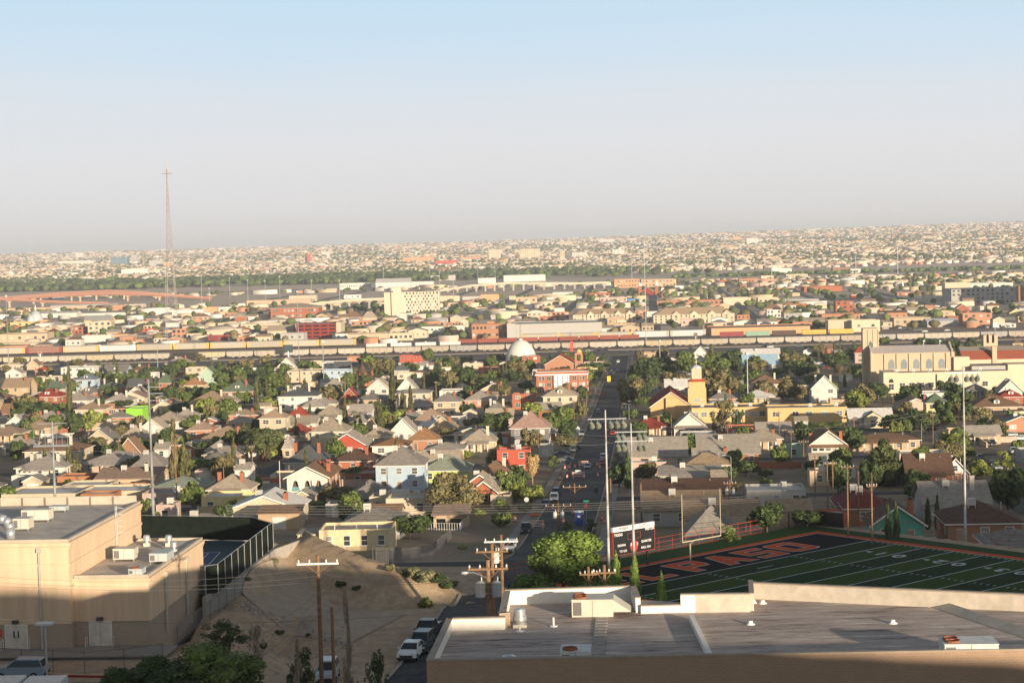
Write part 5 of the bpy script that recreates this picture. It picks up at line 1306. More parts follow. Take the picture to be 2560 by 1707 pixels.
# apartments with gables
for (c,xl,xr,yt,yb,yr,lb) in(('H',780,1640,360,482,280,'long cream apartment block with tan roof and front gables behind the grey warehouse'),('H',1880,2990,360,478,262,'second long cream apartment block with tan roof and gables right of the side street')):
    r,w,d,h=bld(c,xl,xr,yt,yb,'h','ta','cr',3,16,yr,lb,18,'apartment building','apartment_block',ww=1.3)
    for x in(-.22,.0,.22,.4):
        q=MB(); gw=w*.06; q.yprism([(w*x-gw,h-.2),(w*x+gw,h-.2),(w*x,h+3.2)],-1.0,3); q.box(w*x-gw*.9,w*x+gw*.9,-1,0,-1,h-.2); q.build('front_gable',wmat('cr'),r)
        for z in(.2,.5,.8): obj('window',win_row_mesh(1.6,1.5),r,(w*x,-1.0,h*z))
# silver shell dome church, far left
p=gp(*cp('E',490,485)); s=ppm(p.y); k=CRP['E'][2]; R0=100*k/s
r=root('shell_church',p,0,'silver shell domed church among the low houses at the far left','church'); hD=(485-300)*k/s; MFOOT.append((p.x,p.y,20,20,20))
q=MB(); q.lathe(0,0,[(R0,0),(R0*.97,hD*.35),(R0*.8,hD*.65),(R0*.5,hD*.87),(0,hD)],20); q.build('dome',mat('silver dome',(.5,.51,.50),.4,metal=.2),r,smooth=True)
q=MB(); q.lathe(0,0,[(R0*.12,hD-.3),(R0*.1,hD+2.5),(0,hD+7)],8); q.build('spire',m_white,r)
q=MB(); q.lathe(-R0*.5,-R0*.5,[(R0*.6,0),(R0*.55,hD*.4),(R0*.35,hD*.6),(0,hD*.7)],16); q.build('side_dome',MATS['silver dome'],r,smooth=True)
# dark red church with twin towers
p=gp(*cp('H',1800,95)); s=ppm(p.y); k=CRP['H'][2]; h=60*k/s
r=root('red_church',p,0,'dark red church with two white capped towers far behind the apartments','church'); w=200*k/s; MFOOT.append((p.x,p.y,25,30,20))
walls_part(r,'g',w,25,h*.6,h*1.2,'dr'); roof_part(r,'g',w,25,h*.6,h*1.2,'dr2',.3)
for x in(-w*.52,w*.62):
    q=MB(); q.box(x-2.2,x+2.2,-2,2,-1,h*2.1); q.build('tower',wmat('bk'),r); q=MB(); q.lathe(x,0,[(2.4,h*2.1),(2.2,h*2.5),(0,h*3)],8); q.build('tower_cap',m_white,r)
# canopy beside the rail yard
p=gp(*cp('E',1960,722)); s=ppm(p.y); k=CRP['E'][2]; w=660*k/s
r=root('platform_canopy',p,0,'long grey platform canopy on dark posts behind the rail yard','canopy'); q=MB(); q.box(-w/2,w/2,0,9,3.9,4.5); q.build('canopy_roof',rmat('gt'),r); MFOOT.append((p.x,p.y,w/2,w,10))
for i in range(7): q=MB(); x=-w/2+w*(i+.5)/7; q.box(x-.2,x+.2,3,3.4,-1,3.9); q.build('post',m_post,r)
# overpasses
def deck(name,pts,wd,th,m,label,cat='overpass',piers=True,pm=None):
    r=root(name,pts[0],0,label,cat); O=Vector(pts[0]); q=MB()
    for a,b in zip(pts[:-1],pts[1:]):
        a=Vector(a)-O; b=Vector(b)-O; n=Vector((0,1,0))*wd
        q.add([a,b,b+n,a+n,a-Vector((0,0,th)),b-Vector((0,0,th)),b+n-Vector((0,0,th)),a+n-Vector((0,0,th))],[(0,1,2,3),(0,4,5,1),(2,6,7,3),(7,6,5,4),(0,3,7,4),(1,5,6,2)])
    q.build('deck',m,r)
    q=MB()
    for a,b in zip(pts[:-1],pts[1:]):
        a=Vector(a)-O; b=Vector(b)-O; q.add([a-Vector((0,.3,0)),b-Vector((0,.3,0)),b+Vector((0,-.3,1.2)),a+Vector((0,-.3,1.2)),a+Vector((0,0,1.2)),b+Vector((0,0,1.2))],[(0,1,2,3),(3,2,5,4)])
    q.build('side_barrier',mat('pale '+m.name,tuple(min(1,v*1.35) for v in m.diffuse_color[:3]) if False else ((.46,.26,.19) if 'red' in m.name else (.62,.55,.45)),.9,rnd=0),r)
    if piers:
        L=0
        for a,b in zip(pts[:-1],pts[1:]):
            a=Vector(a); b=Vector(b); n=max(1,int((b-a).length/piers))
            for i in range(n):
                c=a.lerp(b,(i+.5)/n); zg=float(tz(c.x,c.y)); 
                if c.z-th-zg<2.5: continue
                q=MB(); cc_=c-O; q.box(cc_.x-1.3,cc_.x+1.3,cc_.y+2,cc_.y+4.5,zg-O.z,cc_.z-th-1.4); q.box(cc_.x-3.5,cc_.x+3.5,cc_.y+1.5,cc_.y+5,cc_.z-th-1.4,cc_.z-th); q.build('pier',pm or m_conc,r)
    return r
m_terra=mat('terracotta red deck',(.34,.16,.11),.85,rnd=0); m_pier=mat('tan pier concrete',(.52,.40,.29),.9)
def pl(c,P,D): return [rd(*cp(c,x,y),D) for x,y in P]
deck('overpass',pl('E',[(-60,138),(300,112),(800,70),(1480,36),(1900,55),(2352,90),(2800,130),(3600,180),(4250,215)],2980),12,2.6,m_terra,'highest curving terracotta red highway ramp',piers=38,pm=m_pier)
deck('overpass',pl('E',[(200,140),(700,105),(1480,72),(2000,85),(2352,100),(2900,135)],2860),12,2.6,m_terra,'middle terracotta red highway ramp on tan piers',piers=45,pm=m_pier)
deck('overpass',pl('E',[(-60,150),(300,160),(850,190),(1480,203)],2700),10,2.2,m_terra,'lowest terracotta red ramp sloping down to the right',piers=42,pm=m_pier)
deck('overpass',pl('F',[(1880,218),(2352,172),(2620,155),(2920,145)],2260),11,1.8,mat('cream deck',(.60,.50,.36),.9,rnd=0),'cream viaduct on thin columns left of the slab tower',piers=9)
deck('overpass',pl('Q',[(640,462),(900,420),(1150,402),(1640,404),(1840,398)],2900),11,1.8,MATS['cream deck'],'long cream viaduct behind the slab tower',piers=14)
q=MB(); a=rd(*cp('E',-100,300),2560); b=rd(*cp('E',720,262),2560); q.box(a.x,rd(*cp('E',2000,270),2560).x,2560,2561,-1,3.2); o=q.build('boundary_wall',m_pier); tag(o,'long tan boundary wall below the terracotta ramps','wall')
q=MB(); a=rd(*cp('F',1020,200),2500); b=rd(*cp('F',1900,230),2500); q.box(a.x,b.x,2500,2512,-1,7); o=q.build('ramp_wall',mat('pink retaining wall',(.56,.38,.27),.9)); tag(o,'pinkish ramp retaining wall behind the brick school','wall')
# far landmarks: crop, x0,x1,ytop,ybase, wall, roof, rows, cols, label
FAR='''Q 245 480 400 445 wh wh 0 0 s 372|big white gabled warehouse behind the slab tower
Q 470 640 395 432 wh wh 0 0 f -|lower white warehouse joined to the gabled one
Q 0 205 405 447 wh wh 1 14 f -|long white ribbed warehouse left of the gabled warehouse
Q 620 790 352 388 gr bl 1 5 f -|dark grey and blue hall among the tree belt
Q 1120 1405 350 392 wh wh 0 0 f -|long white shed with a blue doorway beyond the viaduct
Q 945 1065 370 405 wh wh 0 0 f -|white box building under the floodlight masts
Q 1018 1112 176 246 ye2 be 6 8 f -|tan ten storey tower with darker left side
Q 1232 1368 170 243 cr wh 7 9 f -|wide white tower with ribbed windows on the plain
Q 1506 1536 182 258 cr wh 6 2 f -|narrow cream tower beside the black topped tower
Q 1540 1588 186 256 dgy dg 5 4 f -|black topped office tower on the plain
Q 1588 1690 194 232 wh wh 3 8 f -|low white office block right of the black topped tower
Q 1862 1946 174 218 wh wh 5 8 f -|white twin block on the right of the plain
Q 1768 1874 104 132 wh wh 3 9 f -|pale pinkish tower block near the skyline
Q 1500 1590 120 150 cr be 3 7 f -|small cream tower block near the skyline
Q 430 640 228 262 or ta 1 10 f -|long orange mall building on the plain
Q 825 955 228 250 or ta 1 6 f -|short orange building right of the orange mall
Q 1876 2050 378 436 or lb 2 9 f -|orange brick school with a turquoise roof
Q 2060 2300 378 430 tb lb 2 10 f -|tan brick wing right of the turquoise roofed school
Q 652 800 250 280 rd wh 0 0 f -|bright red shop with a white roof on the plain
Q 2075 2110 205 245 cr be 2 2 f -|single cream tower on the right plain
P 760 872 226 282 bl2 bl 6 10 f -|blue glass office building left of the lattice mast
P 903 943 208 268 gr gr 7 3 f -|striped grey tower right of the blue glass office
P 1020 1115 248 296 gr gr 1 1 f -|plain grey block beside the lattice mast
P 1117 1165 260 296 or or 0 0 f -|orange block behind the lattice mast
P 518 570 198 236 wh wh 5 5 f -|white office block far left on the plain
P 2100 2122 205 264 rd re 0 0 f -|red sign tower on the plain
P 2080 2102 220 264 wh wh 0 0 f -|white half of the red sign tower
P 2200 2256 190 222 wh wh 0 0 f -|white shell roof hall on the plain
P 400 640 252 280 wh wh 0 0 f -|low wide white factory at the left of the plain
P 830 1010 308 348 wh wh 0 0 f -|white vaulted hall below the blue glass office
T 362 416 142 172 or or 4 4 f -|brown block left of the striped tower near the skyline
T 455 535 150 196 wh wh 6 6 f -|white striped tower near the right skyline
T 375 500 278 304 cr be 2 10 f -|long cream building on the right plain
T 565 680 278 312 ta or 2 7 f -|tan block with an orange roof on the right plain
T 628 765 358 396 wh wh 0 0 f -|pair of white cubes on the right plain
T 1045 1160 355 392 bw db 0 0 f -|dark brown warehouse on the right plain
T 1165 1235 362 390 wh wh 0 0 f -|white end of the dark brown warehouse
T 275 370 200 220 or be 0 0 f -|low orange building on the right plain'''
WC['bl2']=('blue glass walls',(.16,.24,.30))
for ln in FAR.split('\n'):
    a,lb=ln.split('|'); c,xl,xr,yt,yb,wk,rk,rw,cl,k_,yr=a.split()
    bld(c,float(xl),float(xr),float(yt),float(yb),k_,rk,wk,int(rw),int(cl),None if yr=='-' else float(yr),lb,None,'building','far_building',grp='landmark buildings on the far plain')
# ---------------- filler: individually built houses and blocks, then the far mass ----------------
def clear(x,y,r,L): 
    for f in L:
        if (f[0]-x)**2+(f[1]-y)**2<(f[2]+r)**2: return False
    return True
rr=random.Random(5)
wks=['wh','cr','ta','bk','tb','pk','gr','wh','cr','ob']; rks=['lg','be','gr','br','lg','ta','be','wh','tn']
NFILL=0
for D in np.arange(300,1200,24):
    for u in np.arange(-430,430,17):
        x,y=sp(u+rr.uniform(-3,3),D+rr.uniform(-5,5))
        if abs(x)>y*.29+5: continue
        if abs(u)<17 or any(abs(D-c_)<11 for c_ in CROSS) or any(abs(u-k*86)<12 for k in(-2,-1,1,2,3)): continue
        if NFILL>=70 or rr.random()>.45: continue
        if not clear(x,y+5,9,FOOT): continue
        if D<420 and u>30: continue
        w=rr.uniform(9,13); 
        house((x,y,float(tz(x,y))),w,w*.9,3.0,rr.choice('hhgsf'),rr.uniform(1.8,3),rr.choice(rks),rr.choice(wks),rr.choice(['','c','a','t','ca']),side='r' if x<60 else 'l'); NFILL+=1
def simple(x,y,w,d,h,kind,rise,rk,wk,nwin):
    z=float(tz(x,y)); 
    wn=WC[wk][0].replace(' walls',''); rn=RC[rk][0].split(' shingles')[0].replace(' coated','').replace(' roof','').replace(' tar','').replace(' tiles','').replace(' metal','')
    r=root('city_building',(x,y,z),-GA,'%s%s building with %s %s roof'%('small ' if w<16 else '',wn,rn,{'h':'hip','g':'gable','s':'gable','f':'flat'}[kind]),'building','buildings beyond the rail yard',desc=True)
    MFOOT.append((x,y+d/2,max(w,d)*.5,w,d)); walls_part(r,kind,w,d,h,rise,wk); roof_part(r,kind,w,d,h,rise,rk,.4)
    for j in range(nwin): obj('window',win_row_mesh(1.6,1.3),r,(-w/2+w*(j+.5)/nwin,0,h*.55))
NM=0
for D in np.arange(1500,2100,19):
    for u in np.arange(-620,620,21):
        x,y=sp(u+rr.uniform(-5,5)-street_x(D)*.0,D+rr.uniform(-5,5)); x-=street_x(D)
        if abs(x)>y*.28: continue
        if NM>=120 or rr.random()>.20: continue
        if abs((x-20-.075*(D-1490))%95)<14 or abs((D-1520)%130)<14: continue
        w=rr.uniform(9,22)
        if not clear(x,y,w*.55,MFOOT): continue
        k=rr.choice('ffhgs'); simple(x,y,w,w*rr.uniform(.6,1),rr.uniform(3,6.5),k,rr.uniform(1.5,2.6),rr.choice(rks),rr.choice(wks),3 if D<1750 else 0); NM+=1
# far mass of small buildings (one object, past the 300 nearest)
def boxes_mass(name,Xc,Yc,Wd,Dp,Ht,Rs,mats,pal,label):
    n=len(Xc); Zc=tz(Xc,Yc); ca,sa=np.cos(Rs),np.sin(Rs)
    cs=np.array([(-.5,-.5),(.5,-.5),(.5,.5),(-.5,.5)]); px_=cs[:,0][None]*Wd[:,None]; py_=cs[:,1][None]*Dp[:,None]
    X_=Xc[:,None]+px_*ca[:,None]-py_*sa[:,None]; Y_=Yc[:,None]+px_*sa[:,None]+py_*ca[:,None]
    lo=np.stack([X_,Y_,np.repeat(Zc[:,None]-1,4,1)],-1); hi=np.stack([X_,Y_,np.repeat((Zc+Ht)[:,None],4,1)],-1)
    gable=(NR.rand(n)<.22)&(Ws/np.maximum(Ds_,1)<1.7) if False else (NR.rand(n)<.22)&(Wd<22); hi2=hi.copy(); mid=(hi[:,[0,1,2,3]]).mean(1,keepdims=True)
    V_=np.concatenate([lo,hi],1)
    # hipped tops: shrink a raised copy
    top=mid+(hi-mid)*np.where(gable,.12,1.0)[:,None,None]; top[:,:,2]+=np.where(gable,NR.uniform(1.5,2.5,n),.05)[:,None]
    V_=np.concatenate([V_,top],1).reshape(-1,3)
    b=(np.arange(n)*12)[:,None,None]; f=np.array([(0,1,5,4),(1,2,6,5),(3,0,4,7),(4,5,9,8),(5,6,10,9),(6,7,11,10),(7,4,8,11),(8,9,10,11)])
    Fq=(b+f[None]).reshape(-1,4); wi=NR.choice(len(pal),n,p=pal); ri=NR.randint(len(pal),len(mats),n)
    mi=np.concatenate([np.repeat(wi[:,None],3,1),np.repeat(ri[:,None],5,1)],1).ravel()
    o=obj(name,fast_mesh(name,V_,Fq,mats,mi)); o['kind']='stuff'; o['label']=label; return o
fm=[wmat('wh'),wmat('cr'),wmat('ta'),wmat('pk'),wmat('ob'),wmat('gr'),mat('pale sand walls',(.56,.48,.38)),rmat('wh'),rmat('lg'),rmat('be'),rmat('br'),rmat('lg'),rmat('ta'),rmat('ta'),rmat('tn'),rmat('gr'),mat('bright white roof',(.72,.68,.62))]
pal=[.15,.20,.20,.13,.09,.08,.15]
Xs,Ys,Ws,Ds=[],[],[],[]
for (a,b,dy,dx,pk) in((1480,2100,20,22,.34),(2100,3150,26,27,.42),(4000,5200,28,19,.62),(5200,7200,42,20,.66),(7200,10000,62,24,.68),(10000,14200,100,32,.7)):
    for D in np.arange(a,b,dy):
        m=.30*D; n=int(2*m/dx); xx=-m+np.arange(n)*dx+NR.uniform(-dx*.3,dx*.3,n); keep=NR.rand(n)<pk*(.75+.5*np.sin(xx/170+D/260)*np.sin(D/330)); xx=xx[keep]; yy=D+NR.uniform(-dy*.4,dy*.4,len(xx))
        if 2520<D<3050: ok=~((xx<250)&(xx<-60+(D-2330)*.6)|(xx<-380)); xx,yy=xx[ok],yy[ok]
        if D<2500:
            ok=(np.abs((xx-20-.075*(D-1490)+47)%95-47)>12)&(abs((D-1520)%130)>10); xx,yy=xx[ok],yy[ok]
        for q_,w_ in zip(xx,yy):
            Xs.append(q_); Ys.append(w_)
Xs,Ys=np.array(Xs),np.array(Ys)
if MFOOT:
    MF=np.array([f[:3] for f in MFOOT]); near=Ys<5000; ok=np.ones(len(Xs),bool); idx=np.where(near)[0]
    dd=(Xs[idx,None]-MF[None,:,0])**2+(Ys[idx,None]-MF[None,:,1])**2; ok[idx]=(dd>(MF[None,:,2]+7)**2).all(1); 
    Xs,Ys=Xs[ok],Ys[ok]
n=len(Xs); sc_f=np.where(Ys<2600,1.0,np.where(Ys<5200,1.0,np.where(Ys<7200,1.1,np.where(Ys<10000,1.3,1.7))))
big=NR.rand(n)<.09
Ws=NR.uniform(8,17,n)*sc_f*np.where(big,2.6,1); Ds_=NR.uniform(8,15,n)*sc_f*np.where(big,1.6,1); Hs=NR.uniform(3,5.5,n)*np.where(Ys>5200,1.25,1)*np.where(Ys>9000,1.2,1)*np.where(big,1.35,1)
boxes_mass('distant_buildings',Xs,Ys,Ws,Ds_,Hs,np.full(n,-.02)+NR.choice([0,.0,-.5],n),fm,pal,'thousands of low pale buildings covering the far plain')
NFAR=n

r=root('office_tower',(602,1800,0),-.1,'tall tan tower block added unseen past the right edge to shade the hospital','office building'); walls_part(r,'f',112,30,54,0,'ta'); roof_part(r,'f',112,30,54,0,'gt')  # unseen tower, added and sized so its shadow falls on the hospital block
for i in range(9):
    for j in range(12): obj('window',win_row_mesh(5.2,2.0),r,(-50+j*9,0,3.5+i*5.7))
# ---------------- trees ----------------
def leafmat(name,col,tr=.0):
    m=mat(name,col,.8,'plain',.25,3,rnd=.14); n=m.node_tree.nodes; l=m.node_tree.links
    b=n['Principled BSDF']; src=b.inputs['Base Color'].links[0].from_socket
    g_=n.new('ShaderNodeNewGeometry'); mr=n.new('ShaderNodeMapRange'); mr.inputs[3].default_value=.62; mr.inputs[4].default_value=1.4; l.new(g_.outputs['Random Per Island'],mr.inputs[0])
    cb=n.new('ShaderNodeCombineColor'); [l.new(mr.outputs[0],cb.inputs[i]) for i in range(3)]
    x=n.new('ShaderNodeMix'); x.data_type='RGBA'; x.blend_type='MULTIPLY'; x.inputs[0].default_value=1; l.new(src,x.inputs[6]); l.new(cb.outputs[0],x.inputs[7]); l.new(x.outputs[2],b.inputs['Base Color'])
    b.inputs['Specular IOR Level'].default_value=.2
    return m
LF={'d':leafmat('green leaves',(.125,.165,.045)),'k':leafmat('dark green leaves',(.07,.10,.035)),'o':leafmat('olive brown leaves',(.185,.16,.075)),'y':leafmat('yellow green leaves',(.215,.245,.06)),
 'v':leafmat('bright green leaves',(.19,.27,.06)),'c':leafmat('cypress foliage',(.105,.108,.045)),'n':leafmat('pine needles',(.10,.12,.045)),'g':leafmat('grey green brush',(.22,.21,.11)),'t':leafmat('dry palm skirt',(.46,.32,.15)),'b':mat('bare twigs',(.36,.29,.22),.9)}
def crown_mesh(seed,nl,nq,size,shape='round',core=True):
    r=np.random.RandomState(seed); C=[];Rr=[]
    if shape=='round':
        for i in range(nl):
            a=r.uniform(0,2*PI); z=r.uniform(.24,.80); rad=.27*np.sqrt(max(0,1-((z-.5)/.5)**2))+.05; q=rad*r.uniform(.5,1.15)
            C.append((cos(a)*q,sin(a)*q,z)); Rr.append(r.uniform(.13,.22))
        C.append((0,0,.5)); Rr.append(.28)
    elif shape=='tent':
        for i in range(nl):
            z=r.uniform(.1,.93)**.9; w=.44*(1-z)**.55; a=r.uniform(0,2*PI); q=w*r.uniform(.4,1); C.append((cos(a)*q+.05*z,sin(a)*q,z*.93)); Rr.append(r.uniform(.07,.13))
    elif shape=='cyp':
        for i in range(nl):
            z=(i+.5)/nl; w=.46*min(1,(z*7+.35))*max(.05,(1-z**2.2))**.75; C.append((r.uniform(-.06,.06),r.uniform(-.06,.06),z*.96)); Rr.append(max(.05,w*r.uniform(.85,1.05)))
    elif shape=='pine':
        for i in range(nl):
            z=r.uniform(.08,.97); w=.5*(1-z)**.7*min(1,z*5+.2); a=r.uniform(0,2*PI); q=w*r.uniform(.3,.85); C.append((cos(a)*q,sin(a)*q,z)); Rr.append(.07+.10*(1-z))
    elif shape=='umb':
        for i in range(nl):
            a=r.uniform(0,2*PI); q=.42*np.sqrt(r.uniform(0,1)); z=.78-.35*(q/.42)**2*r.uniform(.2,1.2)+r.uniform(-.1,.1); C.append((cos(a)*q,sin(a)*q,z)); Rr.append(r.uniform(.09,.15))
    elif shape=='loose':
        for i in range(nl):
            a=r.uniform(0,2*PI); z=r.uniform(.12,.9); q=.4*r.uniform(.1,1)*np.sqrt(max(.05,1-((z-.5)/.55)**2)); C.append((cos(a)*q,sin(a)*q,z)); Rr.append(r.uniform(.07,.13))
    C=np.array(C); Rr=np.array(Rr); pr=Rr**2; pr/=pr.sum(); k=r.choice(len(C),nq,p=pr); d=r.normal(size=(nq,3)); d/=np.linalg.norm(d,axis=1)[:,None]
    zs=1.0 if shape!='cyp' else .32
    P=C[k]+d*Rr[k][:,None]*r.uniform(.80,1.10,nq)[:,None]*np.array([1,1,zs])
    nrm=d+r.normal(size=(nq,3))*.55; nrm/=np.linalg.norm(nrm,axis=1)[:,None]
    up=r.normal(size=(nq,3)); 
    if shape=='cyp': up=np.array([0,0,1.0])+up*.25
    u=np.cross(nrm,up); u/=np.linalg.norm(u,axis=1)[:,None]; v=np.cross(nrm,u); s=size*r.uniform(.6,1.4,nq)[:,None]
    av=1.0 if shape!='cyp' else .6
    V=np.stack([P-u*s-v*s*av,P+u*s-v*s*.6*av,P+u*s*.7+v*s*av,P-u*s*.8+v*s*.7*av],1).reshape(-1,3); Fq=np.arange(nq*4).reshape(-1,4)
    if core:
        ico=[];oc=[(1,0,0),(0,1,0),(-1,0,0),(0,-1,0),(0,0,1),(0,0,-1)]; fs=[(0,1,4,4),(1,2,4,4),(2,3,4,4),(3,0,4,4),(1,0,5,5),(2,1,5,5),(3,2,5,5),(0,3,5,5)]
        # octagonal low cores as quads
        n0=len(V); cv=[];cf=[]
        for c,rad in zip(C,Rr):
            rad=rad*.78; o=n0+len(cv); 
            for zz,rr_ in((-.7,.7),(0,1),(.7,.7)):
                for t in range(6): 
                    j=r.uniform(.85,1.1); cv.append((c[0]+cos(t*PI/3)*rad*rr_*j,c[1]+sin(t*PI/3)*rad*rr_*j,c[2]+zz*rad*zs))
            for l_ in range(2):
                for t in range(6): a=o+l_*6+t; b=o+l_*6+(t+1)%6; cf.append((a,b,b+6,a+6))
            cf.append((o,o+1,o+2,o+3)); cf.append((o,o+3,o+4,o+5)); cf.append((o+12,o+13,o+14,o+15)); cf.append((o+12,o+15,o+16,o+17))
        V=np.concatenate([V,np.array(cv)]); Fq=np.concatenate([Fq,np.array(cf)])
    return fast_mesh('crown',V,Fq,[LF['d']])
def trunk_mesh(seed,hc=.5,limbs=5,r0=.035):
    r=random.Random(seed); q=MB(); q.rod((0,0,-.05),(0,0,hc),r0,7,0,r0*.6)
    for i in range(limbs):
        a=r.uniform(0,2*PI); z0=hc*r.uniform(.45,1); q.rod((0,0,z0),(cos(a)*.26,sin(a)*.26,min(.9,z0+r.uniform(.2,.4))),r0*.45,5,0,r0*.15)
    return q.mesh('trunk',m_trunk)
TPL={}
for k,v in {'round':[crown_mesh(s,13,1300,.042) for s in range(5)],'roundH':[crown_mesh(20+s,22,8500,.017) for s in range(3)],
 'tent':[crown_mesh(90,46,15000,.010,'tent')],'cyp':[crown_mesh(40+s,14,900,.06,'cyp') for s in range(3)],'cypH':[crown_mesh(50,20,4000,.03,'cyp')],'pine':[crown_mesh(60+s,26,1300,.038,'pine') for s in range(2)],'pineH':[crown_mesh(66,40,6000,.018,'pine')],
 'umb':[crown_mesh(70+s,22,1800,.03,'umb') for s in range(2)],'umbH':[crown_mesh(75,34,6500,.016,'umb')],'loose':[crown_mesh(80+s,22,900,.03,'loose',False) for s in range(2)],'looseH':[crown_mesh(85,40,4200,.014,'loose',False)]}.items(): TPL[k]=v
TRK=[trunk_mesh(s) for s in range(3)]; TRC=trunk_mesh(9,.3,0,.05)
def palm_meshes():
    q=MB(); r=random.Random(3)
    for i in range(34):
        a=r.uniform(0,2*PI); e=r.uniform(-.5,1.2); L=r.uniform(.40,.52); P=[]
        for t in(0,.35,.7,1): P.append(Vector((cos(a)*L*t*cos(e*(1-t*.6)),sin(a)*L*t*cos(e*(1-t*.6)),.86+L*.35*(sin(e)*t-.7*t*t))))
        side=Vector((-sin(a),cos(a),0))
        for (p0,p1),(w0,w1) in zip(zip(P[:-1],P[1:]),((.012,.06),(.06,.055),(.055,.004))):
            q.add([p0-side*w0,p0+side*w0,p1+side*w1,p1-side*w1],[(0,1,2,3)])
    return q.mesh('crown',LF['y'])
PALM=palm_meshes(); q=MB(); q.rod((0,0,-.03),(0,0,.87),.035,8,0,.028); PTR=q.mesh('trunk',mat('palm trunk',(.33,.23,.14),.9,var=.3,sc_=8))
LEAFN={'v':'bright green','d':'green','k':'dark green','o':'olive brown','y':'yellow green','c':'dark','n':'dark green','g':'grey green','b':'pale'}
NT=0
def put(me,name,par,m,sx,sz,rot=0,loc=(0,0,0)):
    o=obj(name,me,par,loc,rot); o.scale=(sx,sx,sz)
    if m is not None:
        o.material_slots[0].link='OBJECT'; o.material_slots[0].material=m
    return o
def tree(p,w,h,kind,leaf,px=0,label=None,grp=None):
    rot=random.uniform(0,6.28); H_='H' if px>95 else ''
    TW={'d':'spreading tree','c':'cypress','n':'pine tree','u':'umbrella pine','p':'palm tree','P':'palm tree','s':'shrub','b':'bare tree','l':'loose open tree','q':'slender poplar','e':''}[kind]
    siz='tall ' if h>11 else ('small ' if h<4.5 else '')
    desc='%s%s'%(siz,(LEAFN.get(leaf,'')+' '+TW) if kind in 'dsln' else {'c':'slender cypress' if w<2 else 'broad cypress'}.get(kind,TW))
    nm={'d':'tree','c':'cypress','n':'pine_tree','u':'umbrella_pine','p':'palm_tree','P':'palm_tree','s':'shrub','b':'bare_tree','l':'tree','q':'poplar','e':'tree'}[kind]
    cat={'c':'cypress','n':'pine tree','u':'pine tree','p':'palm tree','P':'palm tree','s':'shrub'}.get(kind,'tree')
    r=root(nm,p,0,label or desc,cat,grp or {'c':'cypresses among the houses','p':'palm trees','P':'palm trees','s':'shrubs'}.get(kind,'trees among the houses'),desc=label is None)
    if kind=='d': put(random.choice(TPL['round'+H_]),'crown',r,LF[leaf],w*1.34,h*1.10,rot); put(random.choice(TRK),'trunk',r,None,h,h*.9,rot)
    elif kind=='e': put(TPL['tent'][0],'crown',r,LF['v'],w*1.05,h*1.02,0); put(TRK[0],'trunk',r,None,h,h*.9,rot)
    elif kind=='q': put(TPL['cypH'][0],'crown',r,LF['v'],w*1.0,h,rot,(0,0,h*.02)); put(TRC,'trunk',r,None,1,h*.4)
    elif kind=='l': put(random.choice(TPL['loose'+H_]),'crown',r,LF[leaf],w*1.3,h*1.05,rot); put(random.choice(TRK),'trunk',r,None,h,h,rot)
    elif kind=='b': put(random.choice(TPL['loose'+H_]),'crown',r,LF['b'],w*.9,h,rot); put(random.choice(TRK),'trunk',r,LF['b'],w*1.1,h*1.3,rot)
    elif kind=='s': put(random.choice(TPL['round'+H_]),'crown',r,LF[leaf],w*1.1,h*1.25,rot,(0,0,-h*.2))
    elif kind=='c': put(random.choice(TPL['cyp'+('H' if px>60 else '')]),'crown',r,LF[leaf],w*1.15,h,rot,(0,0,h*.02)); put(TRC,'trunk',r,None,max(1,w),h*.3)
    elif kind=='n': put(random.choice(TPL['pine'+H_]),'crown',r,LF[leaf],w*1.3,h*.98,rot,(0,0,h*.04)); put(TRC,'trunk',r,None,h*.5,h*.9)
    elif kind=='u': put(random.choice(TPL['umb'+H_]),'crown',r,LF[leaf],w*1.1,h*1.03,rot,(0,0,0)); put(random.choice(TRK),'trunk',r,None,h,h*1.1,rot)
    elif kind in'pP':
        put(PALM,'crown',r,LF['y'] if kind=='p' else LF['d'],w*1.15,w*1.0,rot,(0,0,h-w*.98)); put(PTR,'trunk',r,None,h*.5,h*.98)
        if kind=='P': put(TPL['cypH'][0],'dry_skirt',r,LF['t'],w*.85,-h*.62,rot,(0,0,h*.90))
    return r
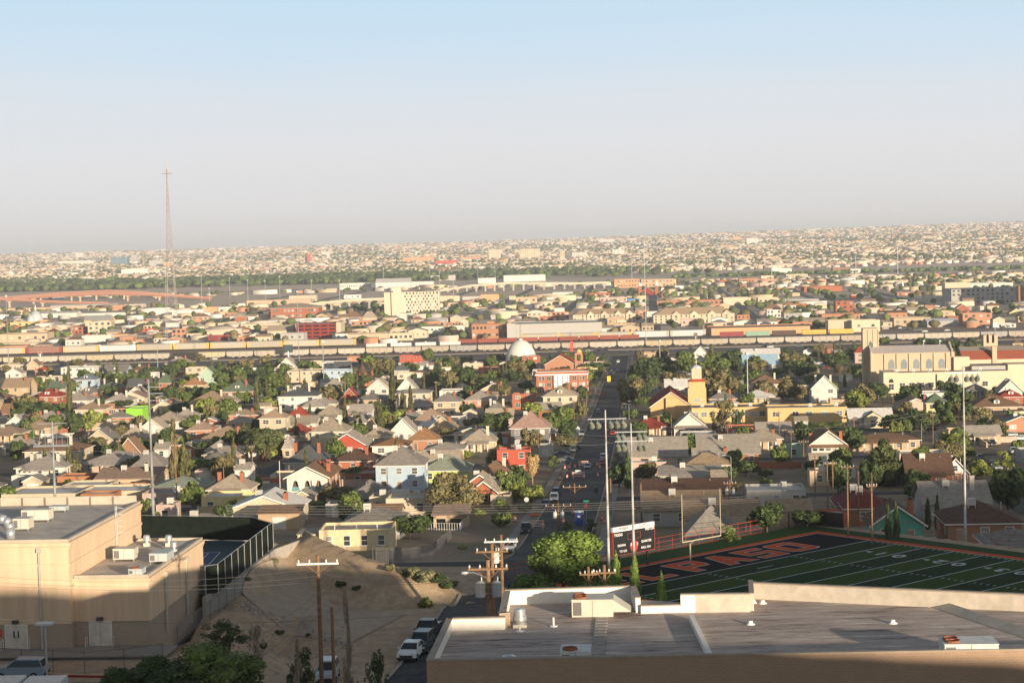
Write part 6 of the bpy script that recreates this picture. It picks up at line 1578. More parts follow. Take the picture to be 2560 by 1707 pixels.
TL='''A 640 180 690 52 c c;A 1040 135 300 26 c c;A 882 270 400 45 c c;A 915 400 570 36 c c;A 1425 335 560 62 c c;A 1585 270 520 30 c c;A 358 330 430 45 c c;A 415 925 1225 44 c c;A 630 900 1238 58 c c;A 705 1028 1232 44 c c;A 805 920 1036 26 c c;A 1890 662 812 34 c c;A 1120 290 400 55 c o
A 225 478 672 215 d o;A 400 575 685 230 d k;A 835 618 825 175 d y;A 510 688 845 180 d d;A 1120 545 618 150 d k;A 1060 300 405 170 d d;A 1190 300 385 100 d d;A 1640 575 672 190 d k;A 1950 580 745 125 d o;A 182 145 240 100 d o;A 700 178 245 125 d o;A 890 200 285 85 d d;A 1820 128 195 90 d o;A 1690 200 262 180 d d;A 2200 200 262 200 d o;A 2020 310 425 105 d o;A 1500 380 475 100 d d;A 1700 410 525 130 d o;A 655 370 465 150 d o;A 1800 440 495 150 d k;A 2230 470 605 145 d d;A 100 780 880 170 d o;A 240 850 925 150 d d;A 1100 780 900 150 d o;A 1330 895 1055 150 d k;A 1460 850 925 185 d o;A 960 950 1040 260 d k;A 480 1405 1500 250 d d;A 770 905 1010 90 d y;A 2060 860 935 170 d o
A 1600 750 1385 130 n o;A 1690 885 1385 135 c c;A 2190 790 1080 300 u n;A 1890 1070 1255 310 d d;A 1160 1240 1332 240 d d;A 1040 1240 1330 90 d y;A 2270 1240 1410 90 d d;A 2150 1440 1568 260 d y;A 1760 1300 1568 210 d d;A 1320 1450 1568 90 d d;A 90 420 520 70 n k;A 590 300 400 50 n k;A 150 1040 1090 70 d d;A 60 230 290 80 d o;A 350 215 250 80 d o;A 455 240 330 60 d o
B 10 325 690 55 c c;B 1248 150 645 62 c c;B 1535 270 565 30 c c;B 1412 378 690 48 c c;B 1340 452 645 58 c c;B 1127 498 832 80 c c;B 815 488 802 50 c c;B 497 555 782 36 c c;B 370 690 935 42 c c;B 905 678 855 44 c c;B 955 640 845 34 c c;B 600 690 955 62 c c;B 636 650 955 36 c c;B 1670 170 320 20 c c;B 1645 378 645 28 c c;B 2140 178 355 28 c c;B 2222 240 355 24 c c;B 2280 220 370 24 c c;B 925 268 475 24 c c;B 450 378 600 115 n c;B 115 460 625 90 n c;B 2110 140 200 34 c c
B 150 308 475 245 d d;B 90 130 258 100 d o;B 690 418 595 225 d o;B 1010 130 225 150 d k;B 1160 168 335 170 d o;B 1300 148 205 105 d d;B 1560 78 230 100 d d;B 1740 150 205 72 d k;B 1630 288 455 165 d k;B 1755 278 475 155 d o;B 1900 248 445 235 d k;B 2120 348 495 205 d k;B 2220 348 485 155 d k;B 420 200 255 125 d d;B 2200 128 210 120 d o;B 1785 578 690 120 d o;B 1940 578 695 105 d k;B 1440 218 300 105 d d;B 1230 645 790 210 d y;B 1350 640 705 150 d y;B 2180 658 825 245 d k;B 1950 718 805 150 d o;B 1770 798 925 155 d o;B 80 800 1110 400 u n;B 950 918 1015 115 d d;B 880 1168 1310 235 d d;B 1280 1150 1345 280 l d;B 760 1328 1495 255 d o;B 965 1388 1515 145 d k;B 1780 1198 1560 300 d o;B 1940 1330 1545 140 d y;B 2290 1198 1410 160 d d;B 1905 1008 1075 150 d y;B 2100 1150 1235 140 l d;B 700 1460 1568 310 d d;B 2220 960 1090 90 d o;B 300 800 850 90 d d;B 590 880 940 70 d k;B 1080 560 640 90 d k
B 815 298 500 100 p y;B 850 538 640 100 p y;B 890 640 760 80 p y;B 1415 1040 1130 80 d o;B 2050 1330 1420 120 d d;B 20 1220 1420 70 d d
C 60 188 325 185 d o;C 130 368 465 125 d k;C 500 110 200 130 d d;C 352 558 705 40 c c;C 640 568 725 85 d o;C 490 638 795 105 n o;C 385 698 838 115 d d;C 500 870 1005 170 d o;C 760 388 525 110 p d;C 1060 348 645 215 d o;C 1230 168 385 265 d k;C 1380 158 305 205 d k;C 1490 298 465 215 d o;C 1590 118 310 190 d d;C 1190 360 565 130 d k;C 1822 25 205 60 c c;C 1890 275 585 260 d o;C 1850 170 345 225 d d;C 2010 98 265 185 d k;C 2230 188 335 155 d o;C 2060 598 745 135 d k;C 1170 40 185 90 p y;C 1935 560 855 230 l o;C 180 818 1010 150 d o;C 2280 368 565 205 d o;C 1900 1058 1175 200 d k;C 2030 1008 1210 150 d d;C 2130 1098 1240 225 d k;C 1060 978 1350 72 c k;C 960 1000 1130 140 b b;C 980 1125 1340 205 d k;C 1230 1118 1300 200 d o;C 1740 1128 1260 115 l d;C 1470 1078 1145 150 d d;C 2000 1298 1410 155 d o;C 2260 1345 1490 170 d k;C 2300 1290 1360 150 d k;C 170 1330 1510 205 d y;C 60 1248 1455 145 d d;C 380 1058 1170 120 l d;C 620 1480 1560 10 s d;C 1450 230 300 100 d d;C 2180 440 560 150 d o;C 40 300 380 110 d k
C 190 1008 1370 155 P d;C 2310 1180 1260 120 d k;C 1120 1050 1120 60 d k;C 1650 1090 1150 60 d d;C 860 200 260 60 d d;C 1100 500 600 100 d d;C 1780 640 720 60 d d
D 250 248 400 105 p y;D 610 262 410 105 p y;D 330 188 345 205 d k;D 210 118 255 155 d o;D 640 118 245 105 d d;D 605 0 135 26 c c;D 655 10 125 20 c c;D 680 20 118 20 c c;D 180 378 555 190 d o;D 870 398 605 190 d o;D 1140 478 605 105 p d;D 1300 418 645 215 d k;D 1730 408 660 175 d k;D 2070 318 445 135 n k;D 1150 688 825 225 d d;D 1400 708 940 135 p y;D 1680 858 1090 290 l y;D 1950 608 770 170 d o;D 2080 728 885 180 d o;D 1060 -30 60 80 d d;D 1480 -25 70 250 d k;D 1860 -25 62 90 d k;D 1060 903 1330 380 n n;D 640 1078 1430 205 d k;D 1370 1178 1360 210 d k;D 1950 1108 1270 190 d y;D 2160 1018 1190 150 l y;D 2200 1188 1490 280 d k;D 300 1428 1540 115 d k;D 530 748 840 255 d d;D 270 938 1070 55 p d;D 700 678 745 75 d k;D 2250 698 765 50 d k;D 1450 270 370 150 d d;D 100 250 330 120 d d;D 780 80 200 100 d k;D 420 330 400 60 d d
3 595 165 358 225 d k;3 870 208 320 165 d k;3 545 68 158 110 d d;3 1425 140 405 46 c k;3 1480 128 405 48 c k;3 1695 98 335 42 c k;3 1760 78 345 36 c k;3 820 108 195 92 d k;3 330 318 425 140 l d;3 1890 90 200 90 d k;3 2240 -60 220 230 d k;3 2010 290 360 110 d k
2 1530 322 775 880 e v;2 1890 460 830 100 q v;2 2020 470 900 100 q v;2 2200 600 900 90 q v;2 480 238 400 225 d k;2 605 228 318 100 d k;2 790 0 250 290 d o;2 945 195 250 95 d y;2 1262 158 228 84 d k;2 1562 282 350 95 l d;2 1722 268 368 85 l k;2 1200 30 160 80 d y;2 250 -20 60 70 d d;2 150 90 180 110 d k'''
for grp_ in TL.split('\n'):
    for it in grp_.split(';'):
        c,x,yt,yb,w,kd,lf=it.split(); x=float(x);yt=float(yt);yb=float(yb);w=float(w)
        a=cp(c,x,yb); b=cp(c,x,yt); dm=0
        if c=='3': dm=258
        p=gp(*a,0,dm)
        if c=='2' and x>1300 and yb>700: p=rd(*cp(c,x,yb),{1530:212,1890:190,2020:185,2200:182}[int(x)]); p.z=float(tz(p.x,p.y))
        s=ppm(p.y); top=CZ-((b[1]-a[1])/s+0)*-0; h=(proj((p.x,p.y,p.z))[1]-b[1])/s
        LB={1530:'big bright green tree beside the main street behind the white parapet',190:'palm tree with a thick skirt of dry brown fronds beside the red walled house'}.get(int(x)) if (c,int(x)) in(('2',1530),('C',190)) else None
        tree(p,w*CRP[c][2]/s,max(.8,h),kd,lf,w*CRP[c][2],LB); NT+=1
# bottom left bushes
for (x,yt,yb,w,kd,lf,D,lb) in((560,1615,1760,180,'d','d',148,'big leafy green bush at the bottom below the hall'),(560,1552,1640,115,'l','k',168,'dark bare stemmed bush behind the big leafy green bush'),(400,1650,1760,150,'d','k',146,'dark green bush at the bottom left of the big leafy bush'),(300,1675,1760,80,'d','k',146,'small dark bush beside the red kerb'),(940,1630,1760,70,'l','k',140,'dark leafy branches at the bottom beside the parked cars'),(755,1620,1720,70,'l','k',145,'thin dark sapling beside the tall wooden pole'),(870,1460,1720,34,'b','b',142,'tall bare pale tree with upright twigs'),(745,1590,1720,30,'b','b',143,'short bare pale tree left of the tall bare tree'),(640,1560,1660,60,'b','b',160,'spindly bare bush above the leafy bush')):
    p=rd(x,(yt+yb)/2,D); p.z=float(tz(p.x,p.y)); s=ppm(D); y0=proj(p)[1]; tree(p,w/s,max(1,(y0-yt)/s),kd,lf,w*1.5,lb)
SH='''1063 1518 40 26 y;1030 1440 50 22 g;1065 1452 60 26 g;1100 1458 50 24 k;1118 1472 36 18 k;1133 1468 34 18 g;852 1465 30 16 k;890 1475 26 12 k;690 1410 20 16 g;1155 1372 26 10 k;620 1450 20 10 g;700 1585 22 12 k;770 1590 18 9 k;975 1425 30 14 g;1010 1433 26 12 g;660 1620 24 14 k'''
for i,it in enumerate(SH.split(';')):
    x,y,w,h,lf=it.split(); p=gp(float(x),float(y)); s=ppm(p.y); tree(p,float(w)/s,float(h)/s,'s',lf,60,None,'desert shrubs on the dirt bank')
# yard trees between the houses
rt=random.Random(21); NY=0
for _ in range(4000):
    if NY>=95: break
    D=rt.uniform(330,1190)**1; u=rt.uniform(-330,330); x,y=sp(u,D)
    if abs(x)>y*.275 or abs(u)<10 or any(abs(D-c_)<6 for c_ in CROSS) or any(abs(u-k*86)<6 for k in(-2,-1,1,2,3)): continue
    if not clear(x,y,1,FOOT): continue
    if y<480 and x<40: continue
    w=rt.uniform(4.5,9); tree((x,y,float(tz(x,y))),w,w*rt.uniform(.7,1.1),'d',rt.choice('dkodky')); NY+=1
nb_=0
for _ in range(6000):
    if nb_>=150: break
    D=rt.uniform(300,1180); u=rt.uniform(-330,330); x,y=sp(u,D)
    if abs(x)>y*.275 or abs(u)<9 or any(abs(D-c_)<6 for c_ in CROSS) or any(abs(u-k*86)<6 for k in(-2,-1,1,2,3)): continue
    if not clear(x,y,-1.5,FOOT): continue
    w=rt.uniform(3,6); lf=rt.choice('dkokd'); tree((x,y,float(tz(x,y))),w,w*rt.uniform(.6,.9),'s',lf,0,None,'bushes in the yards'); nb_+=1
nc_=0
for _ in range(3000):
    if nc_>=34: break
    D=rt.uniform(420,1150); u=rt.uniform(-330,120); x,y=sp(u,D)
    if abs(x)>y*.275 or abs(u)<12 or any(abs(D-c_)<6 for c_ in CROSS) or not clear(x,y,-1,FOOT): continue
    tree((x,y,float(tz(x,y))),rt.uniform(1.2,2.2),rt.uniform(6,12),'c','c'); nc_+=1
# smaller trees crowded between the houses (past the 300 largest): one mass
CM=[]
for me in TPL['round'][:4]:
    vv=np.empty(len(me.vertices)*3,np.float32); me.vertices.foreach_get('co',vv); ff=np.empty(len(me.polygons)*4,np.int32); me.loops.foreach_get('vertex_index',ff); CM.append((vv.reshape(-1,3),ff.reshape(-1,4)))
def crowd(name,N,seed,cond,wr,label):
    rt=random.Random(seed); VV=[];FF=[];MI=[];o_=0;n=0
    for _ in range(N*30):
        if n>=N: break
        D=rt.uniform(300,1190)
        if rt.random()>(D/1190): continue
        u=rt.uniform(-335,335); x,y=sp(u,D)
        if abs(x)>y*.275 or abs(u)<8.5 or any(abs(D-c_)<5 for c_ in CROSS) or any(abs(u-k*86)<5 for k in(-2,-1,1,2,3)): continue
        if not clear(x,y,cond,FOOT): continue
        w=rt.uniform(*wr); h=w*rt.uniform(.75,1.25); v,f=CM[rt.randrange(4)]; v=v[:4*700].copy() if False else v; a=rt.uniform(0,6.28); z=float(tz(x,y))
        vx=(v[:,0]*cos(a)-v[:,1]*sin(a))*w*1.2+x; vy=(v[:,0]*sin(a)+v[:,1]*cos(a))*w*1.2+y; vz=v[:,2]*h*1.25-h*.2+z
        VV.append(np.stack([vx,vy,vz],-1)); FF.append(f+o_); MI.append(np.full(len(f),rt.choice([0,0,1,2,1]))); o_+=len(v); n+=1
    o=obj(name,fast_mesh(name,np.concatenate(VV),np.concatenate(FF),[LF['k'],LF['d'],LF['o']],np.concatenate(MI))); o['kind']='stuff'; o['label']=label
crowd('yard_foliage',420,77,-1.8,(3.2,7.0),'smaller trees and hedges crowded between the houses')
# far tree mass
def blobs(name,Xc,Yc,Wd,Ht,mats,label,zo=0):
    n=len(Xc); Zc=tz(Xc,Yc)+zo; rings=[(-.9,.55),(-.1,1.0),(.6,.75)]; V=[]
    for zz,rr_ in rings:
        for t in range(6):
            a=t*PI/3+NR.uniform(-.2,.2,n); j=NR.uniform(.75,1.15,n)
            V.append(np.stack([Xc+np.cos(a)*Wd*.5*rr_*j,Yc+np.sin(a)*Wd*.5*rr_*j,Zc+Ht*.55+zz*Ht*.45*NR.uniform(.85,1.1,n)],-1))
    V.append(np.stack([Xc+NR.uniform(-.1,.1,n)*Wd,Yc,Zc+Ht],-1)); V=np.stack(V,1); m=V.shape[1]; V=V.reshape(-1,3)
    f=[]
    for l_ in range(2):
        for t in range(6): a=l_*6+t; b=l_*6+(t+1)%6; f.append((a,b,b+6)); f.append((a,b+6,a+6))
    for t in range(6): f.append((12+t,12+(t+1)%6,18))
    f=np.array(f); Ff=((np.arange(n)*m)[:,None,None]+f[None]).reshape(-1,3); mi=np.repeat(NR.randint(0,len(mats),n),len(f))
    o=obj(name,fast_mesh(name,V,Ff,mats,mi)); o['kind']='stuff'; o['label']=label; return o
tx_,ty_=[],[]
for (a,b,dy,dx,pk) in((1490,2100,14,17,.20),(2100,3150,20,15,.26),(4300,5200,26,15,.5),(5200,7200,40,18,.55),(7200,10000,60,22,.55),(10000,14200,95,30,.55)):
    for D in np.arange(a,b,dy):
        m=.30*D; n=int(2*m/dx); xx=-m+np.arange(n)*dx+NR.uniform(-dx*.5,dx*.5,n); den=pk*(.5+1.0*(np.sin(xx/90+D/170)*np.sin(D/210-xx/300)>.1)); keep=(NR.rand(n)<den)&~((D>2520)&(D<3050)&(((xx<250)&(xx<-60+(D-2330)*.6))|(xx<-380)))
        tx_+=list(xx[keep]); ty_+=list((D+NR.uniform(-dy*.5,dy*.5,n))[keep])
tx_,ty_=np.array(tx_),np.array(ty_)
MF=np.array([(f[0],f[1],f[3]*.5+2,f[4]*.5+3) for f in MFOOT]); ok=np.ones(len(tx_),bool); idx=np.where(ty_<3300)[0]
ok[idx]=~((np.abs(tx_[idx,None]-MF[None,:,0])<MF[None,:,2])&(np.abs(ty_[idx,None]-MF[None,:,1])<MF[None,:,3])).any(1)
ok&=~((ty_<2500)&(np.abs((tx_-20-.075*(ty_-1490)+47)%95-47)<8)); tx_,ty_=tx_[ok],ty_[ok]; n=len(tx_)
f_=np.where(ty_<3200,1,np.where(ty_<7200,1.05,1.4)); 
fmats=[LF['k'],LF['d'],LF['o'],LF['n']]
blobs('distant_trees',tx_,ty_,NR.uniform(6,12,n)*f_,NR.uniform(4.5,8.5,n)*np.where(ty_<7200,1,1.25),fmats,'trees scattered between the far buildings')
n=3000; bx=NR.uniform(-1450,420,n); by=NR.uniform(3700,4280,n); ok=(bx<420-(by-3700)*.2)&(NR.rand(n)<np.clip(.95-(bx+400)/900,.12,1))&(np.sin(bx/70)*np.sin(by/90+bx/200)>-.75); bx,by=bx[ok],by[ok]; n=len(bx)
blobs('distant_woods',bx,by,NR.uniform(12,24,n),NR.uniform(8,15,n),[LF['k'],LF['d'],LF['n']],'dense belt of trees along the far river')
n=420; bx=NR.uniform(300,1500,n); by=NR.uniform(3420,3500,n); blobs('distant_hedgerow',bx,by,NR.uniform(8,16,n),NR.uniform(4,9,n),[LF['k'],LF['d']],'line of trees along the far highway')
# ---------------- vehicles ----------------
m_cg=mat('car glass',(.02,.03,.035),.12,var=.1); m_rim=mat('alloy rim',(.5,.5,.5),.3,metal=.7); m_hl=mat('headlamp glass',(.7,.7,.68),.15); m_tl=mat('tail lamp',(.35,.02,.02),.3); m_blk=mat('black plastic',(.03,.03,.03),.6)
PAINT={'white':(.72,.72,.70),'silver':(.42,.45,.48),'grey':(.18,.19,.20),'black':(.02,.021,.024),'dark blue':(.03,.045,.09),'red':(.45,.03,.025),'dark red':(.18,.02,.02),'blue grey':(.22,.30,.38),'dark green':(.04,.06,.05),'silver blue':(.26,.33,.40)}
def paint(k): return mat(k+' car paint',PAINT[k],.3,var=.03,metal=.2 if k in('silver','grey','silver blue') else 0)
CARS={}
def car_parts(kind):
    if kind in CARS: return CARS[kind]
    if kind=='sedan': B=[(-2.25,.35),(-2.3,.62),(-2.15,.92),(-1.3,1.0),(1.0,.98),(1.95,.86),(2.25,.68),(2.28,.38)]; C=[(-1.75,.98),(-1.05,1.42),(.25,1.45),(1.1,.98)]
    elif kind=='suv': B=[(-2.25,.42),(-2.3,.8),(-2.2,1.08),(-1.9,1.12),(1.0,1.12),(2.0,1.0),(2.25,.82),(2.28,.42)]; C=[(-2.15,1.1),(-1.85,1.70),(.2,1.74),(1.05,1.1)]
    elif kind=='pickup': B=[(-2.7,.5),(-2.72,1.08),(-.9,1.12),(1.2,1.12),(2.3,1.05),(2.55,.85),(2.58,.48)]; C=[(-1.0,1.1),(-.8,1.74),(.5,1.76),(1.25,1.1)]
    else: B=[(-2.5,.42),(-2.55,1.15),(1.4,1.15),(2.3,1.0),(2.5,.8),(2.5,.42)]; C=[(-2.5,1.13),(-2.4,1.95),(1.0,1.97),(1.75,1.13)]
    def loft(P,wb,wt,q,mi,side_mi=None):
        zmin=min(z for _,z in P); zmax=max(z for _,z in P); n=len(P); W=[wb+(wt-wb)*(z-zmin)/(zmax-zmin) for _,z in P]
        L_=[(-w,y,z) for (y,z),w in zip(P,W)]; R_=[(w,y,z) for (y,z),w in zip(P,W)]
        q.add(L_+R_,[(i,i+1,n+i+1,n+i) for i in range(n-1)]+[(n-1,0,n,2*n-1)],mi)
        q.add(L_,[tuple(range(n-1,-1,-1))],mi if side_mi is None else side_mi); q.add(R_,[tuple(range(n))],mi if side_mi is None else side_mi)
    b=MB(); loft(B,.88,.84,b,0); 
    a,c_,d_,e=C; 
    b.add([(-.62,c_[0],c_[1]+.02),(.62,c_[0],c_[1]+.02),(.62,d_[0],d_[1]+.02),(-.62,d_[0],d_[1]+.02),(-.66,c_[0]-.1,c_[1]-.07),(.66,c_[0]-.1,c_[1]-.07),(.66,d_[0]+.15,d_[1]-.09),(-.66,d_[0]+.15,d_[1]-.09)],[(0,1,2,3),(0,4,5,1),(1,5,6,2),(2,6,7,3),(3,7,4,0)],0)
    for sx in(-1,1):
        for (p_,q_) in((a,c_),(d_,e)): b.rod((sx*(.82 if p_ is a else .64),p_[0],p_[1]),(sx*(.64 if p_ is a else .82),q_[0],q_[1]),.045,5)
        b.rod((sx*.64,c_[0],c_[1]),(sx*.64,d_[0],d_[1]),.05,5)
        b.box(sx*.98-.08,sx*.98+.08,e[0]-.25,e[0]-.1,1.0,1.14)
    b.box(-.6,.6,B[-1][0]-.02,B[-1][0]+.03,.48,.66,1); b.box(-.86,.86,B[-1][0]-.05,B[-1][0]+.06,.32,.46,1); b.box(-.86,.86,B[0][0]-.06,B[0][0]+.05,.36,.55,1)
    body=b.mesh('body',[paint('white'),m_blk])
    g_=MB(); loft(C,.80,.62,g_,0); glass=g_.mesh('windows',m_cg)
    t=MB(); t.v=[]; 
    for i in range(14):
        pass
    t=MB(); n=14; 
    vs=[(-.11,.33*cos(2*PI*i/n),.33*sin(2*PI*i/n)) for i in range(n)]+[(.11,.33*cos(2*PI*i/n),.33*sin(2*PI*i/n)) for i in range(n)]
    t.add(vs,[tuple(range(n)),tuple(range(2*n-1,n-1,-1))]+[(i,n+i,n+(i+1)%n,(i+1)%n) for i in range(n)]); tyre=t.mesh('wheel',m_tyre)
    t=MB(); vs=[(.115,.2*cos(2*PI*i/n),.2*sin(2*PI*i/n)) for i in range(n)]+[(-.115,.2*cos(2*PI*i/n),.2*sin(2*PI*i/n)) for i in range(n)]; t.add(vs,[tuple(range(n)),tuple(range(2*n-1,n-1,-1))]); rim=t.mesh('rim',m_rim)
    h=MB(); h.box(-.16,.16,-.03,.03,-.07,.07); hl=h.mesh('headlight',m_hl); h=MB(); h.box(-.13,.13,-.03,.03,-.08,.08); tl=h.mesh('tail_light',m_tl)
    CARS[kind]=(body,glass,tyre,rim,hl,tl,B); return CARS[kind]
def car(p,kind,col,rot,label,grp='cars on the streets',full=True,cat=None):
    body,glass,tyre,rim,hl,tl,B=car_parts(kind)
    r=root('parked_car' if kind!='pickup' else 'pickup_truck',p,rot,label,cat or {'sedan':'car','suv':'car','pickup':'pickup truck','van':'van'}[kind],grp,desc=True)
    o=obj('body',body,r); o.material_slots[0].link='OBJECT'; o.material_slots[0].material=paint(col); obj('windows',glass,r)
    y1,y0=B[-1][0]*.62,B[0][0]*.62
    for sx in(-.80,.80):
        for y in(y0,y1): w=obj('wheel',tyre,r,(sx,y,.33)); obj('rim',rim,w)
        if full: obj('headlight',hl,r,(sx*.8,B[-1][0]-.03,.74)); obj('tail_light',tl,r,(sx*.9,B[0][0]+.02,.82))
    return r
CL='''2 490 1215 sedan white f;2 560 1168 suv dark~green f;2 600 1082 pickup black f;2 1160 492 suv white f;2 1272 362 pickup black f;C 305 1525 sedan grey f;C 385 1472 suv silver f;C 402 1425 suv dark~blue f
C 635 872 pickup silver f;C 603 988 suv black f;C 560 1022 van grey f;C 455 1056 sedan dark~blue s;C 492 1112 sedan grey s;C 820 1142 sedan red f;C 832 1090 suv silver b;C 920 867 sedan red b;C 940 795 suv blue~grey b;C 785 672 suv grey b
C 812 537 sedan dark~red f;C 828 512 sedan red f;C 905 374 sedan grey f;C 898 308 pickup black s;C 938 288 pickup grey s;C 930 222 pickup black s;C 968 208 suv white b;C 690 1175 sedan silver f;C 75 1210 sedan silver s
D 75 1018 suv black f;D 1692 868 suv white f;D 1843 893 van white f;D 1925 940 pickup white f;D 1982 948 suv silver f;D 2042 965 pickup black f;D 1995 862 sedan silver s;D 2205 882 sedan silver s;D 2300 915 sedan white s;D 2235 1035 pickup silver f;D 2290 1065 suv grey f;D 2322 1085 sedan dark~blue f;D 2090 1185 suv silver f;D 1935 1095 sedan dark~blue f;D 1550 785 sedan dark~red s;D 2050 1150 sedan black f
D 345 133 suv white s;D 388 152 suv black s;D 425 192 sedan grey s;D 440 212 sedan silver s;D 462 224 sedan white s;D 498 244 van white s;D 532 264 sedan dark~red s;D 655 785 pickup silver f;D 1340 700 sedan grey f;D 1290 712 suv grey f;D 985 490 sedan dark~blue s
E 870 1035 sedan black s;F 575 985 sedan white s;F 880 975 sedan black s;H 980 870 sedan silver s;H 1215 865 suv black s;H 1130 868 sedan black s;H 1560 880 sedan black s;H 690 876 sedan grey s;I 1050 1030 sedan black s;I 1125 1035 sedan white s;I 30 1060 sedan black s;I 265 1050 sedan silver s;I 1520 1020 sedan grey s;I 1600 1130 suv white s;A 1955 180 sedan white s;A 2150 178 sedan black s
J 455 785 pickup white s;J 670 775 suv white s;J 930 800 suv grey s;J 995 822 sedan white s;J 1300 808 sedan white s;J 1600 745 suv silver f;J 1640 748 sedan white f;J 1680 752 suv blue~grey f;J 1720 755 sedan grey f;J 1760 758 sedan white f;J 1800 762 suv black f;J 1850 770 van white f;J 2140 765 van white f;J 590 740 sedan white s;J 880 805 suv grey s;J 745 800 sedan black s
A 1825 1040 suv blue~grey f;A 240 1000 sedan black s;A 2080 715 sedan black s;I 250 680 sedan white s;I 300 690 suv silver s;F 1230 705 sedan silver s;F 1330 712 sedan white s;G 480 385 sedan white s;G 530 388 suv silver s;G 590 392 sedan white s;G 640 396 sedan grey s'''
ROT={'f':PI-GA,'b':-GA,'s':PI/2-GA}
for it in CL.replace('\n',';').split(';'):
    c,x,y,k,col,f=it.split(); col=col.replace('~',' '); p=gp(*cp(c,float(x),float(y)),0,262 if c=='3' else 0); p.z+=.1
    if c=='2' and float(x)<700: ro=PI-R(10)
    else: ro=ROT[f]+random.uniform(-.04,.04)
    if c in'EFGHIJ' or (c=='A' and float(y)<200): grp='cars on the freeway and beyond'
    else: grp='cars on the streets'
    w_={'f':'facing the camera','b':'seen from behind','s':'seen side on'}[f]
    car(p,k,col,ro,'%s %s %s'%(col,{'sedan':'saloon car','suv':'estate car','pickup':'pickup truck','van':'van'}[k],w_),grp,full=p.y<700)
# hatchback and two box trucks at the bottom left
p=gp(52,1694); car(p,'suv','silver blue',-PI/2-.05+PI,'silver blue hatchback with roof rack in the car park below the hall'); REG.pop()
for i,(xl,xr,yf) in enumerate(((-40,80,1687),(72,172,1687))):
    p=rd((xl+xr)/2,yf,146.5); zt_=p.z; zg=float(tz(p.x,140)); r=root('box_truck',(p.x,p.y-7,zg),0,['white box truck roof at the bottom left corner','white box truck roof beside the street lamp at the bottom'][i],'truck','box trucks in the car park'); hh=zt_-zg
    q=MB(); q.box(-1.5,1.5,0,7,.9,hh); q.build('cargo_box',mat('white truck box',(.6,.62,.6),.5),r); q=MB(); q.box(-1.1,1.1,-2,0,.5,2.3); q.build('cab',mat('white cab',(.6,.6,.6),.4),r)
    for sx in(-1.1,1.1):
        for y in(-1.2,5): w=obj('wheel',car_parts('suv')[2],r,(sx,y,.42)); w.scale=(1.3,1.3,1.3)
p=gp(820,1702); car(Vector((p.x,p.y,p.z+.1)),'suv','silver',PI,'silver car windscreen at the bottom behind bare twigs'); REG.pop()
# ---------------- trains ----------------
def copy_tree(o,parent=None,loc=None):
    c=o.copy(); COL.objects.link(c); c.parent=parent
    if loc is not None: c.location=loc
    for ch in list(o.children): copy_tree(ch,c)
    return c
m_bog=mat('dark bogie steel',(.05,.042,.038),.8)
def bogies(r,L,z=.0):
    for s in(-1,1):
        q=MB(); q.box(s*L*.36-1.3,s*L*.36+1.3,-1.2,1.2,.45,.95)
        for dx in(-.85,.85):
            for y in(-1.0,1.0):
                n=8; q.add([(s*L*.36+dx+.45*cos(2*PI*i/n),y,.47+.45*sin(2*PI*i/n)) for i in range(n)]+[(s*L*.36+dx+.45*cos(2*PI*i/n),y+.15,.47+.45*sin(2*PI*i/n)) for i in range(n)],[tuple(range(n)),tuple(range(2*n-1,n-1,-1))]+[(i,n+i,n+(i+1)%n,(i+1)%n) for i in range(n)])
        q.build('bogie',m_bog,r)
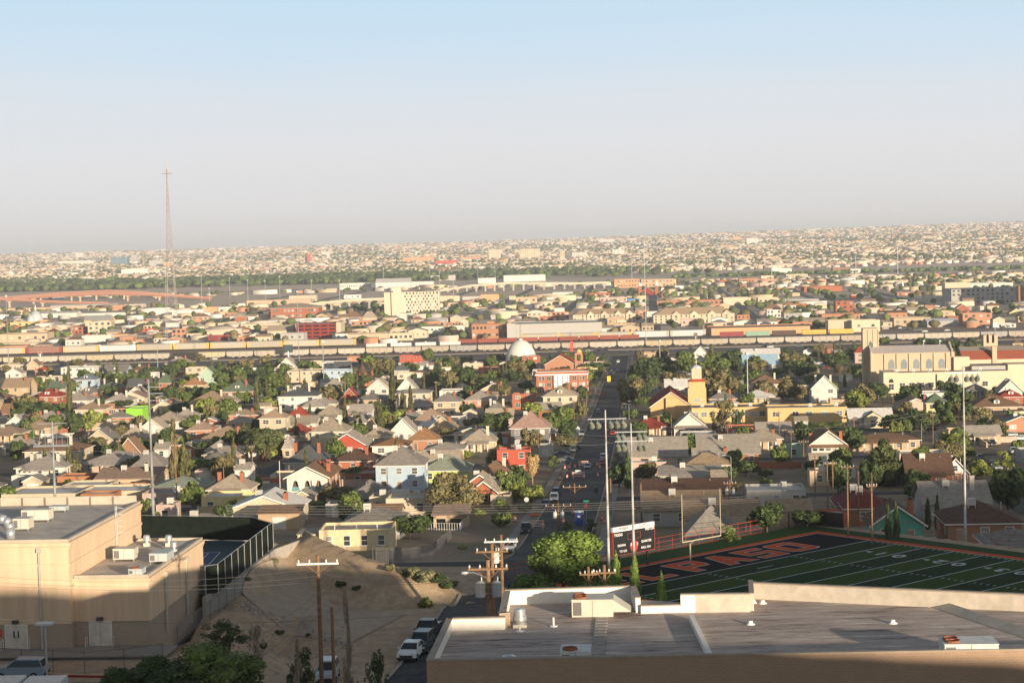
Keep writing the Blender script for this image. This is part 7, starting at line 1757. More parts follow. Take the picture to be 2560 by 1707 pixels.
def wagon(kind,p,bc,tc,label,grp,L=None):
    r=root({'rack':'autorack_wagon','hop':'hopper_wagon','box':'boxcar','tank':'tank_wagon','flat':'container_wagon'}[kind],p,0,label,'railway wagon',grp,desc=True)
    if kind=='rack':
        L=L or 27.4; q=MB(); q.box(-L/2,L/2,-1.5,1.5,1.1,5.6,0)
        for i in range(17): x=-L/2+2.2+(L-4.4)*i/16; q.box(x-.07,x+.07,-1.56,-1.5,1.3,5.5,1)
        q.box(-L/2,L/2,-1.57,-1.5,1.1,1.35,1); q.box(-L/2,L/2,-1.57,-1.5,3.3,3.42,1); q.build('body',[bc,tc],r)
        for s in(-1,1): q=MB(); q.box(s*(L/2-.9)-1.0,s*(L/2-.9)+.95,-1.6,1.6,1.1,5.65); q.build('end_door',tc,r)
        q=MB(); q.xprism([(-1.6,5.6),(0,6.0),(1.6,5.6)],-L/2,L/2); q.build('roof',mat('pale wagon roof',(.40,.37,.32),.6),r); bogies(r,L)
    elif kind=='hop':
        L=L or 19.6; q=MB(); q.yprism([(-L/2+.3,4.3),(-L/2+.3,2.1),(-L/2+1.3,1.0),(L/2-1.3,1.0),(L/2-.3,2.1),(L/2-.3,4.3)],-1.5,1.5,0); q.xprism([(-1.5,4.3),(-.8,4.65),(.8,4.65),(1.5,4.3)],-L/2+.3,L/2-.3,0)
        for i in range(1,4): x=-L/2+L*i/4; q.box(x-.06,x+.06,-1.56,-1.5,1.2,4.3,1)
        q.build('body',[bc,tc],r); q=MB(); q.box(-L/2,L/2,-.5,.5,.8,1.05); 
        for s in(-1,1): q.rod((s*(L/2-.2),-1.3,1.0),(s*(L/2-.9),-1.3,4.0),.08,4); q.box(s*(L/2-.35)-.3,s*(L/2-.35)+.3,-1.3,1.3,.8,1.2)
        q.build('frame',m_bog,r); q=MB()
        for i in range(3): x=-L*.25+L*.25*i; q.add([(x-2,-1.2,1.0),(x+2,-1.2,1.0),(x+.5,-.7,.3),(x-.5,-.7,.3),(x-2,1.2,1.0),(x+2,1.2,1.0),(x+.5,.7,.3),(x-.5,.7,.3)],[(0,1,2,3),(5,4,7,6),(1,5,6,2),(4,0,3,7),(3,2,6,7)][::1])
        q.build('discharge_gate',bc,r); bogies(r,L)
    elif kind=='box':
        L=L or 18; q=MB(); q.box(-L/2,L/2,-1.5,1.5,1.0,4.5,0)
        for i in range(13): x=-L/2+L*i/12; q.box(x-.05,x+.05,-1.55,-1.5,1,4.5,1)
        q.box(-1.5,1.5,-1.62,-1.5,1.1,4.3,1); q.build('body',[bc,tc],r); bogies(r,L)
    elif kind=='tank':
        L=L or 17; q=MB(); q.rod((-L/2+.8,0,2.5),(L/2-.8,0,2.5),1.5,14); q.cyl(0,0,3.9,4.5,.6); q.build('tank',bc,r,smooth=False); q=MB(); q.box(-L/2,L/2,-.6,.6,.9,1.15); q.build('frame',m_bog,r); bogies(r,L)
    elif kind=='flat':
        L=L or 16; q=MB(); q.box(-L/2+.8,L/2-.8,-1.25,1.25,1.3,4.2,0); q.build('container',bc,r); q=MB(); q.box(-L/2,L/2,-1.3,1.3,.95,1.3); q.build('frame',m_bog,r); bogies(r,L)
    return r
def rz_track(px,D): d=ray(px,870); t=D/d.y; x=d.x*t; return x
hc=[mat('cream hopper',(.44,.38,.30),.8),mat('grey hopper',(.36,.345,.32),.8),mat('pale yellow hopper',(.48,.41,.28),.8),mat('bleached hopper',(.47,.42,.35),.8)]; hn=['cream','grey','pale yellow','bleached white']
m_yel=mat('yellow wagon end',(.58,.38,.12),.7); m_rkg=mat('galvanised rack side',(.42,.40,.35),.7); m_rkb=mat('brown rack side',(.26,.15,.11),.7); m_mar=mat('maroon end',(.28,.05,.05),.7); m_lbl=mat('pale blue rack side',(.50,.53,.53),.7)
x=-395; i=0
while x<385:
    if not (i==8): k=random.choice([0,0,3,1,3,2]); wagon('hop',(x,1330,.55),hc[k],m_bog,'%s covered hopper wagon'%hn[k],'hopper wagons in the long front train')
    else: wagon('flat',(x,1330,.55),m_bog,m_bog,'low dark flat wagon in the front train','hopper wagons in the long front train',17)
    x+=20.0; i+=1
rk=[(-420,m_rkb,m_mar,'brown'),(-391,m_rkg,m_yel,''),(-362.5,m_rkb,m_mar,'brown'),(-334,m_rkg,m_yel,''),(-305.5,m_lbl,m_white,'white and pale blue')]+[(-277+28.5*j,m_rkg,m_yel,'') for j in range(6)]+[(22+28.5*j,m_rkg,m_yel,'') for j in range(3)]+[(108,m_lbl,m_rkg,'pale'),(136.5,m_lbl,m_rkg,'pale')]
for x,b,e,nm in rk: wagon('rack',(x,1440,.5),b,e,('%s autorack wagon'%nm) if nm else 'grey autorack wagon with yellow ends','autorack wagons behind the hoppers')
for j in range(4): wagon('tank',(-102+18.5*j,1398,.5),mat('white tank paint',(.70,.67,.6),.5),m_bog,'white tank wagon','tank wagons in the yard')
for j in range(9): wagon('flat',(-28+ -2+17*j if j>0 else -30,1440 if j<0 else 1420,.5) if False else (-20+ -14+15.5*j,1420,.5),mat('dull red container',(.28,.09,.07),.8),m_bog,'dull red container wagon','red container wagons in the yard')
for j,(x,b,nm) in enumerate(((168,mat('maroon boxcar',(.26,.07,.07),.8),'maroon'),(188,mat('pale green boxcar',(.28,.42,.32),.8),'pale green'),(208,mat('brown gondola',(.12,.085,.07),.8),'dark brown'),(231,mat('bright yellow boxcar',(.58,.35,.07),.7),'bright yellow'),(252,mat('bright yellow boxcar',(.58,.35,.07),.7),'second bright yellow'))):
    wagon('box',(x,1420,.5),b,b,'%s boxcar before the orange warehouse'%nm,'boxcars before the orange warehouse')
# graffiti-like lettering is left as plain panels
# ---------------- poles, lamps, street furniture ----------------
m_ins=mat('pale insulator',(.72,.70,.64),.4)
def upole(p,h,arm=0,label='',lamp=False,trans=0,steel=False,az=0.0,white_arm=False,r0=.15,desc=True,grp='utility poles'):
    mw_=m_wood if not steel else m_galv
    r=root('utility_pole' if not steel else 'steel_pole',p,az,label,'pole',grp,desc=desc)
    q=MB(); q.cyl(0,0,-1,h,r0,r0*.72,8); q.build('pole',mw_,r)
    if arm:
        q=MB(); q.box(-arm/2,arm/2,-.22,-.10,h-.75,h-.60); q.build('crossarm',m_wood if not white_arm else m_white,r)
        q=MB(); q.rod((-arm*.28,-.16,h-.75),(0,-.16,h-1.5),.03,4); q.rod((arm*.28,-.16,h-.75),(0,-.16,h-1.5),.03,4); q.build('brace',m_wood,r)
        for x in(-.46,-.2,.2,.46): q=MB(); q.lathe(x*arm,-.16,[(.02,h-.6),(.07,h-.55),(.08,h-.42),(.03,h-.33),(0,h-.31)],6); q.build('insulator',m_ins,r)
    h_=h; h=h+.8; R_=.40 if r0>=.2 else .34
    for k in range(trans):
        s=(-1,1)[k%2]; q=MB(); q.lathe(s*.62,-.1,[(0,h-3.6),(R_,h-3.6),(R_,h-2.6),(R_*1.08,h-2.55),(.2,h-2.42),(0,h-2.4)],12); q.box(s*.2-.12,s*.2+.12,-.14,-.06,h-2.9,h-2.84); q.box(s*.2-.12,s*.2+.12,-.14,-.06,h-3.4,h-3.34)
        q.lathe(s*.62+.1,-.1,[(.05,h-2.42),(.06,h-2.2),(.02,h-2.05)],6); q.build('transformer',m_cool if k%2==0 else mat('grey transformer',(.38,.40,.40),.5),r)
    h=h_
    if lamp: q=MB(); q.path([(0,0,h-1.4),(-1.1,-.2,h-.9),(-1.5,-.25,h-.9)],.035,5); q.build('lamp_arm',m_galv,r); q=MB(); q.lathe(-1.8,-.3,[(0,h-1.05),(.18,h-1),(.34,h-.9),(.2,h-.8),(0,h-.78)],8); q.build('lamp_head',m_steelw,r)
    return r
PTOP={}
def near_pole(c,x,yt,D,arm,label,**k):
    a=cp(c,x,yt); t=rd(*a,D); zg=float(tz(t.x,t.y)); r=upole((t.x,t.y,zg),t.z-zg,arm,label,desc=False,**k); PTOP[(c,x)]=t; return t
t1=near_pole('2',1010,545,142,3.1,'brown wooden pole with two grey transformer cans nearest the brick building',trans=2,lamp=True,r0=.22)
t2=near_pole('2',1038,435,165,2.9,'middle wooden pole of the three behind the transformer pole',r0=.2)
t3=near_pole('2',1100,372,185,3.4,'wooden pole with a white crossarm, farthest of the three',white_arm=True,trans=1,r0=.2)
t4=near_pole('1',2172,512,150,3.4,'tall brown wooden pole with a pale crossarm on the dirt bank',white_arm=True,r0=.2)
t5=near_pole('1',2268,868,152,0,'short dark wooden stub pole right of the tall pole',r0=.17)
t6=near_pole('2',1697,590,165,1.6,'wooden pole top left of the pair against the green tree',r0=.17)
t7=near_pole('2',1805,578,160,2.0,'wooden pole top right of the pair against the green tree',r0=.2)
t8=near_pole('2',1603,22,352,4.6,'wooden pole with long crossarm beside the blue portable toilet',r0=.17)
t9=near_pole('2',1492,150,320,4.6,'wooden pole with crossarm and transformers in the street by the bush',trans=2,r0=.17)
# steel lamp in the car park
p=gp(*cp('1',330,1387)); t=rd(*cp('1',308,985),150); zg=float(tz(t.x,t.y)); r=root('street_lamp',(t.x,t.y,zg),0,'thin grey lamp post with a square head in front of the hall doors','street lamp'); q=MB(); q.cyl(0,0,-.5,t.z-zg,.09,n=8); q.build('pole',m_galv,r); q=MB(); q.box(-.7,.7,-.45,.45,t.z-zg,t.z-zg+.16); q.build('lamp_head',m_steelw,r)
PL='''C 570 540 825 0;C 993 540 685 0;C 1455 682 875 0;C 1970 770 1065 2;C 240 860 1020 0;C 195 720 830 0;C 1990 1270 1560 3;C 1180 1300 1560 0;2 1855 -20 245 0;2 2062 20 295 0;B 210 640 785 0;B 1665 700 915 0;B 2010 770 965 0;B 1300 940 1155 2;B 1200 1160 1395 0;B 575 1310 1485 0;B 440 850 945 2;B 940 750 855 0;B 715 730 905 0;B 640 620 720 0;B 1650 370 690 0;A 95 650 785 0;A 265 900 1065 0;A 1090 900 1170 0;A 2305 950 1245 0;A 1615 930 1545 0;A 2045 1150 1405 0;A 1825 660 815 2;A 690 650 805 0;A 1015 880 975 0;A 2140 470 610 0;A 485 30 185 0;D 105 640 955 0;D 155 800 1085 0;D 215 810 1185 0;D 328 900 1195 2;D 788 700 985 0;D 1505 660 955 0;D 432 1050 1435 0;D 545 1090 1510 0;D 595 1090 1560 0;D 730 1120 1560 2;D 825 1190 1510 0;D 950 1200 1560 0;D 700 780 900 0;3 1150 0 385 0;3 1225 0 315 0;3 1315 0 435 0;3 1010 0 200 0;3 2220 170 395 0;D 900 335 495 1;D 1045 500 615 2;B 1770 130 260 0;A 475 1150 1240 0;C 2105 760 850 0;C 610 460 590 0;C 680 470 600 0;D 50 790 930 0;B 1000 140 200 0'''
for it in PL.split(';'):
    c,x,a,b,k=it.split(); x=float(x); p=gp(*cp(c,x,float(b)),0,258 if c=='3' else 0); s=ppm(p.y); h=(proj(p)[1]-cp(c,x,float(a))[1])/s
    upole(p,max(5,h),2.4 if k in'23' else (1.4 if h>8 else 0),'wooden utility pole with crossarm' if (k in'23' or h>8) else 'plain wooden utility pole',trans=2 if k=='3' else 0,lamp=(k=='1'),r0=.15)
LP='''C 1068 658 725;C 1110 636 700;C 1190 245 312;C 1530 230 312;C 1595 325 400;D 835 470 612;C 2000 1045 1310;D 1010 580 640;C 1770 265 330;C 2215 240 320;D 390 220 310;D 210 165 240;C 1425 260 300;B 960 420 550;J 1130 560 640;C 2090 430 520;D 1415 300 380'''
for it in LP.split(';'):
    c,x,a,b=it.split(); x=float(x); p=gp(*cp(c,x,float(b))); s=ppm(p.y); h=max(6,(proj(p)[1]-cp(c,x,float(a))[1])/s)
    r=root('street_lamp',p,-GA,'grey street lamp with a curved arm','street lamp','street lamps',desc=True); q=MB(); q.cyl(0,0,-.5,h-.4,.1,.07,6); q.build('pole',m_galv,r); q=MB(); q.path([(0,0,h-.5),(-.5,0,h-.1),(-1.4,0,h)],.05,5); q.build('lamp_arm',m_galv,r); q=MB(); q.box(-2.0,-1.3,-.14,.14,h-.06,h+.06); q.build('lamp_head',m_steelw,r)
# stadium poles
def stad(px0,yt,px1,D,zb,label,arms,r0=.19,side=0,cage=False):
    t=rd(px0,yt,D); r=root('floodlight_pole',(t.x,t.y,zb),0,label,'floodlight pole','tall floodlight poles'); h=t.z-zb
    q=MB(); n=5
    for i in range(n): q.cyl(0,0,h*i/n-(0.5 if i==0 else 0),h*(i+1)/n,r0*(1-.55*i/n),r0*(1-.55*(i+1)/n),12)
    q.build('pole',mat('grey green pole steel',(.27,.285,.28),.5) if px0<600 else mat('weathered pole steel',(.46,.46,.44),.5),r,smooth=True)
    for k in range(int(h/1.6)): 
        if k>3: q=MB(); q.rod((r0*.6,0,k*1.6),(r0*.6+.22,0,k*1.6),.03,4); q.build('step',m_redp if not cage else m_galv,r)
    for (dz,xl,xr,nl) in arms:
        q=MB(); q.box(xl,xr,-.06,.06,h-dz-.05,h-dz+.05); q.build('crossarm',m_galv,r)
        for i in range(nl):
            x=xl+(xr-xl)*(i+.5)/nl
            if abs(x)<.35: continue
            q=MB(); q.rod((x,0,h-dz),(x,-.25,h-dz-.35),.05,5); q.lathe(0,0,[(.001,0),(.001,0)],3); a=Vector((x,-.2,h-dz-.45)); b=Vector((x+.12,.55,h-dz-.95)); q.rod(a,b,.18,10,0,.42); q.build('floodlight',mat('floodlight housing',(.22,.24,.20),.5),r)
    if cage:
        q=MB(); 
        for z in(h-3.3,h-2.2,h-1.2): q.rod((-2.6,-.3,z),(2.2,-.3,z),.03,4)
        for i in range(7): q.rod((-2.6+i*.8,-.3,h-3.3),(-2.6+i*.8,-.3,h-1.2),.03,4)
        q.box(-2.7,2.4,-.45,.45,h-3.55,h-3.4); q.build('platform',m_galv,r)
    return r
stad(1513,1025,1520,232,38.3,'tall silver floodlight pole behind the green tree with one row of lamps',[(1.1,-2.2,2.6,6)])
stad(1577,1058,1586,218,38.3,'tall silver floodlight pole crossing the scoreboard with two rows of lamps',[(1.0,-1.9,1.9,6),(2.1,-1.9,1.9,6)])
stad(2408,915,2414,247,38.0,'tall silver floodlight pole at the far touchline of the field',[(.9,-2.0,2.2,6)])
stad(371,950,379,262,36,'tall silver pole with bare crossarms behind the tennis court',[(1.0,-.2,1.8,0),(1.9,-.2,2.0,0),(2.9,0,2.4,0)],.26)
stad(130,1053,137,262,36,'tall silver pole with a caged platform behind the hall',[(.3,-2,2,0)],.26,cage=True)
# thin masts far and near
MS='''22 738 917;93 1 1;524 720 760;748 727 902;810 851 962;438 690 775;1195 651 703;1238 655 705;1075 660 702;1355 650 690;1616 610 865;960 670 730;1580 650 700;505 690 760;575 695 745;700 690 745;850 700 770;220 690 725;1650 850 905;1700 600 690;2140 640 700;2245 620 690;1930 660 720;1135 690 770;780 700 760;395 850 930;2310 850 912;2350 850 905;1870 880 1010;1000 560 640;1840 640 690;1100 680 740;620 700 750;664 702 752;420 688 742'''
for it in MS.split(';'):
    x,a,b=map(float,it.split())
    if a<5: continue
    p=gp(x,b); s=ppm(p.y); h=(b-a)/s; o=MB(); o.cyl(0,0,-1,h,.28 if p.y<2000 else .45,.16 if p.y<2000 else .3,6); 
    r=root('light_mast',p,0,'tall thin grey light mast','light mast','light masts along the highways',desc=True); o.build('mast',m_galv,r); q=MB(); q.cyl(0,0,h-.8,h,.9 if p.y<2000 else 1.3,n=6); q.build('lamp_ring',m_steelw,r)
q=MB(); p=gp(225*CRP['B'][2]+640,1261); q.cyl(0,0,0,9.5,.07,n=6); o=q.build('flagpole',m_white,None,p); tag(o,'bare white flagpole beside the three arched white house','flagpole')
# lattice mast
DM=1640; pb=gp(432,858); pb=rd(432,858,DM); zb=0; s=ppm(DM); r=root('lattice_mast',(pb.x,DM,0),0,'very tall red and grey lattice radio mast rising above the skyline','mast')
prof=[(433,2.5),(500,5),(560,9),(640,15),(700,19),(760,24),(830,28),(862,30)]
def mh(y): return CZ-(y-628)/s
def mw2(z): ys_=[mh(a) for a,_ in prof][::-1]; ws=[b for _,b in prof][::-1]; return float(np.interp(z,ys_,ws))/s/2
ztop=mh(433); nlev=22; q=MB(); zz=[ztop*(1-(1-i/nlev)**1.15) for i in range(nlev+1)]
xo=lambda z:0.0
leg=[MB() for _ in range(2)]
for i in range(nlev):
    z0,z1=zz[i],zz[i+1]; a,b=mw2(z0),mw2(z1); mi=(i//3)%2; x0_,x1_=xo(z0),xo(z1)
    c0=[(x0_+sx*a,sy*a,z0) for sx,sy in((-1,-1),(1,-1),(1,1),(-1,1))]; c1_=[(x1_+sx*b,sy*b,z1) for sx,sy in((-1,-1),(1,-1),(1,1),(-1,1))]
    for k in range(4):
        q.rod(c0[k],c1_[k],.18,4,mi); q.rod(c1_[k],c1_[(k+1)%4],.11,3,mi); q.rod(c0[k],c1_[(k+1)%4],.10,3,mi); q.rod(c0[(k+1)%4],c1_[k],.10,3,mi)
q.build('lattice',[mat('grey mast steel',(.42,.38,.36),.6),mat('faded red mast steel',(.42,.33,.30),.6)],r)
q=MB(); q.box(xo(ztop)-4,xo(ztop)+4,-4,4,ztop-3.5,ztop-3); q.rod((xo(ztop),0,ztop-3),(xo(ztop),0,ztop+7),.3,5); q.build('antenna_platform',MATS['grey mast steel'],r)
# construction zone
m_or=mat('orange drum plastic',(.72,.12,.03),.5); m_wb=mat('white reflective band',(.75,.73,.7),.5)
def barrel(p): 
    r=root('traffic_barrel',p,0,'orange and white traffic barrel','traffic barrel','orange traffic barrels in the roadworks',desc=True)
    q=MB(); q.lathe(0,0,[(.30,.1),(.29,.3)],10,0); q.lathe(0,0,[(.29,.3),(.27,.45)],10,1); q.lathe(0,0,[(.27,.45),(.26,.6)],10,0); q.lathe(0,0,[(.26,.6),(.24,.75)],10,1); q.lathe(0,0,[(.24,.75),(.22,.98),(.1,1.05),(0,1.05)],10,0); q.build('drum',[m_or,m_wb],r); q=MB(); q.cyl(0,0,0,.1,.42,n=8); q.build('rubber_base',m_blk,r)
for c,x,y in(('C',483,1180),('C',525,1176),('C',573,1168),('C',775,1150),('C',800,1172),('C',502,1265),('C',657,1262),('C',783,1246),('V',370,1450),('V',1510,1300),('V',1695,1320),('V',920,1568),('V',950,970),('V',1250,625),('2',1330,595),('2',1795,275),('2',1808,298),('2',1528,305)): 
    p=gp(*cp(c,x,y)); p.z+=.1; barrel(p)
p=gp(*cp('V',740,1345)); r=root('traffic_barrel',Vector((p.x,p.y,p.z+.2)),0,'fallen orange barrels lying together at the street corner','traffic barrel','orange traffic barrels in the roadworks'); q=MB(); q.rod((-.9,0,.15),(.05,.1,.15),.26,10); q.rod((.2,0,.15),(1.1,.1,.15),.26,10); q.build('drum',m_or,r)
def barricade(c,x,y,w,label,sign=None):
    p=gp(*cp(c,x,y)); r=root('barricade',Vector((p.x,p.y,p.z+.08)),-GA,label,'barricade','striped barricades in the roadworks')
    for k in range(3):
        q=MB(); z=.45+.45*k; q.box(-w/2,w/2,-.04,0,z,z+.22,0)
        n=int(w/.3)
        for i in range(n): x0=-w/2+w*i/n; q.add([(x0,-.045,z),(x0+w/n*.5,-.045,z),(x0+w/n*.9,-.045,z+.22),(x0+w/n*.4,-.045,z+.22)],[(0,1,2,3)],1)
        q.build('striped_board',[m_wb,m_or],r)
    for s_ in(-1,1): q=MB(); q.box(s_*w*.42-.04,s_*w*.42+.04,0,.06,0,1.6); q.box(s_*w*.42-.05,s_*w*.42+.05,-.5,.5,0,.08); q.build('leg',m_wb,r)
    if sign: q=MB(); q.box(-.75,.75,-.1,-.06,1.25,2.05); q.build('sign_board',m_wb,r); txt('ROAD CLOSED',.24,mbk,r,(0,-.11,1.65),off=.004)
barricade('V',1620,600,3.2,'striped barricade carrying a white road closed sign',True); barricade('V',800,1590,2.6,'striped barricade beside the black pickup near the corner'); barricade('V',1715,375,2.6,'pale barricade seen from behind at the top of the roadworks')
p=gp(*cp('V',1630,1508)); r=root('portable_toilet',p,-GA,'blue portable toilet with a pale roof behind the bushes','portable toilet'); q=MB(); q.box(-.58,.58,-.58,.58,0,2.1); q.build('cabin',mat('blue plastic',(.02,.06,.28),.5),r); q=MB(); q.lathe(0,0,[(.82,2.1),(.6,2.3),(0,2.4)],4); q.build('roof',mat('pale plastic',(.6,.66,.7),.5),r); r.scale=(1.15,1.15,1.15); q=MB(); q.box(-.22,.22,-.6,-.585,1.3,1.6); q.build('label_panel',m_wb,r)
p=gp(*cp('V',1780,1480)); r=root('stop_sign',p,-GA,'red octagonal sign on a thin post right of the portable toilet','road sign'); q=MB(); q.cyl(0,0,0,2.9,.04,n=6); q.build('post',m_galv,r); q=MB(); q.yprism([(.42*cos(t+.39),3.1+.42*sin(t+.39)) for t in np.linspace(0,2*PI,8,endpoint=False)],-.06,-.03); q.build('sign_board',mat('red sign',(.55,.03,.03),.5),r); q=MB(); q.box(-.25,.25,-.065,-.06,3.05,3.15); q.build('white_bar',m_wb,r); q=MB(); q.box(-.5,.5,-.03,0,4.0,4.25); q.build('street_name_plate',mat('green sign',(.02,.25,.15),.5),r); q=MB(); q.cyl(0,0,2.9,4.2,.03,n=5); q.build('upper_post',m_galv,r)
p=gp(*cp('V',605,1265)); r=root('road_sign',p,-GA,'white octagonal sign back on a post before the round bush','road sign'); q=MB(); q.cyl(0,0,0,2.4,.04,n=6); q.build('post',m_galv,r); q=MB(); q.yprism([(.5*cos(t+.39),2.6+.5*sin(t+.39)) for t in np.linspace(0,2*PI,8,endpoint=False)],-.06,-.03); q.build('sign_board',m_steelw,r)
p=gp(*cp('C',600,850)); r=root('road_sign',p,-GA,'white diamond sign at the kerb before the silver pickup','road sign'); q=MB(); q.cyl(0,0,0,1.2,.04,n=6); q.build('post',m_galv,r); q=MB(); q.yprism([(.85*cos(t),1.6+.85*sin(t)) for t in np.linspace(0,2*PI,4,endpoint=False)],-.06,-.03); q.build('sign_board',m_wb,r)
p=gp(*cp('C',884,388)); r=root('yellow_sign',p,0,'bright yellow box sign in the far part of the street','road sign'); q=MB(); q.box(-.9,.9,-.2,.2,.6,3.4); q.box(-.1,.1,-.1,.1,0,.6); q.build('panel',mat('bright yellow sign',(.75,.5,.02),.6),r)
p=gp(*cp('V',1960,885)); r=root('wheelie_bin',p,0,'dark blue wheelie bin at the right kerb of the street','bin'); q=MB(); q.add([(-.4,-.4,0),(.4,-.4,0),(.4,.4,0),(-.4,.4,0),(-.55,-.5,1.3),(.55,-.5,1.3),(.55,.5,1.3),(-.55,.5,1.3)],[(3,2,1,0),(0,1,5,4),(1,2,6,5),(2,3,7,6),(3,0,4,7),(4,5,6,7)]); q.build('body',mat('dark blue plastic',(.03,.05,.09),.6),r); q=MB(); q.box(-.6,.6,-.55,.55,1.3,1.4); q.build('lid',m_blk,r)
# red sign pylon and billboards by the freeway
p=gp(*cp('H',763,872)); r=root('pylon_sign',p,0,'tall narrow red pylon sign in front of the hopper wagons','sign'); q=MB(); q.box(-1.0,1.0,-.4,.4,0,7.5); q.build('pylon',mat('red pylon paint',(.5,.06,.05),.6),r)
for c,x,yt,yb,wd,lb,col in(('F',1590,775,950,130,'dark billboard with green frame by the freeway',(.04,.06,.06)),('J',1955,690,800,55,'white vertical billboard by the car lot',(.65,.68,.68)),('I',105,830,930,50,'brown faced billboard by the freight train',(.2,.12,.10)),('E',550,850,960,60,'small brown square billboard before the hopper wagons',(.34,.22,.17)),('F',2215,615,720,45,'dark narrow billboard beside the red garage',(.06,.06,.07))):
    a=gp(*cp(c,x,yb)); s=ppm(a.y); k=CRP[c][2]; w=wd*k/s; h=(yb-yt)*k/s; r=root('billboard',a,0,lb,'billboard'); q=MB(); q.cyl(0,0,0,h*.5,.4,n=8); q.build('post',m_galv,r); q=MB(); q.box(-w/2,w/2,-.3,.3,h*.4,h); q.build('panel',mat('billboard face %d'%x,col,.7),r)
# wires
def wire(a,b,sag,r_,label,grp):
    n=14; P=[]
    for i in range(n+1):
        t=i/n; p=Vector(a).lerp(Vector(b),t); p.z-=sag*4*t*(1-t); P.append(p-Vector(a))
    q=MB(); q.path(P,r_,4); o=q.build('power_line',mat('power wire',(.14,.135,.13),.6,rnd=0),None,a); tag(o,label,'wire',grp); return o
gw='wires between the near poles'
for dx,nm in((-1.4,'upper'),(0.2,'middle'),(1.3,'lower')):
    wire(t4+Vector((dx,0,-1.5-.3*dx)),t1+Vector((dx,0,-.8)),.8,.015,'%s wire from the tall bank pole to the transformer pole'%nm,gw)
    wire(t4+Vector((dx,0,-1.6-.3*dx)),rd(-30,1452+8*dx,120),.6,.011,'%s wire crossing in front of the hall to the left edge'%nm,gw)
for k in range(4):
    wire(t4+Vector((0,-.1,-3-.6*k)),rd(1050-k*0-k*55+0*k if False else 480+k*45,1707,138),.2,.012,'%s pale stay wire slanting down left from the tall pole'%('first','second','third','fourth')[k],gw)
wire(rd(-20,1546,120),rd(1230,1518,150),.7,.018,'long dark wire crossing low over the dirt bank',gw)
for k in range(4):
    wire(rd(560+k*2,1262+k*7,250),rd(2000,1232+k*5,300),.9,.028,'%s pale wire crossing above the main street'%('highest','second','third','lowest')[k],'wires across the streets')
for k,(x0,y0,x1,y1,D0,D1) in enumerate(((2240,1036,2570,1024,480,470),(2240,1062,2570,1048,470,460),(2340,1067,2570,1076,440,430),(1370,1082,1900,1080,480,520),(1370,1101,1560,1100,450,450),(1920,1074,2330,1030,470,480),(640,1085,1280,1078,500,520),(640,1010,1280,1002,650,660),(0,1060,640,1046,560,560),(0,1120,640,1110,450,450))):
    wire(rd(x0,y0,D0),rd(x1,y1,D1),1.2,.035,'%s thin wire above the rooftops counting from the right edge'%('first','second','third','fourth','fifth','sixth','seventh','eighth','ninth','tenth')[k],'wires across the streets')

# yard walls, garages and sheds between the houses
ry=random.Random(33); nw_=0; ng=0; wallm=[('white',wmat('wh')),('tan',wmat('ta')),('grey block',wmat('gr')),('red brick',wmat('bk')),('cream',wmat('cr')),('pinkish',wmat('pk'))]
for _ in range(6000):
    D=ry.uniform(290,1180); u=ry.uniform(-330,330); x,y=sp(u,D)
    if abs(x)>y*.275 or abs(u)<12 or any(abs(D-c_)<9 for c_ in CROSS) or any(abs(u-k*86)<8 for k in(-2,-1,1,2,3)): continue
    if y<330 and x<30: continue
    if y<300: continue
    if ng<110 and clear(x,y,4.2,FOOT):
        nm,mm=ry.choice(wallm); w=ry.uniform(4,7); z=float(tz(x,y)); FOOT.append((x,y,3.5)); ng+=1; rk=ry.choice(['wh','gt','tn','lg','br','be'])
        r=root('garage',(x,y,z),-GA,'small %s back garage with %s roof'%(nm,{'wh':'white','gt':'grey','tn':'brown tar','lg':'light grey','br':'brown','be':'beige'}[rk]),'garage','garages and sheds in the back yards',desc=True); k=ry.choice('ffsg')
        key=[a for a,b in WC.items() if wmat(a)==mm][0]
        walls_part(r,k,w,5.5,2.6,1.2,key); roof_part(r,k,w,5.5,2.6,1.2,rk,.25); q=MB(); q.box(-w*.3,w*.3,-.05,.02,0,2.1); q.build('garage_door',m_trim,r)
    elif nw_<120 and clear(x,y,-1,FOOT):
        nm,mm=ry.choice(wallm); L_=ry.uniform(7,15); z=float(tz(x,y)); nw_+=1; a=ry.choice([0,PI/2])
        q=MB(); q.box(-L_/2,L_/2,-.1,.1,-2,1.6); q.box(-L_/2-.05,L_/2+.05,-.15,.15,1.6,1.68)
        for i in range(int(L_/3)+1): xx=-L_/2+i*3; q.box(xx-.18,xx+.18,-.18,.18,-2,1.8)
        o=q.build('yard_wall',mm,None,(x,y,z),-GA+a); tag(o,'low %s yard wall'%nm,'wall','yard walls between the houses',(x,y,z),True)
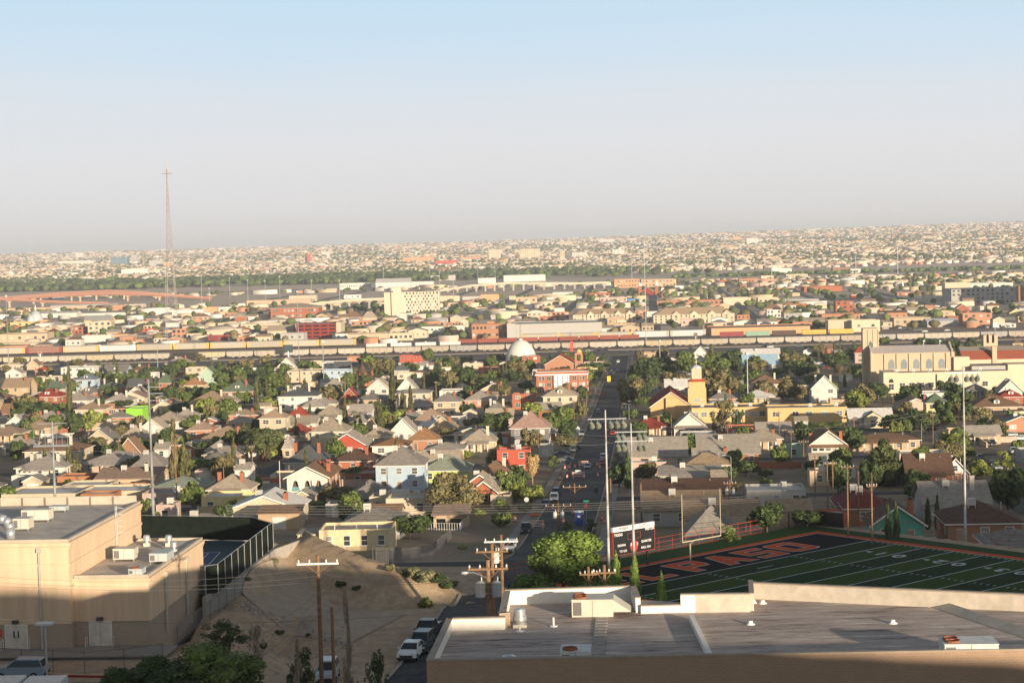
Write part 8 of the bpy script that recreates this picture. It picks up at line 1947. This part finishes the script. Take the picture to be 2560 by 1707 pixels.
# ---------------- labels that single things out ----------------
LMK=[('scoreboard',1585,1345),('green flood pole tree',1450,1300),('hall doors',180,1590),('tennis court',500,1400),('yellow flat house',890,1350),('three arched white house',770,1190),
 ('lime walled house',1110,1180),('light blue house',1000,1170),('red walled flat house',1280,1140),('brick shed',700,1240),('dry skirted palm',1332,1170),('umbrella pine',640,1110),('domed bell tower',1445,905),
 ('cornice brick block',1400,960),('storage dome',1303,885),('golden church tower',1745,960),('golden hall',2000,1030),('cathedral tower',2185,860),('cathedral nave',2290,880),('red roofed hall',2480,880),
 ('white cross gable house',2175,1045),('tall white gabled house',2070,1110),('white gabled brick wing',2390,1180),('teal gabled house',2250,1300),('field corner',2050,1345),('pole on the touchline',2411,1150),
 ('lime green block',340,1030),('turquoise walled house',463,1040),('pointed turret house',905,930),('white porticoed house',940,960),('broad grey roofed duplex',1640,1110),('lattice mast',415,700),
 ('shell domed church',88,790),('brick school',738,780),('red parking garage',795,825),('slab tower',1030,750),('orange warehouse',1900,830),('cream apartment block',1510,790),('second apartment block',1740,790),
 ('grey hospital block',2480,740),('brick tower block',2115,770),('grey warehouse',1400,825),('terracotta ramps',260,740),('roundabout berm',900,1420),('brown corner house',2460,1270),('big pine',2215,1180),('road closed sign',1446,1185)]
LMK=[l for l in LMK if l[0] not in('green flood pole tree','roundabout berm','white porticoed house','brick tower block')]
ORD=['','second nearest ','third nearest ','fourth nearest ','fifth nearest ','sixth nearest ','seventh nearest ','eighth nearest ','ninth nearest ','tenth nearest ']
def rel(px,py):
    best=min(LMK,key=lambda l:math.hypot((l[1]-px),(l[2]-py)*1.6)); dx,dy=px-best[1],(py-best[2])*2.2
    d=('to the right of' if dx>0 else 'to the left of') if abs(dx)>abs(dy) else ('in front of' if dy>0 else 'behind')
    return best,d,math.hypot(px-best[1],(py-best[2])*1.6)
bpy.context.view_layer.update()
CL_={}
for o,desc,p in REG:
    px,py=proj(p); b,d,ds=rel(px,py); CL_.setdefault((desc,b[0],d),[]).append((ds,o))
USED={}
for (desc,b,d),L_ in CL_.items():
    L_.sort(key=lambda t:t[0])
    for i,(ds,o) in enumerate(L_):
        o_=ORD[i] if i<len(ORD) else '%dth nearest '%(i+1)
        if len(L_)>1 and i==0: o_='nearest '
        t=o_+desc+' '+d+' the '+b
        if len(t.split())>16: t=t.replace('to the right of','right of').replace('to the left of','left of')
        if len(t.split())>16: t=t.replace(' roof ',' roofed ',1).replace(' with ',' ')
        if len(t.split())>16: t=t.replace('small ','').replace(' two storey','')
        o['label']=t
# ---------------- haze ----------------
hz=MB(); hz.box(-19000,19000,-2990,44000,-160,175); ho=hz.build('haze',[]); ho['kind']='stuff'; ho['label']='thin pale warm haze filling the air over the plain'
hm=bpy.data.materials.new('haze'); hm.use_nodes=True; n=hm.node_tree.nodes; n.clear(); out=n.new('ShaderNodeOutputMaterial'); pv=n.new('ShaderNodeVolumePrincipled'); pv.inputs['Color'].default_value=(.84,.90,1.0,1); pv.inputs['Density'].default_value=HAZE; pv.inputs['Anisotropy'].default_value=0.0
hm.node_tree.links.new(pv.outputs[0],out.inputs['Volume']); ho.data.materials.append(hm)
